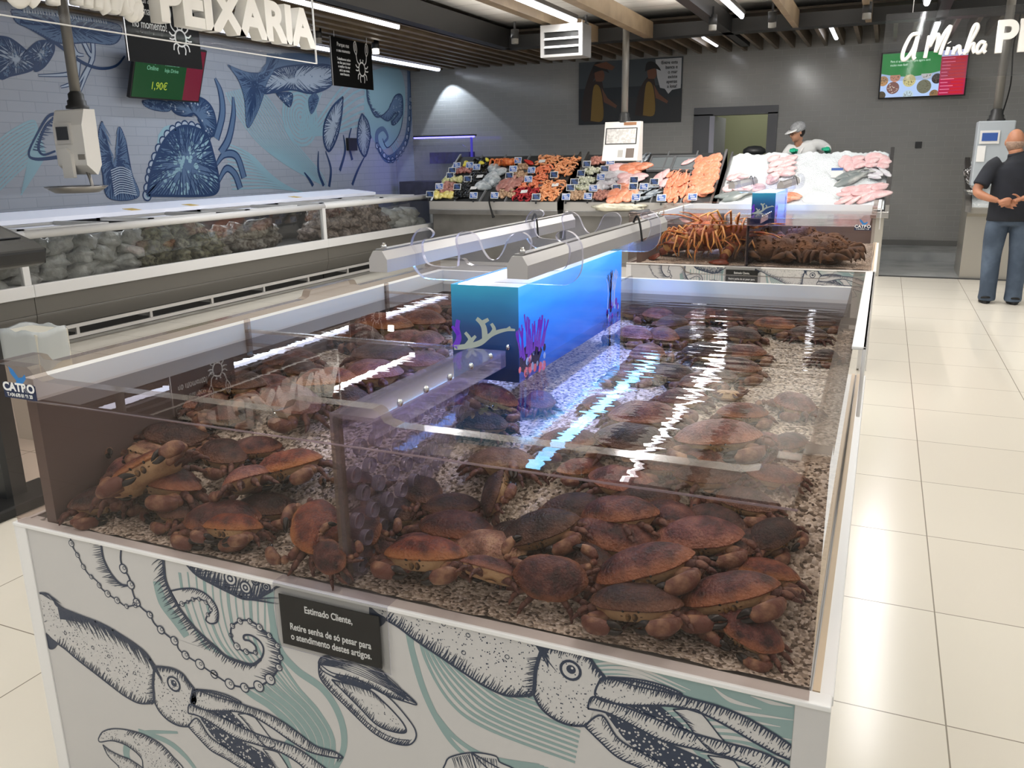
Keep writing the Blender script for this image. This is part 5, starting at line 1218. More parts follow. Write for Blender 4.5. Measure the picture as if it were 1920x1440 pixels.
def crab_drawing(mb, f, mi=0):
    L_ = lambda pts, w=.05, n=None: stroke2(mb, pts, w, f, mi, .002, n)
    L_([(.28 * math.cos(a), .28 * math.sin(a)) for a in np.linspace(0, 2 * PI, 13)], .06, 30)
    for s in (-1, 1):
        L_([(s * .1, .28), (s * .12, .36)]); L_([(s * .12, .36), (s * .13, .40)], .09)
        L_([(s * .22, .18), (s * .4, .32), (s * .46, .55)])
        L_([(s * .46, .55), (s * .62, .75), (s * .62, 1.), (s * .5, 1.1), (s * .42, 1.0), (s * .38, .75), (s * .46, .55)], .05, 24); L_([(s * .5, .72), (s * .52, .9), (s * .5, 1.02)])
        for q in ([(.27, .08), (.42, .06), (.55, .16)], [(.27, -.04), (.42, -.08), (.56, -.06)], [(.22, -.18), (.36, -.26), (.4, -.44)], [(.12, -.25), (.2, -.38), (.16, -.56)]): L_([(s * a, b) for a, b in q])
def black_sign(y0, y1, z0, z1, x, label, kind):
    t = thing('hanging_black_sign', label, 'sign', (x, (y0 + y1) / 2, z0)); h = (y1 - y0) / 2; zt = 3.315 - z0
    MB().box(-.006, .006, -h, h, 0, z1 - z0).build('board', mat('sign_black', '#070707', .6, spec=.15), t)
    MB().box(-.008, .008, -h, -h + .012, 0, z1 - z0).build('edge_strip', M_alu, t)
    d = MB(); f = lambda a, b, o: (.0065 + o * .3, h * .45 + a * .26, (z1 - z0) * (.42 if kind else .44) + b * .30 * (1 if kind else .9)); crab_drawing(d, f); d.build('crab_drawing', M_chalk, t)
    for q in (-h + .1, h - .1): MB().tube([(0, q, z1 - z0), (0, q, zt)], .004, 6).build('suspension_wire', M_alu, t)
    if kind:
        for k, (tx, zz, sz) in enumerate((('Porque nas', .50, .07), ('o seu momento', .43, .055), ('Trabalhamos todos', .33, .045), ('os dias para trazer', .285, .045), ('o melhor do mar', .24, .045), ('até à sua mesa', .195, .045), ('com frescura', .15, .045))):
            text_curve(tx, sz, M_chalk, t, 'lettering', (.008, -h * .42, zz), (PI / 2, 0, PI / 2), .0005, .0005, 'CENTER', .85)
    else:
        for k, (tx, zz) in enumerate((('Cozedura grátis a', .56), ('de marisco', .46), ('no momento!', .34))):
            text_curve(tx, .105, M_chalk, t, 'lettering', (.008, -h * .35, zz), (PI / 2, 0, PI / 2), .0005, .0008, 'CENTER', .72)
    return t
black_sign(9.30, 10.24, 2.42, 3.0, -6.5, 'black hanging sign with white crab drawing, under the lit spotlight', True)
black_sign(6.10, 7.04, 2.42, 3.03, -6.5, 'black hanging sign with crab drawing, partly behind the big letters', False)
def screen_mat(name, col, e=1.): return mat(name, '#050505', .2, emit=col, es=e)
def screen(name, label, loc, rot, w_, h_):
    t = thing(name, label, 'screen', loc); t.rotation_euler = rot
    MB().box(-w_ / 2 - .02, w_ / 2 + .02, .0, .05, -.02, h_ + .02).build('casing', M_black, t, bevel=.005)
    MB().box(-.12, .12, .05, .2, h_ * .3, h_ * .6).build('bracket', M_black, t)
    return t
w_, h_ = 1.05, .60
t = screen('wall_screen', 'dim green screen with pink strip on the painted left wall', (-8.02, 8.03, 2.25), (math.radians(20), 0, PI / 2), w_, h_)
MB().box(-w_ / 2, w_ * .24, -.003, 0, 0, h_).build('green_panel', screen_mat('screen_dark_green', '#0f4a26', .7), t)
MB().box(w_ * .24, w_ / 2, -.003, 0, 0, h_).build('pink_panel', screen_mat('screen_dark_pink', '#7c2038', .7), t)
for tx, a, b, s, m_ in (('Compra', -.27, .42, .07, 't'), ('Online', -.27, .34, .07, 't'), ('Recolha na', .02, .40, .055, 't'), ('loja Drive', .02, .33, .06, 't'), ('1,90€', -.14, .14, .12, 'p')):
    text_curve(tx, s, screen_mat('screen_text_pale', '#6fa98a', .8) if m_ == 't' else screen_mat('screen_text_yellow', '#9fb13c', .9), t, 'lettering', (a, -.005, b), (PI / 2, 0, 0), .0005, .001, 'CENTER', .9)
w_, h_ = 1.10, .60
t = screen('wall_screen', 'bright screen with green top and bowls of beans on the grey back wall', (.36, YB - .16, 2.275), (math.radians(8), 0, math.radians(-4)), w_, h_)
xs = w_ * .2
MB().box(-w_ / 2, xs, -.003, 0, 0, h_).build('picture_panel', screen_mat('screen_pale_blue', '#b4cdf6', 1.), t)
g = MB(); fp = lambda a, b, o: (a, -.0035 - o, b)
fill2(g, [(-w_ / 2, h_), (-w_ / 2, .33)] + [(-w_ / 2 + (xs + w_ / 2) * k / 10, .33 - .055 * math.sin(PI * k / 10)) for k in range(11)] + [(xs, h_)], fp, 0); g.build('green_panel', screen_mat('screen_green', '#128a3c', 1.), t)
rr = random.Random(2)
for cx, cy, r_, c_ in ((-.38, .13, .085, '#7d5a55'), (-.17, .22, .085, '#c8bf86'), (.03, .13, .095, '#6f705e'), (-.52, .23, .07, '#b48a5e'), (-.36, .28, .07, '#c98e76'), (.05, .30, .07, '#cfcfd2'), (.19, .23, .07, '#2c2328'), (-.53, .03, .06, '#4c4436'), (-.17, .02, .07, '#bcd0da'), (.17, .02, .06, '#8d6c4a')):
    g = MB(); pts = [(min(max(cx + r_ * math.cos(a), -w_ / 2), xs), max(min(cy + r_ * math.sin(a), .335 - .03), 0)) for a in np.linspace(0, 2 * PI, 22)[:-1]]
    fill2(g, pts, fp, 0, .0006)
    for k in range(22):
        a, q = rr.uniform(0, 6.28), r_ * .8 * math.sqrt(rr.random()); x_, y_ = cx + q * math.cos(a), cy + q * math.sin(a)
        if -w_ / 2 < x_ < xs - .02 and .01 < y_ < .29: fill2(g, [(x_ - .008, y_), (x_, y_ - .006), (x_ + .008, y_), (x_, y_ + .006)], fp, 1, .0009)
    g.build('bean_bowl_picture', [screen_mat('bowl' + c_, c_, 1.), screen_mat('bean_pale', '#d8cfc0', 1.) if c_ == '#7d5a55' else screen_mat('bean_dark', '#5a5240', 1.)], t)
MB().box(xs, w_ / 2, -.003, 0, 0, h_ - .08).build('price_panel', screen_mat('screen_magenta', '#b01648', 1.), t)
MB().box(xs, w_ / 2, -.003, 0, h_ - .08, h_).build('price_header', screen_mat('screen_pale_violet', '#c6cdf8', 1.), t)
g = MB()
for k in range(11): g.box(xs + .03 + rr.uniform(0, .12), w_ / 2 - .02, -.005, -.003, .02 + k * .046, .02 + k * .046 + .03)
g.build('price_bars', screen_mat('screen_red', '#c4102a', 1.), t)
g = MB()
for k in range(11): g.box(xs + .015, xs + .03 + rr.uniform(.06, .16), -.006, -.005, .028 + k * .046, .028 + k * .046 + .008)
g.build('price_lines', screen_mat('screen_pink_line', '#f08cb0', 1.), t)
text_curve('Para si que é sua compra agora será', .042, screen_mat('screen_white', '#d8ffe4', 1.), t, 'lettering', (-.44, -.005, .49), (PI / 2, 0, 0), .0003, .0006, 'LEFT', .85)
text_curve('muito mais fácil!', .042, screen_mat('screen_white', '#d8ffe4', 1.), t, 'lettering', (-.44, -.005, .44), (PI / 2, 0, 0), .0003, .0006, 'LEFT', .85)
# poster
t = thing('fishermen_poster', 'dark poster of two fishermen in yellow overalls high on the back wall', 'poster', (-4.03, YB - .03, 2.03)); W_, H_ = 1.76, 1.0
MB().box(-W_ / 2, W_ / 2, 0, .02, 0, H_).build('board', mat('poster_dark', '#1d2024', .4), t)
g = MB(); fp = lambda a, b, o: (a, -.001 - o, b)
def pf(pts, mi, off=.001, sm=0): fill2(g, pts, fp, mi, off, sm)
pf([(-.88, .58), (.88, .58), (.88, 1.0), (-.88, 1.0)], 0); pf([(-.88, .40), (.88, .40), (.88, .58), (-.88, .58)], 1, .0012)
def fisher(x, z, s, face):
    pf([(x - .22 * s, z + .05), (x - .16 * s, z + .4 * s), (x - .02 * s, z + .62 * s), (x + .1 * s, z + .6 * s), (x + .14 * s, z + .3 * s), (x + .1 * s, z), (x - .2 * s, z)], 2, .002, 30)
    pf([(x - .08 * s, z), (x - .04 * s, z + .5 * s), (x + .06 * s, z + .52 * s), (x + .12 * s, z + .3 * s), (x + .12 * s, z)], 3, .003, 24)
    pf([(x + .0 * s, z + .6 * s), (x - .02 * s, z + .74 * s), (x + .06 * s, z + .8 * s), (x + .14 * s, z + .72 * s), (x + .12 * s, z + .6 * s)], 4, .003, 20)
    pf([(x - .06 * s, z + .72 * s), (x - .03 * s, z + .86 * s), (x + .1 * s, z + .86 * s), (x + .22 * s, z + .72 * s), (x + .1 * s, z + .76 * s)], 5, .004, 20)
    pf([(x + .1 * s, z + .5 * s), (x + .2 * s, z + .34 * s), (x + .36 * s, z + .22 * s), (x + .34 * s, z + .18 * s), (x + .14 * s, z + .28 * s)], 4, .004)
fisher(-.58, .06, 1.05, 0); pf([(-.84, .1), (-.78, .55), (-.62, .95), (-.5, .99), (-.42, .9), (-.6, .75), (-.7, .4), (-.74, .05)], 2, .0015, 26); pf([(-.62, .95), (-.4, .99), (-.25, .9), (-.3, .85), (-.5, .9)], 4, .0045); fisher(.32, .12, .95, 0)
pf([(.43, .98), (.86, .98), (.86, .52), (.72, .5), (.66, .44), (.6, .52), (.52, .54), (.47, .7)], 6, .002)
g.build('photograph', [mat('poster_sky', '#40464a', .5), mat('poster_sea', '#20272d', .5), mat('poster_brown', '#2c1d18', .5), mat('poster_yellow', '#86692a', .5), mat('poster_skin', '#6e4632', .5), mat('poster_cap', '#1a1715', .5), mat('poster_bubble', '#b9babc', .5)], t)
for k, tx in enumerate(('Entre esta', 'banca e', 'o mar', 'existe', 'apenas', 'a lota!')):
    text_curve(tx, .072, M_black, t, 'lettering', (.80, -.008, .92 - k * .073), (PI / 2, 0, 0), .0005, .001, 'RIGHT', .9)
# fan heater
t = thing('fan_heater', 'grey louvred fan heater hanging from the ceiling beams', 'heater', (-3.68, 10, 2.66))
MB().box(-.265, .265, 0, .3, 0, .36).build('case', mat('heater_grey', '#8f8f8e', .4, .3), t)
MB().box(-.22, .22, -.004, .0, .03, .28).build('opening', M_black, t)
fr = MB(); fr.box(-.265, -.22, -.03, 0, 0, .36).box(.22, .265, -.03, 0, 0, .36).box(-.22, .22, -.03, 0, 0, .03).box(-.22, .22, -.03, 0, .28, .36); fr.build('frame', M_alu, t)
for k in range(4):
    if k in (0, 3): continue
MB().prism([(-.035, .19), (.0, .215), (.0, .222), (-.035, .2)], -.22, .22, 'x').build('louvre', M_white, t); MB().prism([(-.035, .10), (.0, .125), (.0, .132), (-.035, .11)], -.22, .22, 'x').build('louvre', M_white, t)
for x in (-.2, .2): MB().tube([(x, .15, .36), (x, .15, .42)], .006, 6).build('hanger_rod', M_alu, t)
# scales hung on posts
def post(t, x, y, z0, z1, r_=.028):
    putw(MB().tube([(x, y, z0), (x, y, z1)], r_, 14), 'post', mat('post_grey', '#77746f', .4, .4), t)
    putw(MB().lathe([(r_ + .045, 0), (r_ + .045, .02), (r_ + .03, .03), (r_ + .03, .06), (r_ + .018, .07), (r_ + .018, .11), (r_, .13)], (x, y, z0)), 'post_collar', M_dark, t)
M_scale = mat('scale_white', '#dfddd9', .4)
t = thing('hanging_scale', 'white hanging scale with a steel pan before the painted wall', 'scale', (-5.93, 5, 1.4))
post(t, -5.93, 5.0, 1.93, 3.4, .04)
putw(MB().prism([(4.86, 1.5), (4.95, 1.42), (5.0, 1.5), (5.0, 1.92), (4.9, 1.92), (4.86, 1.8)], -6.07, -5.75, 'x'), 'body', M_scale, t, bevel=.012)
putw(MB().box(-6.03, -5.87, 4.845, 4.87, 1.66, 1.82), 'display_frame', mat('scale_grey_frame', '#c9c7c4', .4), t); putw(MB().box(-6.015, -5.89, 4.84, 4.85, 1.69, 1.79), 'display', mat('dim_screen', '#3a3c40', .15), t)
putw(MB().box(-5.83, -5.76, 4.855, 4.862, 1.54, 1.58), 'label_plate', mat('scale_plate', '#8a8680', .4), t)
putw(MB().prism([(-5.99, 1.40), (-5.88, 1.40), (-5.88, 1.58), (-5.93, 1.63), (-5.99, 1.62)], 4.83, 4.86, 'y'), 'printer_cover', M_scale, t, bevel=.008)
putw(MB().tube(ipol([(-5.89, 4.95, 1.5), (-5.83, 4.93, 1.42), (-5.8, 4.92, 1.36), (-5.8, 4.92, 1.30)], 12), .014, 8), 'pan_arm', M_steel, t)
putw(MB().lathe([(0, .0), (.16, 0), (.21, .03), (.235, .05), (.225, .052), (.16, .012), (0, .01)], (-5.95, 4.9, 1.285), 28), 'pan', M_steel, t)
t = thing('counter_scale', 'white scale with keypad on a ceiling post above the seafood counters', 'scale', (-3.22, 11.1, 1.44))
post(t, -3.24, 11.2, 1.93, 3.3, .045)
putw(MB().prism([(10.98, 1.44), (11.25, 1.44), (11.25, 1.94), (11.12, 1.94), (11.05, 1.64)], -3.48, -3.0, 'x'), 'body', M_scale, t, bevel=.012)
def slope(mb, x0, x1, a0, a1, m_, name, o=.004):
    P0, P1 = Vector((0, 11.05, 1.64)), Vector((0, 11.12, 1.94)); v = [P0.lerp(P1, a0), P0.lerp(P1, a1)]
    mb.add([(x0, v[0].y - o, v[0].z), (x1, v[0].y - o, v[0].z), (x1, v[1].y - o, v[1].z), (x0, v[1].y - o, v[1].z)], [(0, 1, 2, 3)]); putw(mb, name, m_, t)
slope(MB(), -3.46, -3.03, .04, .74, M_dark, 'keypad_frame'); slope(MB(), -3.445, -3.045, .08, .70, mat('keypad_pale', '#cfccc9', .4, noise=(30, '#b8b5b2', .45, .55)), 'keypad', .007)
slope(MB(), -3.22, -3.05, .84, .97, mat('scale_display_amber', '#8a5a34', .3), 'display')
def slope2(x0, x1, a0, a1, m_, name):
    mb = MB(); P0, P1 = Vector((0, 10.98, 1.44)), Vector((0, 11.05, 1.64)); v = [P0.lerp(P1, a0), P0.lerp(P1, a1)]
    mb.add([(x0, v[0].y - .004, v[0].z), (x1, v[0].y - .004, v[0].z), (x1, v[1].y - .004, v[1].z), (x0, v[1].y - .004, v[1].z)], [(0, 1, 2, 3)]); putw(mb, name, m_, t)
slope2(-3.16, -3.05, .2, .8, mat('printer_brown', '#5d5048', .4), 'printer_slot'); slope2(-3.27, -3.2, .25, .7, mat('button_grey', '#a5a29e', .4), 'button_pad')
t = thing('customer_scale', 'grey scale with a blue display above the right hand counter, by the man', 'scale', (1.05, 10.9, 1.1))
post(t, 1.06, 10.95, 1.81, 3.3, .045)
putw(MB().box(.88, 1.24, 10.8, 11.05, 1.12, 1.81), 'body', mat('scale_cool_grey', '#a9b0b6', .4), t, bevel=.012); putw(MB().box(.91, 1.1, 10.785, 10.805, 1.57, 1.71), 'display_frame', M_scale, t); putw(MB().box(.93, 1.08, 10.78, 10.786, 1.60, 1.685), 'display', screen_mat('scale_blue_display', '#3f62a8', .8), t)
putw(MB().box(.9, .98, 10.79, 10.8, 1.38, 1.55), 'receipt', M_white, t)
putw(MB().tube(ipol([(1.12, 11.0, 1.9), (1.16, 11.0, 2.2), (1.14, 11.0, 2.6), (1.18, 11.0, 3.0)], 16), .008, 6), 'cable', M_rubber, t)
# ---------------------------------------------------------------- fish counters at the back
def plane_hit(px, py, A, n):
    d = RX * (px - 960) + RD * (py - 720) + RF * F_PX
    return CAM + d * ((A - CAM).dot(n) / d.dot(n))
SA, SN = Vector((0, 11.3, .885)), Vector((0, -.62, .95)).normalized()
IA, IN = Vector((0, 11.32, .82)), Vector((0, -.65, 1.0)).normalized()
k5 = lambda p: (780 + p[0] / 6.857, 240 + p[1] / 6.857)
k6 = lambda p: (1040 + p[0] / 5.647, 270 + p[1] / 5.647)
k7 = lambda p: (1320 + p[0] / 5.333, 210 + p[1] / 5.333)
M_trayg = mat('tray_grey', '#77797b', .4); M_trayd = mat('tray_dark', '#3b3c3d', .5)
M_cfront = mat('counter_steel', '#8f8c88', .34, .6, noise=(3, '#7f7c78', .35, .65))
def counter(x0, x1, label):
    t = thing('seafood_counter', label, 'counter', ((x0 + x1) / 2, 11.3, 0))
    putw(MB().box(x0, x1, 11.36, 12.4, 0.0, .74), 'cabinet', M_cfront, t)
    putw(MB().box(x0 - .01, x1 + .01, 11.26, 12.4, .70, .775), 'ledge', M_steel, t, bevel=.008)
    putw(MB().prism([(11.3, .775), (11.3, .875), (12.3, 1.527), (12.3, .775)], x0, x1, 'x'), 'display_slope', M_trayd, t)
    putw(MB().box(x0, x1, 11.268, 11.298, .77, .89), 'front_lip', mat('lip_steel', '#b9b5b0', .35, .4), t)
    putw(MB().prism([(11.28, .775), (11.28, .90), (12.32, 1.575), (12.32, .775)], x1 - .03, x1, 'x'), 'side_wall', M_steel, t)
    putw(MB().prism([(11.28, .775), (11.28, .90), (12.32, 1.575), (12.32, .775)], x0, x0 + .03, 'x'), 'side_wall', M_steel, t)
    for k in range(1, 5):
        a = x0 + (x1 - x0) * k / 5; putw(MB().prism([(11.29, .86), (11.29, .905), (12.3, 1.562), (12.3, 1.5)], a - .01, a + .01, 'x'), 'divider', M_trayg, t)
    for k in range(1, 3):
        a = k / 3; y, z = 11.3 + a, .875 + .652 * a; putw(MB().box(x0, x1, y - .012, y + .012, z - .02, z + .035), 'divider', M_trayg, t)
    return t
counter(-6.27, -4.22, 'left steel counter heaped with orange shrimp, shellfish and dark mussels')
counter(-4.12, -2.06, 'middle steel counter with pink fillets and two empty grey trays')
def frame_on(A, n, P, spin, tilt=(0, 0)):
    z = n; x = Vector((1, 0, 0)); y = z.cross(x)
    R = Matrix((x, y, z)).transposed() @ Matrix.Rotation(spin, 3, 'Z') @ Matrix.Rotation(tilt[0], 3, 'X') @ Matrix.Rotation(tilt[1], 3, 'Y')
    return R.to_euler()
rf = random.Random(21)
def heap(proto, conv, quad, count, label, group, A=SA, n=SN, lift=.02, pile=.03, spin=None, tilt=.5, sc_=(.85, 1.2)):
    proto['label'] = label; proto['group'] = group
    q = [conv(p) for p in quad]; first = True
    nx = max(1, round(math.sqrt(count * 1.4))); ny = max(1, math.ceil(count / nx)); c = 0
    for j in range(ny):
        for i in range(nx):
            if c >= count: break
            a, b = (i + .5 + rf.uniform(-.3, .3)) / nx, (j + .5 + rf.uniform(-.3, .3)) / ny
            p = [(1 - b) * ((1 - a) * q[0][e] + a * q[1][e]) + b * ((1 - a) * q[3][e] + a * q[2][e]) for e in (0, 1)]
            P = plane_hit(p[0], p[1], A + n * lift, n) + n * (rf.random() * pile)
            rot = frame_on(A, n, P, rf.uniform(0, 6.28) if spin is None else spin + rf.uniform(-.25, .25), (rf.uniform(-tilt, tilt), rf.uniform(-tilt, tilt)))
            s = rf.uniform(*sc_)
            if first: proto.location = P; proto.rotation_euler = rot; proto.scale = (s,) * 3; first = False
            else: dup(proto, P, rot, s)
            c += 1
def item(name, mb, m, cat): return tag(mb.build(name, m), None, cat)
def shrimp(m, s=1., name='cooked_shrimp'):
    P = [(.045 * math.cos(a) * s, .032 * math.sin(a) * s, 0) for a in np.linspace(-.4, 3.3, 9)]
    mb = MB().tube(P, [.004 * s, .011 * s, .015 * s, .017 * s, .016 * s, .014 * s, .011 * s, .008 * s, .011 * s], 8)
    mb.tube([P[0], (P[0][0] + .012 * s, P[0][1] - .035 * s, .01 * s)], [.003 * s, .001], 5); return item(name, mb, m, 'shrimp')
def pebble(name, m, cat, sx, sy, sz, seed=1, amp=.15): return item(name, lump_mesh(seed, sx, sy, sz, amp), m, cat)
def slab_item(name, m, cat, l, w_, h):
    mb = MB(); mb.ell((0, 0, 0), (l, w_, h), 14, 8, 0, None, lambda p: (p.x, p.y * (1 - .35 * p.x), max(p.z, -.4))); return item(name, mb, m, cat)
def fish_item(name, m, l):
    mb = MB().tube([(-l * .5, 0, 0), (-l * .42, 0, 0), (-l * .2, 0, 0), (l * .1, 0, 0), (l * .32, 0, 0), (l * .42, 0, 0)], [.01 * l, .09 * l, .16 * l, .13 * l, .05 * l, .03 * l], 12, flat=.55)
    mb.prism([(l * .4, 0), (l * .56, .11 * l), (l * .52, 0), (l * .56, -.11 * l)], -.008 * l, .008 * l, 'z'); mb.prism([(-.1 * l, .13 * l), (.08 * l, .22 * l), (.12 * l, .1 * l)], -.006 * l, .006 * l, 'z'); return item(name, mb, m, 'fish')
M_or = mat('shrimp_orange', '#e08a52', .4, noise=(40, '#f2b488', .4, .65)); M_or2 = mat('shrimp_red_orange', '#d8663c', .4, noise=(40, '#eb9a74', .4, .65))
M_dr = mat('shrimp_dark_red', '#8c1420', .35, noise=(40, '#b02a30', .4, .65)); M_mu = mat('mussel_black', '#1b1c1d', .25); M_cl = mat('clam_beige', '#c9a98a', .4, noise=(30, '#8f6e54', .4, .6))
M_wc = mat('clam_white_green', '#dfe0cf', .4, noise=(24, '#7d8658', .45, .62)); M_ye = mat('shell_yellow', '#d8c560', .4, noise=(20, '#efe2a0', .4, .6)); M_pk = mat('shell_pink', '#c98f80', .4, noise=(22, '#8a5a50', .4, .6))
M_cut = mat('cuttlefish_mauve', '#a06a62', .35, noise=(12, '#c4968c', .4, .65)); M_sal = mat('salmon_orange', '#e8906e', .35, noise=(18, '#f2b39a', .45, .62)); M_pf = mat('fillet_pink', '#e2b4b6', .35, noise=(14, '#efd2d2', .4, .6))
M_wf = mat('fillet_white', '#dcdce0', .35, noise=(12, '#c2bcc4', .4, .6)); M_sil = mat('fish_silver', '#b9c2ca', .25, .3, noise=(9, '#59646e', .4, .62)); M_gre = mat('fish_grey', '#7c8484', .3, noise=(7, '#c6c6c2', .45, .7))
LC, MC = 'left seafood counter', 'middle seafood counter'
sh = lambda m, s=1.: shrimp(m, s)
# left counter
heap(pebble('yellow_shell', M_ye, 'shellfish', .055, .045, .035), k5, [(250, 845), (480, 850), (460, 905), (230, 895)], 14, 'yellow shellfish at the front left corner of the left counter', 'yellow shellfish')
heap(pebble('pink_shell', M_pk, 'shellfish', .05, .04, .03, 2), k5, [(290, 795), (500, 800), (490, 840), (270, 840)], 12, 'pinkish shellfish right behind the yellow shellfish, left counter', 'pink shellfish front row')
heap(pebble('pink_shell', M_pk, 'shellfish', .045, .04, .03, 3), k5, [(370, 715), (500, 720), (480, 785), (350, 785)], 14, 'pinkish shellfish in the second row at left end of left counter', 'pink shellfish second row')
heap(pebble('yellow_green_shell', mat('shell_yellow_green', '#b8b878', .4, noise=(20, '#e6e0ac', .4, .6)), 'shellfish', .05, .042, .032, 4), k5, [(380, 640), (600, 645), (580, 705), (355, 700)], 16, 'yellow green shellfish in the third row of the left counter', 'yellow green shellfish')
heap(pebble('reddish_shell', mat('shell_reddish', '#8c4a44', .4, noise=(20, '#c08a80', .4, .6)), 'shellfish', .045, .04, .03, 5), k5, [(530, 525), (730, 530), (710, 580), (510, 575)], 14, 'reddish shellfish in the fourth row at left of left counter', 'reddish shellfish')
mus = pebble('black_mussel', M_mu, 'mussel', .055, .026, .02, 6, .08)
heap(mus, k5, [(520, 800), (700, 805), (690, 915), (490, 910)], 26, 'black mussel in the front tray of the left counter', 'mussels in the front tray')
heap(pebble('black_mussel', M_mu, 'mussel', .055, .026, .02, 7, .08), k5, [(590, 715), (760, 715), (730, 795), (560, 795)], 18, 'black mussel in the middle tray of the left counter', 'mussels in the middle tray')
heap(pebble('black_mussel', M_mu, 'mussel', .06, .028, .022, 8, .08), k5, [(740, 410), (1020, 410), (880, 720), (720, 710)], 46, 'black mussel in the big upper tray of the left counter', 'mussels in the upper tray')
heap(slab_item('lemon_half', mat('lemon_yellow', '#e6d84e', .4), 'lemon', .05, .035, .03), k5, [(590, 440), (960, 410), (980, 470), (600, 490)], 4, 'yellow lemon piece lying among the upper mussels', 'lemons among the mussels', lift=.06)
for cx in (1085, 1145, 1205):
    t = thing('cooked_spider_crab', {1085: 'orange cooked crab, leftmost of the three at the top of left counter', 1145: 'orange cooked crab in the middle of the three atop left counter', 1205: 'orange cooked crab, rightmost of three at the top of left counter'}[cx], 'crab', plane_hit(*k5((cx, 440)), SA + SN * .05, SN), .3, 'orange cooked crabs')
    lump_mesh(cx, .085, .075, .06, .1).build('carapace', mat('cooked_crab_orange', '#d0602c', .4, noise=(14, '#e08a50', .4, .6)), t)
    for s in (-1, 1):
        for k in range(4):
            a = -.7 + k * .45; MB().tube(ipol([(s * .06, a * .07, 0), (s * .13, a * .12, .05), (s * .16, a * .16, -.05)], 8), [.012, .012, .012, .011, .010, .009, .007, .003], 7).build('leg', mat('cooked_crab_orange', '#d0602c'), t)
heap(slab_item('squid_bag', mat('clear_wrapped', '#cfd4d6', .12, noise=(12, '#8e979c', .4, .6), bump=(18, .8, .03)), 'bag', .13, .10, .06), k5, [(850, 650), (1080, 670), (1040, 790), (830, 780)], 3, 'clear wrapped white squid lying left of the mauve cuttlefish', 'wrapped squid', tilt=.2)
heap(slab_item('squid_bag', mat('clear_wrapped', '#cfd4d6'), 'bag', .13, .09, .05), k5, [(960, 530), (1140, 530), (1110, 650), (930, 640)], 3, 'clear wrapped squid in the tray above, under the orange cooked crabs', 'wrapped squid above', tilt=.2)
heap(slab_item('cuttlefish', M_cut, 'cuttlefish', .09, .055, .035), k5, [(1130, 665), (1370, 670), (1320, 795), (1070, 795)], 18, 'mauve cuttlefish in the middle tray of the left counter', 'cuttlefish', spin=1.2)
heap(pebble('beige_clam', M_cl, 'clam', .034, .03, .022, 9), k5, [(1090, 815), (1290, 820), (1260, 910), (1060, 905)], 26, 'beige clam in the front row left of the dark red shrimp', 'clams front row')
heap(pebble('beige_clam', M_cl, 'clam', .034, .03, .022, 10), k5, [(1260, 580), (1430, 585), (1410, 650), (1240, 645)], 20, 'beige clam in the third row of left counter', 'clams third row')
heap(pebble('beige_clam', M_cl, 'clam', .034, .03, .022, 11), k5, [(1320, 480), (1430, 480), (1415, 560), (1300, 555)], 16, 'beige clam in the fourth row of left counter', 'clams fourth row')
heap(sh(M_dr), k5, [(1300, 795), (1580, 800), (1530, 925), (1255, 915)], 40, 'dark red shrimp in the front tray of the left counter', 'dark red shrimp')
heap(sh(M_or), k5, [(1640, 690), (1910, 690), (1800, 935), (1580, 925)], 62, 'orange cooked shrimp in the big front tray of the left counter', 'orange shrimp front tray')
heap(sh(M_or2), k5, [(1370, 705), (1610, 705), (1580, 780), (1335, 775)], 26, 'orange shrimp in the tray behind the dark red shrimp', 'orange shrimp behind the red')
heap(sh(M_or), k5, [(1840, 400), (2110, 380), (1960, 650), (1770, 650)], 56, 'orange cooked shrimp in the long upper right tray of left counter', 'orange shrimp upper right tray')
heap(sh(M_or), k5, [(1590, 375), (1830, 375), (1790, 490), (1545, 485)], 32, 'orange shrimp in the top middle tray of left counter', 'orange shrimp top middle tray')
heap(sh(M_or2), k5, [(1560, 515), (1730, 515), (1710, 590), (1530, 590)], 22, 'pinkish orange shrimp in second tray from the top, left counter', 'shrimp second tray')
heap(sh(M_or2), k5, [(1530, 625), (1690, 625), (1670, 680), (1510, 680)], 16, 'red orange shrimp in third tray from the top, left counter', 'shrimp third tray')
heap(slab_item('red_fish', mat('fish_red', '#c8392e', .3), 'fish', .1, .035, .03), k5, [(1390, 415), (1540, 415), (1540, 455), (1390, 455)], 1, 'single bright red fish lying in the top tray of left counter', 'red fish')
for q, lb in (((1620, 425), 'white paper slip on the shrimp of the top middle tray'), ((1790, 730), 'white paper slip on the shrimp of the front tray'), ((1390, 815), 'white paper slip on the dark red shrimp'), ((820, 620), 'white paper on the mussels, upper tray'), ((740, 770), 'white paper slip beside the wrapped squid')):
    P = plane_hit(*k5(q), SA + SN * .075, SN); tag(MB().box(-.05, .05, -.035, .035, -.002, .002).build('paper_slip', M_white, None, P, frame_on(SA, SN, P, .1)), lb, 'paper', 'white paper slips')
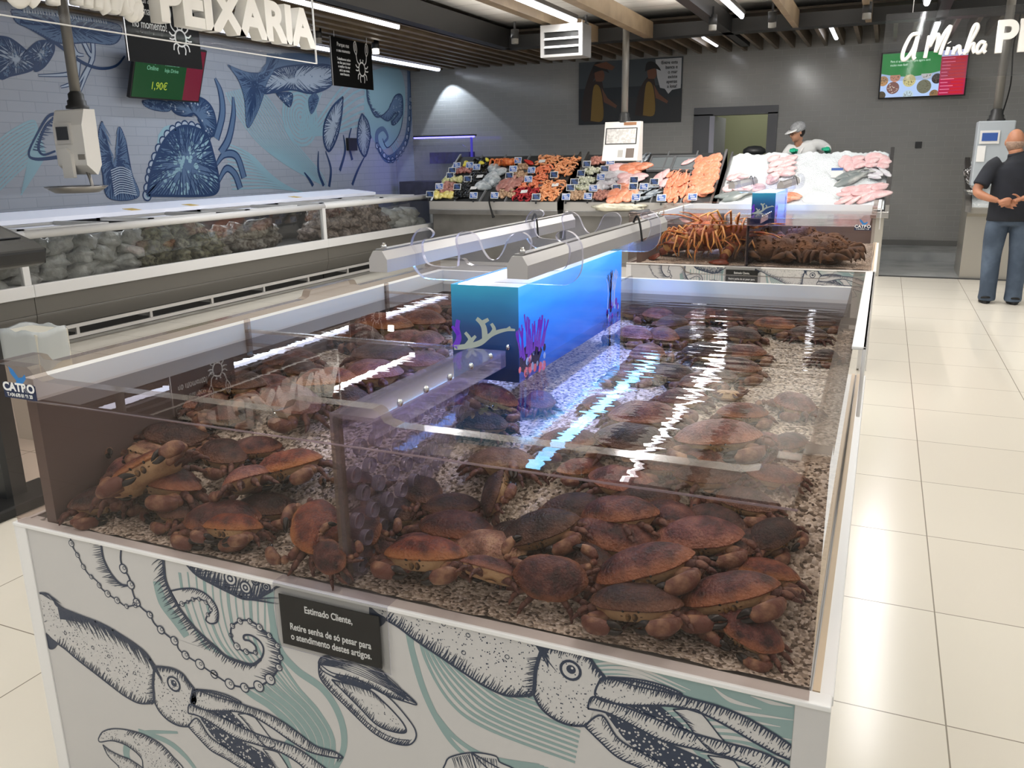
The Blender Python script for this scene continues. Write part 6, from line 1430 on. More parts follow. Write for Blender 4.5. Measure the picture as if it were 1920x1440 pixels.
# middle counter
heap(pebble('pink_clam', M_pk, 'clam', .034, .03, .024, 12), k6, [(390, 145), (540, 150), (510, 230), (375, 225)], 22, 'pinkish clam in the top left tray of the middle counter', 'pink clams top')
for i, (qd, nm) in enumerate((([(340, 262), (480, 265), (455, 330), (325, 325)], 'second'), ([(270, 360), (430, 365), (410, 430), (255, 425)], 'third'), ([(225, 440), (385, 445), (360, 500), (210, 495)], 'fourth'))):
    heap(pebble('white_clam', M_wc, 'clam', .03, .026, .022, 20 + i), k6, qd, 22, 'white green clam in the %s tray from the top of the middle counter' % nm, 'white clams %s tray' % nm)
heap(pebble('pale_clam', M_cl, 'clam', .032, .028, .022, 24), k6, [(180, 512), (330, 515), (310, 590), (160, 588)], 24, 'pale clam at the front left of the middle counter', 'pale clams front')
heap(pebble('pink_clam', M_pk, 'clam', .034, .03, .024, 25), k6, [(430, 500), (615, 505), (600, 590), (410, 588)], 28, 'pinkish clam at the front of the middle counter', 'pink clams front')
heap(slab_item('pink_fillet', M_pf, 'fillet', .12, .06, .03), k6, [(590, 225), (750, 225), (730, 290), (570, 290)], 6, 'pink fish fillet in upper tray left of the salmon', 'pink fillets upper tray', spin=.2, tilt=.15)
heap(slab_item('salmon_fillet', M_sal, 'fillet', .12, .07, .04), k6, [(775, 222), (990, 222), (970, 305), (740, 305)], 8, 'salmon fillet in the upper tray of the middle counter', 'salmon upper tray', spin=.2, tilt=.12)
heap(slab_item('white_fillet', M_wf, 'fillet', .12, .06, .03), k6, [(555, 312), (715, 312), (690, 385), (535, 385)], 6, 'white fish fillet in the middle row of middle counter', 'white fillets', spin=.1, tilt=.1)
heap(slab_item('pale_fillet', M_wf, 'fillet', .09, .05, .04), k6, [(475, 412), (655, 415), (630, 490), (450, 490)], 9, 'pale pinkish fillet in the row below the white fillets', 'pale fillets')
heap(slab_item('pink_fillet', M_pf, 'fillet', .11, .07, .03), k6, [(730, 340), (940, 340), (910, 425), (695, 425)], 8, 'pink fillet in the tray below the salmon', 'pink fillets lower tray', spin=.2, tilt=.15)
heap(slab_item('salmon_fillet', M_sal, 'fillet', .08, .06, .03), k6, [(705, 440), (790, 440), (770, 495), (690, 495)], 3, 'small salmon piece beside a price card', 'small salmon pieces', spin=.2, tilt=.12)
heap(slab_item('salmon_fillet', M_sal, 'fillet', .14, .08, .045), k6, [(620, 515), (860, 520), (840, 605), (590, 600)], 7, 'salmon fillet at the front of the middle counter', 'salmon front tray', spin=1.2, tilt=.12)
heap(fish_item('silver_fish', M_sil, .22), k6, [(880, 120), (1010, 125), (1000, 190), (870, 190)], 5, 'silver fish at the top beside the counter scale', 'silver fish top', spin=1.3, tilt=.2)
heap(fish_item('silver_fish', M_sil, .24), k6, [(920, 430), (1110, 430), (1110, 600), (890, 600)], 10, 'silver fish at the front of the middle counter', 'silver fish front', spin=.5, tilt=.2)
heap(slab_item('pink_fillet', M_pf, 'fillet', .10, .05, .03), k6, [(1100, 320), (1190, 320), (1160, 430), (1080, 430)], 4, 'pink fillet beside the card under the empty trays', 'pink fillets by the card', spin=1.2, tilt=.1)
heap(fish_item('red_mullet', M_sal, .2), k6, [(1220, 320), (1430, 320), (1370, 600), (1140, 600)], 40, 'orange pink fish in the left one of the two big trays, middle counter', 'orange fish left tray', spin=1.35, tilt=.25)
heap(slab_item('salmon_steak', M_sal, 'fillet', .09, .06, .035), k6, [(1530, 150), (1760, 140), (1640, 590), (1400, 600)], 56, 'salmon steak in the long tray at right end of middle counter', 'salmon steaks', spin=1.35, tilt=.25)
heap(fish_item('pink_fish', M_pf, .24), k6, [(1430, 140), (1510, 140), (1480, 210), (1400, 210)], 1, 'single pink fish lying across an empty tray', 'pink fish', spin=.8, tilt=.1)
for i, qd in enumerate(([(1065, 140), (1285, 140), (1200, 292), (1000, 292)], [(1310, 135), (1480, 140), (1440, 290), (1240, 292)])):
    P = plane_hit(*k6(((qd[0][0] + qd[2][0]) / 2, (qd[0][1] + qd[2][1]) / 2)), SA + SN * .012, SN)
    t = thing('empty_tray', ('empty grey tray beside the silver fish at the top of middle counter', 'empty grey tray holding one pink fish')[i], 'tray', P); t.rotation_euler = frame_on(SA, SN, P, 0)
    MB().box(-.17, .17, -.17, .17, -.004, .004).build('tray_floor', mat('tray_zinc', '#8f979b', .35, .3), t)
    MB().box(-.18, .18, -.18, -.165, -.004, .03).box(-.18, .18, .165, .18, -.004, .03).box(-.18, -.165, -.165, .165, -.004, .03).box(.165, .18, -.165, .165, -.004, .03).build('tray_rim', M_trayg, t)
# price cards
M_cb = mat('card_blue', '#3f62a8', .4); M_cd = mat('card_dark', '#202a3c', .4)
def price_card(conv, q, dark, label):
    P = plane_hit(*conv(q), SA + SN * .10, SN); t = thing('price_card', label, 'price card', P, rf.uniform(-.15, .15), 'price cards on the counters')
    t.rotation_euler.x = math.radians(-14)
    MB().box(-.062, .062, -.002, .002, -.046, .046).build('card_frame', M_white, t)
    MB().box(-.054, .054, -.004, -.002, -.038, .038).build('card_face', M_cd if dark else M_cb, t)
    b = MB()
    for k in range(3): b.box(-.045 + k * .012, .01 + k * .02, -.0045, -.004, .02 - k * .022, .03 - k * .022)
    b.build('card_print', M_white if not dark else M_cb, t)
    MB().box(-.012, .012, -.003, .006, -.10, -.046).build('clip', M_black, t)
for q, d, lb in (((525, 480), 0, 'above the reddish shellfish, left counter'), ((690, 475), 0, 'left of the two at the upper mussels'), ((780, 500), 0, 'right of the two at the upper mussels'), ((465, 545), 1, 'left of the reddish shellfish'), ((440, 610), 1, 'above the yellow green shellfish'), ((665, 655), 1, 'right of the yellow green shellfish'), ((300, 750), 0, 'left of the pinkish shellfish, second row'), ((530, 755), 1, 'right of the pinkish shellfish, second row'), ((180, 850), 1, 'at the left end by the freezer'), ((740, 865), 0, 'on the ledge before the front mussels'), ((1010, 865), 0, 'on the ledge before the beige clams'), ((1310, 415), 0, 'right of the orange cooked crabs'), ((1250, 525), 0, 'left of the clams, fourth row'), ((1485, 540), 0, 'right of the clams, fourth row'), ((1200, 610), 1, 'left of the clams, third row'), ((1445, 655), 0, 'right of the clams, third row'), ((1775, 600), 1, 'between the orange shrimp trays'), ((1545, 885), 1, 'on the ledge before the dark red shrimp')):
    price_card(k5, q, d, 'price card ' + lb)
for q, d, lb in (((340, 212), 1, 'left of the top pinkish clams'), ((590, 185), 0, 'below the counter scale'), ((530, 262), 1, 'left of the upper pink fillets'), ((280, 310), 1, 'left of the white clams, second tray'), ((490, 350), 0, 'left of the white fillets'), ((210, 400), 1, 'left of the white clams, third tray'), ((168, 462), 1, 'left of the white clams, fourth tray'), ((408, 468), 0, 'left of the pale fillets'), ((120, 558), 0, 'at the front left corner of middle counter'), ((352, 552), 0, 'left of the front pinkish clams'), ((655, 462), 1, 'left of the small salmon pieces'), ((840, 380), 1, 'on the pink fillets below the salmon'), ((832, 450), 1, 'right of the small salmon pieces'), ((860, 562), 0, 'left of the front silver fish'), ((945, 450), 0, 'above the front silver fish'), ((1055, 400), 1, 'beside the pink fillets, under empty trays'), ((1130, 570), 0, 'right of the front silver fish'), ((1460, 560), 0, 'at the foot of the long salmon tray')):
    price_card(k6, q, d, 'price card ' + lb)
# ice counter
x0, x1 = -2.0, .03
t = thing('ice_counter', 'white ice counter with steel sides, in front of the worker', 'counter', ((x0 + x1) / 2, 11.3, 0))
putw(MB().box(x0, x1, 11.36, 12.5, 0, .74), 'cabinet', mat('counter_cream_steel', '#b3aea4', .3, .6), t)
putw(MB().box(x0 - .01, x1 + .05, 11.26, 12.5, .72, .80), 'ledge', M_steel, t, bevel=.008)
putw(MB().prism([(11.28, .80), (11.28, .84), (12.36, 1.54), (12.36, .80)], x0 - .012, x0 + .012, 'x'), 'side_wall', M_steel, t)
putw(MB().prism([(11.28, .80), (11.28, .88), (12.36, 1.56), (12.36, .80)], x1 - .0, x1 + .045, 'x'), 'side_wall', M_steel, t)
putw(MB().box(x0, x1, 12.4, 12.41, .8, 1.5), 'rear_glass', M_clear, t)
ic = MB(); nx, ny = 70, 40; ri = random.Random(8); vs = []
for j in range(ny + 1):
    for i in range(nx + 1):
        y = 11.30 + 1.05 * j / ny; edge = min(i, nx - i, 6) / 6 * min(j + 1, 4) / 4
        vs.append((x0 + .014 + (x1 - x0 - .03) * i / nx, y, .815 + .66 * j / ny + edge * .03 + ri.uniform(-.010, .010) + .015 * math.sin(i * .4) * math.sin(j * .5)))
ic.add(vs, [(j * (nx + 1) + i, j * (nx + 1) + i + 1, (j + 1) * (nx + 1) + i + 1, (j + 1) * (nx + 1) + i) for j in range(ny) for i in range(nx)], 0, True)
tag(ic.build('crushed_ice', mat('crushed_ice', '#eef4f6', .3, bump=(60, .8, .02))), 'white crushed ice heaped on the sloping ice counter', 'ice', kind='stuff')
IL = dict(A=IA, n=IN, lift=.055, pile=.03)
heap(slab_item('fish_steak', M_pf, 'fish steak', .085, .05, .03), k7, [(690, 460), (890, 460), (860, 690), (660, 700)], 26, 'pink fish steak in the column left of the middle of the ice', 'pink steaks on the ice', spin=.3, tilt=.3, **IL)
heap(slab_item('fish_steak', M_pf, 'fish steak', .10, .075, .03), k7, [(1400, 470), (1830, 450), (1820, 560), (1400, 560)], 12, 'big round fish steak at the top right of the ice', 'round steaks on the ice', spin=.2, tilt=.3, **IL)
heap(fish_item('grey_fish', M_gre, .42), k7, [(1420, 610), (1660, 610), (1640, 700), (1420, 700)], 3, 'large grey fish in the middle of right heap on ice', 'grey fish right', spin=.3, tilt=.2, **IL)
heap(fish_item('pale_fish', M_wf, .3), k7, [(1640, 590), (1830, 590), (1800, 680), (1660, 680)], 3, 'pale pinkish fish right of the large grey fish', 'pale fish right', spin=2.4, tilt=.2, **IL)
heap(slab_item('fish_fillet', M_pf, 'fillet', .12, .045, .025), k7, [(1440, 770), (1800, 720), (1780, 900), (1370, 910)], 26, 'pink fillet in the lower right heap on the ice', 'pink fillets on the ice', spin=.5, tilt=.25, **IL)
heap(slab_item('fish_steak', M_pf, 'fish steak', .08, .05, .03), k7, [(270, 640), (440, 640), (420, 690), (250, 690)], 8, 'pink steak at left on the ice above a lamp bar', 'pink steaks left', spin=.3, tilt=.3, **IL)
heap(slab_item('fish_steak', M_pf, 'fish steak', .09, .05, .03), k7, [(260, 730), (580, 730), (560, 790), (230, 790)], 12, 'pinkish piece of fish low at the left of the ice', 'pink pieces low left', spin=.3, tilt=.3, **IL)
heap(fish_item('grey_fish', M_gre, .34), k7, [(190, 810), (400, 810), (390, 870), (180, 870)], 4, 'grey fish at the lower left corner of the ice', 'grey fish left', spin=.2, tilt=.2, **IL)
heap(slab_item('fish_fillet', M_sal, 'fillet', .11, .05, .03), k7, [(800, 830), (920, 820), (900, 880), (790, 890)], 4, 'salmon pink fillet right of the rear backlit column', 'salmon pink fillets low', spin=.2, tilt=.2, **IL)
P = plane_hit(*k7((1330, 600)), IA + IN * .1, IN); t = thing('price_card', 'white price card with blue header on the ice, left of the round steaks', 'price card', P)
MB().box(-.07, .07, -.002, .002, -.07, .05).build('card_frame', M_white, t); MB().box(-.07, .07, -.004, -.002, .02, .05).build('card_face', M_cb, t)
# counter at the right edge, with steel bowls, before the man
t = thing('steel_counter', 'steel counter at the right picture edge, before the man in black', 'counter', (1.8, 11.45, 0))
putw(MB().prism([(11.45, 0), (11.45, .74), (11.40, .78), (11.40, .84), (12.3, 1.34), (12.3, 0)], .93, 2.8, 'x'), 'cabinet', mat('counter_cream_steel', '#b3aea4'), t)
putw(MB().prism([(11.36, .80), (11.36, .87), (12.3, 1.42), (12.3, 1.34)], .90, .96, 'x'), 'side_wall', M_steel, t)
putw(MB().prism([(11.42, .84), (12.28, 1.33), (12.28, 1.37), (11.42, .89)], .97, 2.75, 'x'), 'ice_bed', mat('crushed_ice', '#eef4f6'), t)
M_foil = mat('shiny_foil', '#d8d8d8', .15, .95, bump=(18, 1., .05))
t = thing('foil_tray', 'shiny crumpled foil tray on counter beside the man', 'tray', (.99, 11.62, 1.18)); lump_mesh(4, .12, .10, .13, .35).build('foil', M_foil, t, (0, 0, .05))
t = thing('foil_bowl', 'smaller dark rimmed foil bowl beneath the crumpled foil tray', 'bowl', (.96, 11.48, 1.0)); MB().lathe([(0, 0), (.06, 0), (.1, .05), (.105, .05), (.065, .01), (0, .01)], n=20).build('bowl', M_foil, t)
# glove and roll lying on the ledge of the middle counter
t = thing('plastic_bag', 'crumpled cream plastic bag lying on the ledge of middle counter', 'bag', (-3.3, 11.2, .80)); lump_mesh(6, .34, .09, .05, .4).build('bag_film', mat('cream_film', '#ddd8c4', .35, bump=(12, .8, .05)), t, (0, 0, .03))
t = thing('paper_roll', 'dark grey roll hung at the ledge of middle counter', 'roll', (-2.98, 11.1, .76)); MB().tube([(-.13, 0, 0), (.13, .03, .02)], .035, 14).build('roll', mat('roll_grey', '#55565a', .4), t); MB().tube([(-.14, 0, 0), (-.16, .05, -.05), (-.16, .14, -.05)], .012, 8).build('holder', M_steel, t)
t = thing('tongs', 'black handled tongs hanging over the front of left counter', 'tongs', (-5.25, 11.2, .76)); MB().tube(ipol([(-.06, .16, .2), (-.02, .05, .12), (.06, -.02, -.04), (.08, -.02, -.09)], 10), [.008, .009, .01, .011, .012, .013, .015, .018, .022, .024], 8).build('handle', M_rubber, t)
# blue lit shelf aquarium in the corner
t = thing('corner_aquarium', 'dark aquarium with a thin blue lamp in the left back corner', 'aquarium', (-7.35, 13.6, 0))
putw(MB().box(-8.05, -6.6, 13.3, 14.1, 0, .78), 'cabinet', mat('aquarium_cabinet', '#6b6d7a', .5), t)
putw(MB().box(-8.03, -6.62, 13.34, 14.08, .80, 1.12), 'rock_bed', mat('aquarium_rock', '#1c1b26', .8, noise=(9, '#3a3746', .4, .6)), t)
putw(MB().prism([(-8.05, .78), (-6.6, .78), (-6.6, 1.66), (-6.72, 1.74), (-7.9, 1.74), (-8.05, 1.62)], 13.3, 13.31, 'y', 0, 1), 'front_pane', [M_clear, M_edge], t)
putw(MB().box(-7.75, -6.85, 14.0, 14.06, 1.42, 1.62), 'reef_print', mat('reef_print', '#2a2450', .5, emit='#1c1650', es=.5, noise=(14, '#15131f', .4, .6)), t)
putw(MB().box(-7.85, -6.65, 13.62, 13.66, 1.86, 1.885), 'lamp_tube', mat('blue_lamp_tube', '#ffffff', .4, emit='#5a55ff', es=5), t); putw(MB().box(-7.85, -6.62, 13.6, 13.68, 1.885, 1.91), 'lamp_bar', M_dark, t)
putw(MB().box(-6.72, -6.69, 13.62, 13.66, 1.12, 1.87), 'lamp_post', mat('violet_acrylic', '#6a62c8', .3, emit='#2a20a0', es=.6), t)
# ---------------------------------------------------------------- people
BAKE = []
def melt(mb, name, m, parent, voxel, smooth=4, loc=None):
    """one continuous surface out of overlapping volumes"""
    o = mb.build(name, m, parent)
    r = o.modifiers.new('skin', 'REMESH'); r.mode = 'VOXEL'; r.voxel_size = voxel; r.use_smooth_shade = True
    if smooth: q = o.modifiers.new('soft', 'SMOOTH'); q.iterations = smooth; q.factor = .5
    BAKE.append(o); return o
def vtube(mb, secs, n=18, mi=0):
    """sections (x,y,z,rx,ry)"""
    mb.tube([s[:3] for s in secs], [s[4] for s in secs], n, mi, True, [s[3] / s[4] for s in secs], up=(1, 0, 0)); return mb
def hand(mb, wrist, palm, tips, thumb, r=.0085):
    wrist, palm = Vector(wrist), Vector(palm)
    mb.tube([wrist, wrist.lerp(palm, .5), palm], [.026, .034, .034], 10, flat=.6)
    for f in tips:
        f = [Vector(q) for q in f]; mb.tube(ipol(f, 8), [r * 1.15] * 3 + [r * 1.05] * 3 + [r * .9, r * .6], 8)
    mb.tube(ipol([Vector(q) for q in thumb], 7), [r * 1.5, r * 1.4, r * 1.3, r * 1.2, r * 1.1, r, r * .7], 8)
M_skin = mat('skin_tan', '#b07a5c', .5, noise=(6, '#9c664b', .4, .65)); M_tee = mat('black_cotton', '#14161c', .85, noise=(5, '#1c1f28', .4, .6)); M_jean = mat('blue_denim', '#3a4656', .85, noise=(4, '#566476', .45, .7))
man = thing('person', 'bald man in black polo shirt and jeans, hands clasped behind his back', 'person', (1.17, 9.65, 0))
b = MB()
b.ell((-.045, .03, 1.585), (.078, .098, .112), 20, 14); b.ell((-.045, .05, 1.545), (.066, .085, .085), 16, 10)
b.ell((-.045, .13, 1.56), (.012, .02, .02), 8, 6)                                    # nose, turned away
for s in (-1, 1): b.ell((-.045 + s * .079, .02, 1.57), (.013, .02, .034), 10, 8)      # ears
vtube(b, [(-.035, .0, 1.50, .062, .068), (-.025, -.005, 1.45, .062, .066), (-.01, -.01, 1.41, .09, .075), (0, 0, 1.36, .17, .10), (0, 0, 1.25, .18, .115), (0, .01, 1.05, .175, .12), (0, .01, .92, .17, .115), (0, 0, .84, .165, .11)])
for s in (-1, 1):
    b.tube(ipol([(s * .10, 0, .88), (s * .112, .015, .68), (s * .118, .02, .47), (s * .115, -.015, .27), (s * .112, -.03, .07)], 14), [.088, .09, .084, .076, .068, .06, .055, .054, .054, .05, .045, .04, .037, .037], 14)
    b.tube([(s * .112, -.06, .045), (s * .12, .03, .05), (s * .135, .12, .035), (s * .14, .17, .03)], [.036, .042, .038, .022], 12, flat=.75)
    for k in range(5): b.ell((s * (.112 + .014 * k), .185 - .006 * abs(k - 1), .022), (.008, .02, .010), 8, 6)
b.tube(ipol([(-.20, 0, 1.36), (-.275, -.05, 1.24), (-.33, -.10, 1.115), (-.25, -.16, 1.06), (-.155, -.19, 1.03)], 14), [.056, .054, .051, .049, .047, .045, .044, .044, .043, .04, .037, .033, .029, .027], 12)
b.tube(ipol([(.20, 0, 1.36), (.29, -.05, 1.24), (.33, -.10, 1.12), (.2, -.185, 1.085), (.05, -.225, 1.05)], 14), [.056, .054, .051, .049, .047, .045, .044, .044, .043, .04, .037, .033, .029, .027], 12)
hand(b, (-.155, -.19, 1.03), (-.09, -.20, 1.0), [[(-.085, -.205, 1.02), (-.03, -.225, 1.03), (.0, -.24, 1.02)], [(-.08, -.205, 1.005), (-.015, -.225, 1.01), (.018, -.24, 1.0)], [(-.08, -.2, .99), (-.015, -.22, .985), (.015, -.235, .975)], [(-.085, -.195, .975), (-.03, -.215, .96), (-.005, -.23, .95)]], [(-.12, -.2, 1.025), (-.09, -.225, 1.05), (-.05, -.235, 1.058)])
hand(b, (.05, -.225, 1.05), (-.02, -.24, 1.025), [[(-.04, -.245, 1.045), (-.10, -.245, 1.045), (-.135, -.225, 1.03)], [(-.045, -.25, 1.028), (-.115, -.25, 1.022), (-.15, -.23, 1.005)], [(-.045, -.25, 1.01), (-.11, -.25, 1.0), (-.145, -.23, .985)], [(-.04, -.245, .995), (-.095, -.245, .982), (-.125, -.228, .965)]], [(.02, -.235, 1.06), (-.01, -.25, 1.085), (-.045, -.25, 1.09)])
melt(b, 'body', M_skin, man, .0075, 3)
c = MB(); vtube(c, [(-.02, -.005, 1.455, .075, .078), (-.012, -.01, 1.425, .105, .09), (0, -.01, 1.395, .17, .11), (0, -.005, 1.33, .205, .13), (0, 0, 1.22, .205, .138), (0, .005, 1.10, .208, .145), (0, .005, .98, .205, .145), (0, 0, .88, .208, .145), (0, 0, .825, .212, .148)], 26)
for s in (-1, 1): c.tube(ipol([(s * .15, -.005, 1.37), (s * .215, -.02, 1.33), (s * .27, -.055, 1.24), (s * .305, -.08, 1.165)], 8), [.085, .086, .083, .079, .076, .074, .074, .076], 16)
melt(c, 'polo_shirt', M_tee, man, .011, 3)
c = MB(); vtube(c, [(-.02, -.005, 1.43, .078, .08), (-.025, -.008, 1.462, .074, .078), (-.028, -.008, 1.475, .07, .074)], 22); c.build('collar', M_tee, man)
c = MB(); vtube(c, [(0, 0, .93, .185, .128), (0, 0, .84, .19, .132), (0, 0, .78, .175, .12)], 24)
for s in (-1, 1): c.tube(ipol([(s * .10, 0, .84), (s * .112, .012, .66), (s * .118, .018, .47), (s * .116, -.01, .28), (s * .115, -.02, .12), (s * .116, -.012, .035)], 16), [.10, .104, .103, .10, .096, .091, .088, .086, .084, .082, .08, .078, .078, .08, .082, .082], 18)
melt(c, 'jeans', M_jean, man, .011, 3)
for s in (-1, 1):
    c = MB(); pts = []
    for a in np.linspace(0, 2 * PI, 22)[:-1]: pts.append((s * .125 + .052 * math.cos(a) * (1 + .12 * math.sin(a)), .055 + .15 * math.sin(a)))
    c.prism(pts, 0.0, .028, 'z'); c.tube(ipol([(s * .125 - .05, .09, .02), (s * .125 - .03, .10, .07), (s * .125 + .02, .10, .075), (s * .125 + .05, .09, .02)], 10), .014, 8, flat=.5)
    c.tube(ipol([(s * .125 - .045, .0, .02), (s * .125 - .04, -.07, .06), (s * .125, -.1, .07), (s * .125 + .04, -.07, .06), (s * .125 + .045, .0, .02)], 12), .011, 8); c.build('sandal', M_rubber, man)
c = MB(); c.ell((-.045, .022, 1.568), (.0825, .102, .092), 20, 12, 0, None, lambda p: (p.x, min(p.y, .35), min(p.z, .12))); c.build('grey_hair_fringe', mat('grey_stubble', '#8d7566', .8, noise=(60, '#a58a78', .4, .6)), man)
# worker behind the ice: bending to her left, gloved hands on the ice
wk = thing('person', 'fish counter worker in white coat, cap and green gloves, bending over ice', 'person', (-1.1, 12.95, .19))
M_skinw = mat('skin_light', '#c08c70', .5); M_coat = mat('white_coat', '#dddddb', .7); M_glove = mat('green_glove', '#12a07a', .45); M_net = mat('hair_net', '#8f9092', .7, noise=(40, '#a9aaac', .4, .6)); M_hair = mat('dark_hair', '#1c1512', .6)
H = Vector((-.10, -.16, 1.60)); b = MB()
rot = Matrix.Rotation(math.radians(-52), 3, 'Z') @ Matrix.Rotation(math.radians(22), 3, 'X')    # faces left and down
def hd(p): return H + rot @ Vector(p)
b.ell(H, (.072, .092, .112), 20, 14, 0, rot); b.ell(hd((0, -.03, -.05)), (.056, .07, .07), 16, 10, 0, rot)
b.tube([hd((0, -.085, .02)), hd((0, -.105, -.01)), hd((0, -.108, -.025)), hd((0, -.088, -.032))], [.009, .012, .014, .009], 8)
b.tube([hd((-.02, -.088, -.062)), hd((0, -.095, -.06)), hd((.02, -.088, -.062))], .007, 8); b.ell(hd((0, -.082, -.092)), (.02, .02, .016), 8, 6, 0, rot)
for s in (-1, 1): b.ell(hd((s * .073, .01, -.01)), (.012, .02, .032), 8, 8, 0, rot)
b.tube(ipol([hd((0, .02, -.08)), (-.08, -.09, 1.46), (-.04, -.02, 1.40)], 6), [.052, .052, .054, .058, .064, .07], 14)
vtube(b, [(-.03, -.02, 1.40, .13, .09), (0, 0, 1.3, .17, .11), (.02, .05, 1.1, .16, .11), (.02, .08, .9, .17, .12), (.02, .08, .8, .165, .12)])
ARM = {-1: [(-.16, -.04, 1.38), (-.22, -.16, 1.28), (-.22, -.26, 1.22), (-.16, -.36, 1.30), (-.10, -.42, 1.345)], 1: [(.13, .0, 1.42), (.22, -.06, 1.42), (.30, -.18, 1.38), (.33, -.32, 1.36), (.335, -.42, 1.355)]}
for s in (-1, 1):
    b.tube(ipol(ARM[s], 12), [.055, .053, .05, .048, .046, .045, .043, .04, .036, .032, .028, .026], 12)
    e = Vector(ARM[s][-1]); f = Vector((.0, -.06, .02)); hand(b, e, e + f, [[e + f + Vector((-.028 + .018 * k, -.02, 0)), e + f + Vector((-.032 + .02 * k, -.06, -.01)), e + f + Vector((-.032 + .02 * k, -.075 - .01 * (k in (1, 2)), -.035))] for k in range(4)], [e + f * .4 + Vector((-s * .03, -.01, 0)), e + f + Vector((-s * .055, -.02, -.01)), e + f + Vector((-s * .05, -.05, -.025))])
for s in (-1, 1): b.tube([(s * .1, .08, .82), (s * .11, .07, .45), (s * .11, .06, .06)], [.085, .065, .045], 12); b.tube([(s * .11, .08, .04), (s * .12, -.08, .03)], [.04, .03], 10)
melt(b, 'body', M_skinw, wk, .007, 3)
c = MB(); vtube(c, [(-.045, -.025, 1.455, .085, .08), (-.03, -.02, 1.42, .16, .105), (0, -.005, 1.36, .195, .13), (.01, .02, 1.22, .195, .135), (.02, .06, 1.0, .2, .14), (.02, .08, .72, .22, .15)], 24)
for s in (-1, 1): c.tube(ipol([Vector(q) for q in ARM[s]], 12)[:11], [.085, .083, .078, .073, .069, .066, .063, .06, .057, .054, .052], 14)
melt(c, 'coat', M_coat, wk, .011, 3)
c = MB(); c.tube(ipol([(-.12, -.10, 1.42), (-.09, -.135, 1.34), (-.06, -.13, 1.28)], 6), [.012, .02, .024, .022, .016, .006], 6, flat=.4); c.tube(ipol([(.03, -.06, 1.46), (-.02, -.13, 1.36), (-.05, -.135, 1.28)], 6), [.012, .02, .024, .022, .016, .006], 6, flat=.4); c.build('collar', M_white, wk)
for s in (-1, 1):
    e = Vector(ARM[s][-1]); f = Vector((0, -.06, .02)); c = MB()
    c.tube([e - f * .9 + Vector((0, .03, 0)), e - f * .2, e + f * .3], [.050, .043, .038], 12)
    hand(c, e, e + f, [[e + f + Vector((-.028 + .018 * k, -.02, 0)), e + f + Vector((-.032 + .02 * k, -.06, -.01)), e + f + Vector((-.032 + .02 * k, -.08 - .01 * (k in (1, 2)), -.037))] for k in range(4)], [e + f * .4 + Vector((-s * .03, -.01, 0)), e + f + Vector((-s * .055, -.02, -.01)), e + f + Vector((-s * .05, -.055, -.027))], .0125)
    melt(c, 'glove', M_glove, wk, .006, 2)
c = MB(); c.ell(hd((0, .035, .045)), (.098, .115, .09), 20, 12, 0, rot, lambda p: (p.x, p.y, max(p.z, -.55))); c.build('hair_net', M_net, wk)
c = MB(); c.ell(hd((0, .025, -.01)), (.082, .095, .085), 18, 12, 0, rot, lambda p: (p.x, max(p.y, -.35), p.z)); c.build('hair', M_hair, wk)
c = MB(); vs = []
for k in range(11):
    a = PI * (.12 + .76 * k / 10); vs += [hd((.095 * math.cos(a), -.085 * math.sin(a), .055)), hd((.105 * math.cos(a), -.175 * math.sin(a), .035))]
c.add(vs, [(2 * k, 2 * k + 1, 2 * k + 3, 2 * k + 2) for k in range(10)], 0, True); o = c.build('cap_brim', M_white, wk); q = o.modifiers.new('thick', 'SOLIDIFY'); q.thickness = .005
for s in (-1, 1): MB().ell(hd((s * .03, -.083, .006)), (.011, .008, .008), 10, 8, 0, rot).build('eye', M_eye, wk)
c = MB()
for s in (-1, 1): c.tube([hd((s * .033 + .024 * math.cos(a), -.098, .004 + .018 * math.sin(a))) for a in np.linspace(0, 2 * PI, 13)], .0022, 6)
c.tube([hd((-.057, -.095, .006)), hd((-.076, .0, .006))], .0022, 6); c.tube([hd((.057, -.095, .006)), hd((.076, .0, .006))], .0022, 6); c.build('glasses', M_black, wk)
c = thing('dark_bundle', 'dark round machine top standing behind the ice counter, by the doorway', 'machine', (-1.78, 12.9, .12)); MB().lathe([(0, 1.5), (.09, 1.49), (.155, 1.45), (.165, 1.40), (.12, 1.37), (.06, 1.36), (.06, 0), (0, 0)], n=24).build('head', M_dark, c)
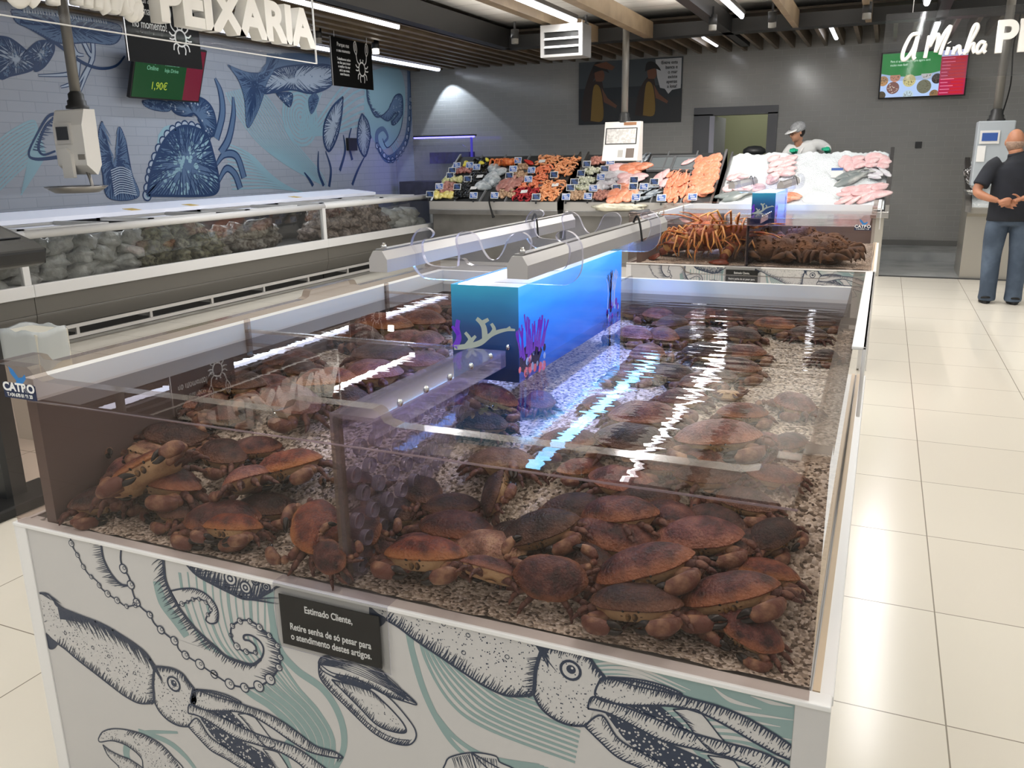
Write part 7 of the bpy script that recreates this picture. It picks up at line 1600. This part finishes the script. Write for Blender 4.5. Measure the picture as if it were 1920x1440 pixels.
# ---------------------------------------------------------------- rear tank: spiny lobsters and rough brown crabs
M_lob = mat('lobster_shell', '#6e2f1c', .45, noise=(9, '#a8552c', .4, .65), bump=(40, .6, .01)); M_lobs = mat('lobster_band', '#c9a064', .45, noise=(12, '#8c5a2e', .4, .6)); M_lleg = mat('lobster_leg', '#b0652c', .45, noise=(14, '#d8a252', .42, .6)); M_ant = mat('lobster_antenna', '#b4551f', .5, noise=(20, '#e0a050', .45, .6))
def make_lobster(seed):
    r = random.Random(seed); t = thing('spiny_lobster', 'lobster', 'lobster')
    c = MB().tube([(0, .02, 0), (0, .06, 0), (0, .12, .005), (0, .17, .005), (0, .21, .01), (0, .235, .015)], [.038, .05, .052, .046, .034, .012], 14, flat=1.0)
    for k in range(40):
        a, y = r.uniform(0, PI), r.uniform(.04, .22); q = .05 * (1 - max(0, y - .14) * 4); c.tube([(q * math.cos(a), y, q * math.sin(a)), (q * 1.22 * math.cos(a), y + .012, q * 1.22 * math.sin(a))], [.005, .001], 5)
    c.build('carapace', M_lob, t)
    c = MB(); 
    for k in range(6):
        y0, z0, q = .01 - k * .032, -.004 * k * k * .6, .044 - k * .0035
        c.tube([(0, y0 + .012, z0), (0, y0, z0), (0, y0 - .026, z0 - .004), (0, y0 - .032, z0 - .006)], [q * .9, q, q * .98, q * .86], 14, k % 2)
    c.build('abdomen', [M_lobs, M_lob], t)
    c = MB()
    for k in (-2, -1, 0, 1, 2): a = k * .45; c.tube([(0, -.185, -.07), (math.sin(a) * .04, -.185 - .04 * math.cos(a), -.082), (math.sin(a) * .085, -.185 - .085 * math.cos(a), -.095)], [.012, .026, .02], 8, flat=.25)
    c.build('tail_fan', M_lob, t)
    for s in (-1, 1):
        for k in range(5):
            y = .17 - .028 * k; an = .5 - .35 * k + r.uniform(-.15, .15); l1, l2 = .10 + .01 * k, .12
            k1 = Vector((s * (.035 + l1 * math.cos(an)), y + l1 * math.sin(an), .045 + r.uniform(-.02, .03))); k2 = k1 + Vector((s * .5 * l2, .4 * l2 * math.sin(an), -.075)); k3 = k2 + Vector((s * .02, .02, -.05))
            MB().tube([(s * .035, y, -.02), k1, k2, k3], [.008, .0075, .006, .002], 7).build('leg', M_lleg, t)
        a = r.uniform(.15, .7); MB().tube(ipol([(s * .018, .225, .02), (s * (.03 + .05 * a), .29, .04), (s * (.05 + .16 * a), .38, .05), (s * (.08 + .32 * a), .48, .03)], 12), [.011, .010, .008, .007, .006, .0055, .005, .0045, .004, .0035, .003, .0015], 7).build('antenna', M_ant, t)
        MB().ell((s * .02, .232, .028), (.007, .008, .007), 8, 6).build('eye', M_eye, t)
    return t
LP = [make_lobster(31), make_lobster(32), make_lobster(33)]; ul = set()
def place_rear(protos, used, u, v, z, yaw, pitch, roll, k, label, group, s=1.):
    P = on(u, v, 2, z); R = Matrix.Rotation(PI + math.radians(yaw), 3, 'Z') @ Matrix.Rotation(math.radians(-pitch * .5), 3, 'X') @ Matrix.Rotation(math.radians(roll * .6), 3, 'Y')
    p = protos[k]
    if k in used: o = dup(p, label=label)
    else: o = p; used.add(k); o['label'] = label
    V = np.array([w_.co[:] for ch in p.children for w_ in ch.data.vertices]) @ np.array(R).T * s; lo, hi = V.min(0), V.max(0)
    P.y = max(P.y, YF + T2 + .02 - lo[1]); P.y = min(P.y, T2 + 3.07 - hi[1]); P.x = max(min(P.x, XR - .045 - hi[0]), XL + .1 - lo[0]); P.z = min(max(P.z, GTOP - lo[2]), WL - .012 - hi[2])
    if P.z + lo[2] < GTOP: P.z = GTOP - lo[2]
    o.location = P; o.rotation_euler = R.to_euler(); o.scale = (s,) * 3; o['group'] = group
for q in [(1212, 474, .77, 60, 0, 0, 0, 'spiny lobster at the left pane end of the rear tank, lowest'), (1250, 480, .77, 100, -20, 10, 1, 'spiny lobster with banded tail, left of middle in front row of rear tank'),
          (1290, 488, .76, -80, 0, 20, 2, 'spiny lobster lying along the front pane of the rear tank, pale banded belly'), (1335, 478, .77, 80, 10, -60, 0, 'spiny lobster turned on its side before the rear partition'),
          (1372, 480, .77, 160, 0, 0, 1, 'spiny lobster at the rear tank partition, lowest'), (1235, 455, .84, -40, 20, 0, 2, 'spiny lobster on top of the pile, left'), (1275, 448, .86, 30, -20, 10, 0, 'spiny lobster with arched legs in the middle of the pile'),
          (1318, 452, .85, 120, 20, -10, 1, 'reddish spiny lobster in second layer of the pile'), (1358, 448, .86, -60, -30, 10, 2, 'spiny lobster pointing its long antennae toward the rear backlit column'), (1300, 432, .9, 70, 10, 0, 0, 'spiny lobster near the water surface, middle'),
          (1250, 428, .9, -100, 0, 10, 1, 'spiny lobster near the water surface, left'), (1380, 430, .9, 20, 15, 0, 2, 'spiny lobster near the water surface by partition'), (1200, 440, .86, 150, 0, 0, 0, 'spiny lobster behind the end of lamp bar, violet lit')]:
    place_rear(LP, ul, *q, 'spiny lobsters in the rear tank', 1.12)
M_rock = mat('rough_crab_shell', '#4a3020', .8, noise=(8, '#75502f', .4, .65), bump=(26, 1., .03)); M_rockl = mat('rough_crab_leg', '#3c281c', .8, noise=(12, '#664628', .4, .65))
def make_spider(seed):
    r = random.Random(seed); t = thing('spider_crab', 'crab', 'crab'); c = lump_mesh(seed, .105, .115, .07, .14)
    for k in range(60):
        a, b_ = r.uniform(0, 2 * PI), r.uniform(.1, 1.4); d = Vector((math.cos(a) * math.cos(b_) * .105, math.sin(a) * math.cos(b_) * .115, math.sin(b_) * .07)); c.tube([d * .95, d * 1.1], [.008, .002], 5)
    c.build('carapace', M_rock, t)
    for s in (-1, 1):
        for k in range(4):
            y = .05 - .035 * k; a = .4 - .3 * k; k1 = Vector((s * .15, y + .06 * a, .01)); k2 = Vector((s * .185, y + .10 * a, -.05)); MB().tube(ipol([(s * .06, y, -.02), k1, k2], 7), [.014, .014, .014, .013, .011, .008, .003], 7).build('leg', M_rockl, t)
        MB().tube(ipol([(s * .05, .08, -.02), (s * .10, .15, -.01), (s * .06, .2, -.03)], 7), [.015, .016, .017, .018, .015, .009, .003], 8).build('claw', M_rockl, t)
    return t
SP = [make_spider(41), make_spider(42)]; us = set()
for q in [(1420, 488, .76, 20, 0, 0, 0, 'reddish rough crab right of rear partition, at the front pane'), (1462, 486, .76, -30, 0, 0, 1, 'rough brown crab second from the rear partition, front row'), (1500, 490, .76, 10, 0, 0, 0, 'rough brown crab in the middle of the right front row, rear tank'),
          (1545, 488, .76, 60, 0, 0, 1, 'rough brown crab third from the right pane of the rear tank'), (1582, 484, .77, -20, 0, 0, 0, 'pale brown rough crab second from the right pane of the rear tank'), (1612, 492, .76, 30, 0, 0, 1, 'rough crab in the front right corner of the rear tank'),
          (1440, 462, .80, 100, 0, 0, 1, 'rough crab in second row beside the rear partition'), (1485, 462, .81, -60, 0, 0, 0, 'rough crab heaped in the middle of second row, rear tank'), (1530, 460, .81, 150, 0, 0, 1, 'rough crab heaped right of the middle in second row'), (1575, 464, .80, 40, 0, 0, 0, 'rough crab in second row near the right pane of the rear tank'),
          (1420, 440, .84, 10, 0, 0, 0, 'dark rough crab in third row below the rear column'), (1505, 444, .84, 70, 0, 0, 1, 'dark rough crab topmost of the right heap')]:
    place_rear(SP, us, *q, 'rough brown crabs in the rear tank', 1.25)
tag(MB().box(-.882, -.868, YF + T2 + .03, T2 + 3.08, HB + .01, 1.0).build('tank_divider', clear('smoky_acrylic', '#4a4a5e', 1.4, .05, haze=.25, hazecol='#3a3a55')), 'smoky divider between lobsters and rough crabs in the rear tank', 'divider')

# ---------------------------------------------------------------- lettering and melted bodies become plain meshes
fonts = [o for o in C.objects if o.type == 'FONT']
bpy.context.view_layer.update(); dg = bpy.context.evaluated_depsgraph_get()
for o in fonts + BAKE:
    me = bpy.data.meshes.new_from_object(o.evaluated_get(dg)); me.name = o.name.split('.')[0]
    if o.type == 'MESH':
        o.modifiers.clear(); o.data = me
        me.polygons.foreach_set('use_smooth', [True] * len(me.polygons))
    else:
        n = bpy.data.objects.new('tmp', me); C.objects.link(n); n.parent = o.parent; n.location = o.location; n.rotation_euler = o.rotation_euler; n.scale = o.scale
        nm = o.name; bpy.data.objects.remove(o); n.name = nm
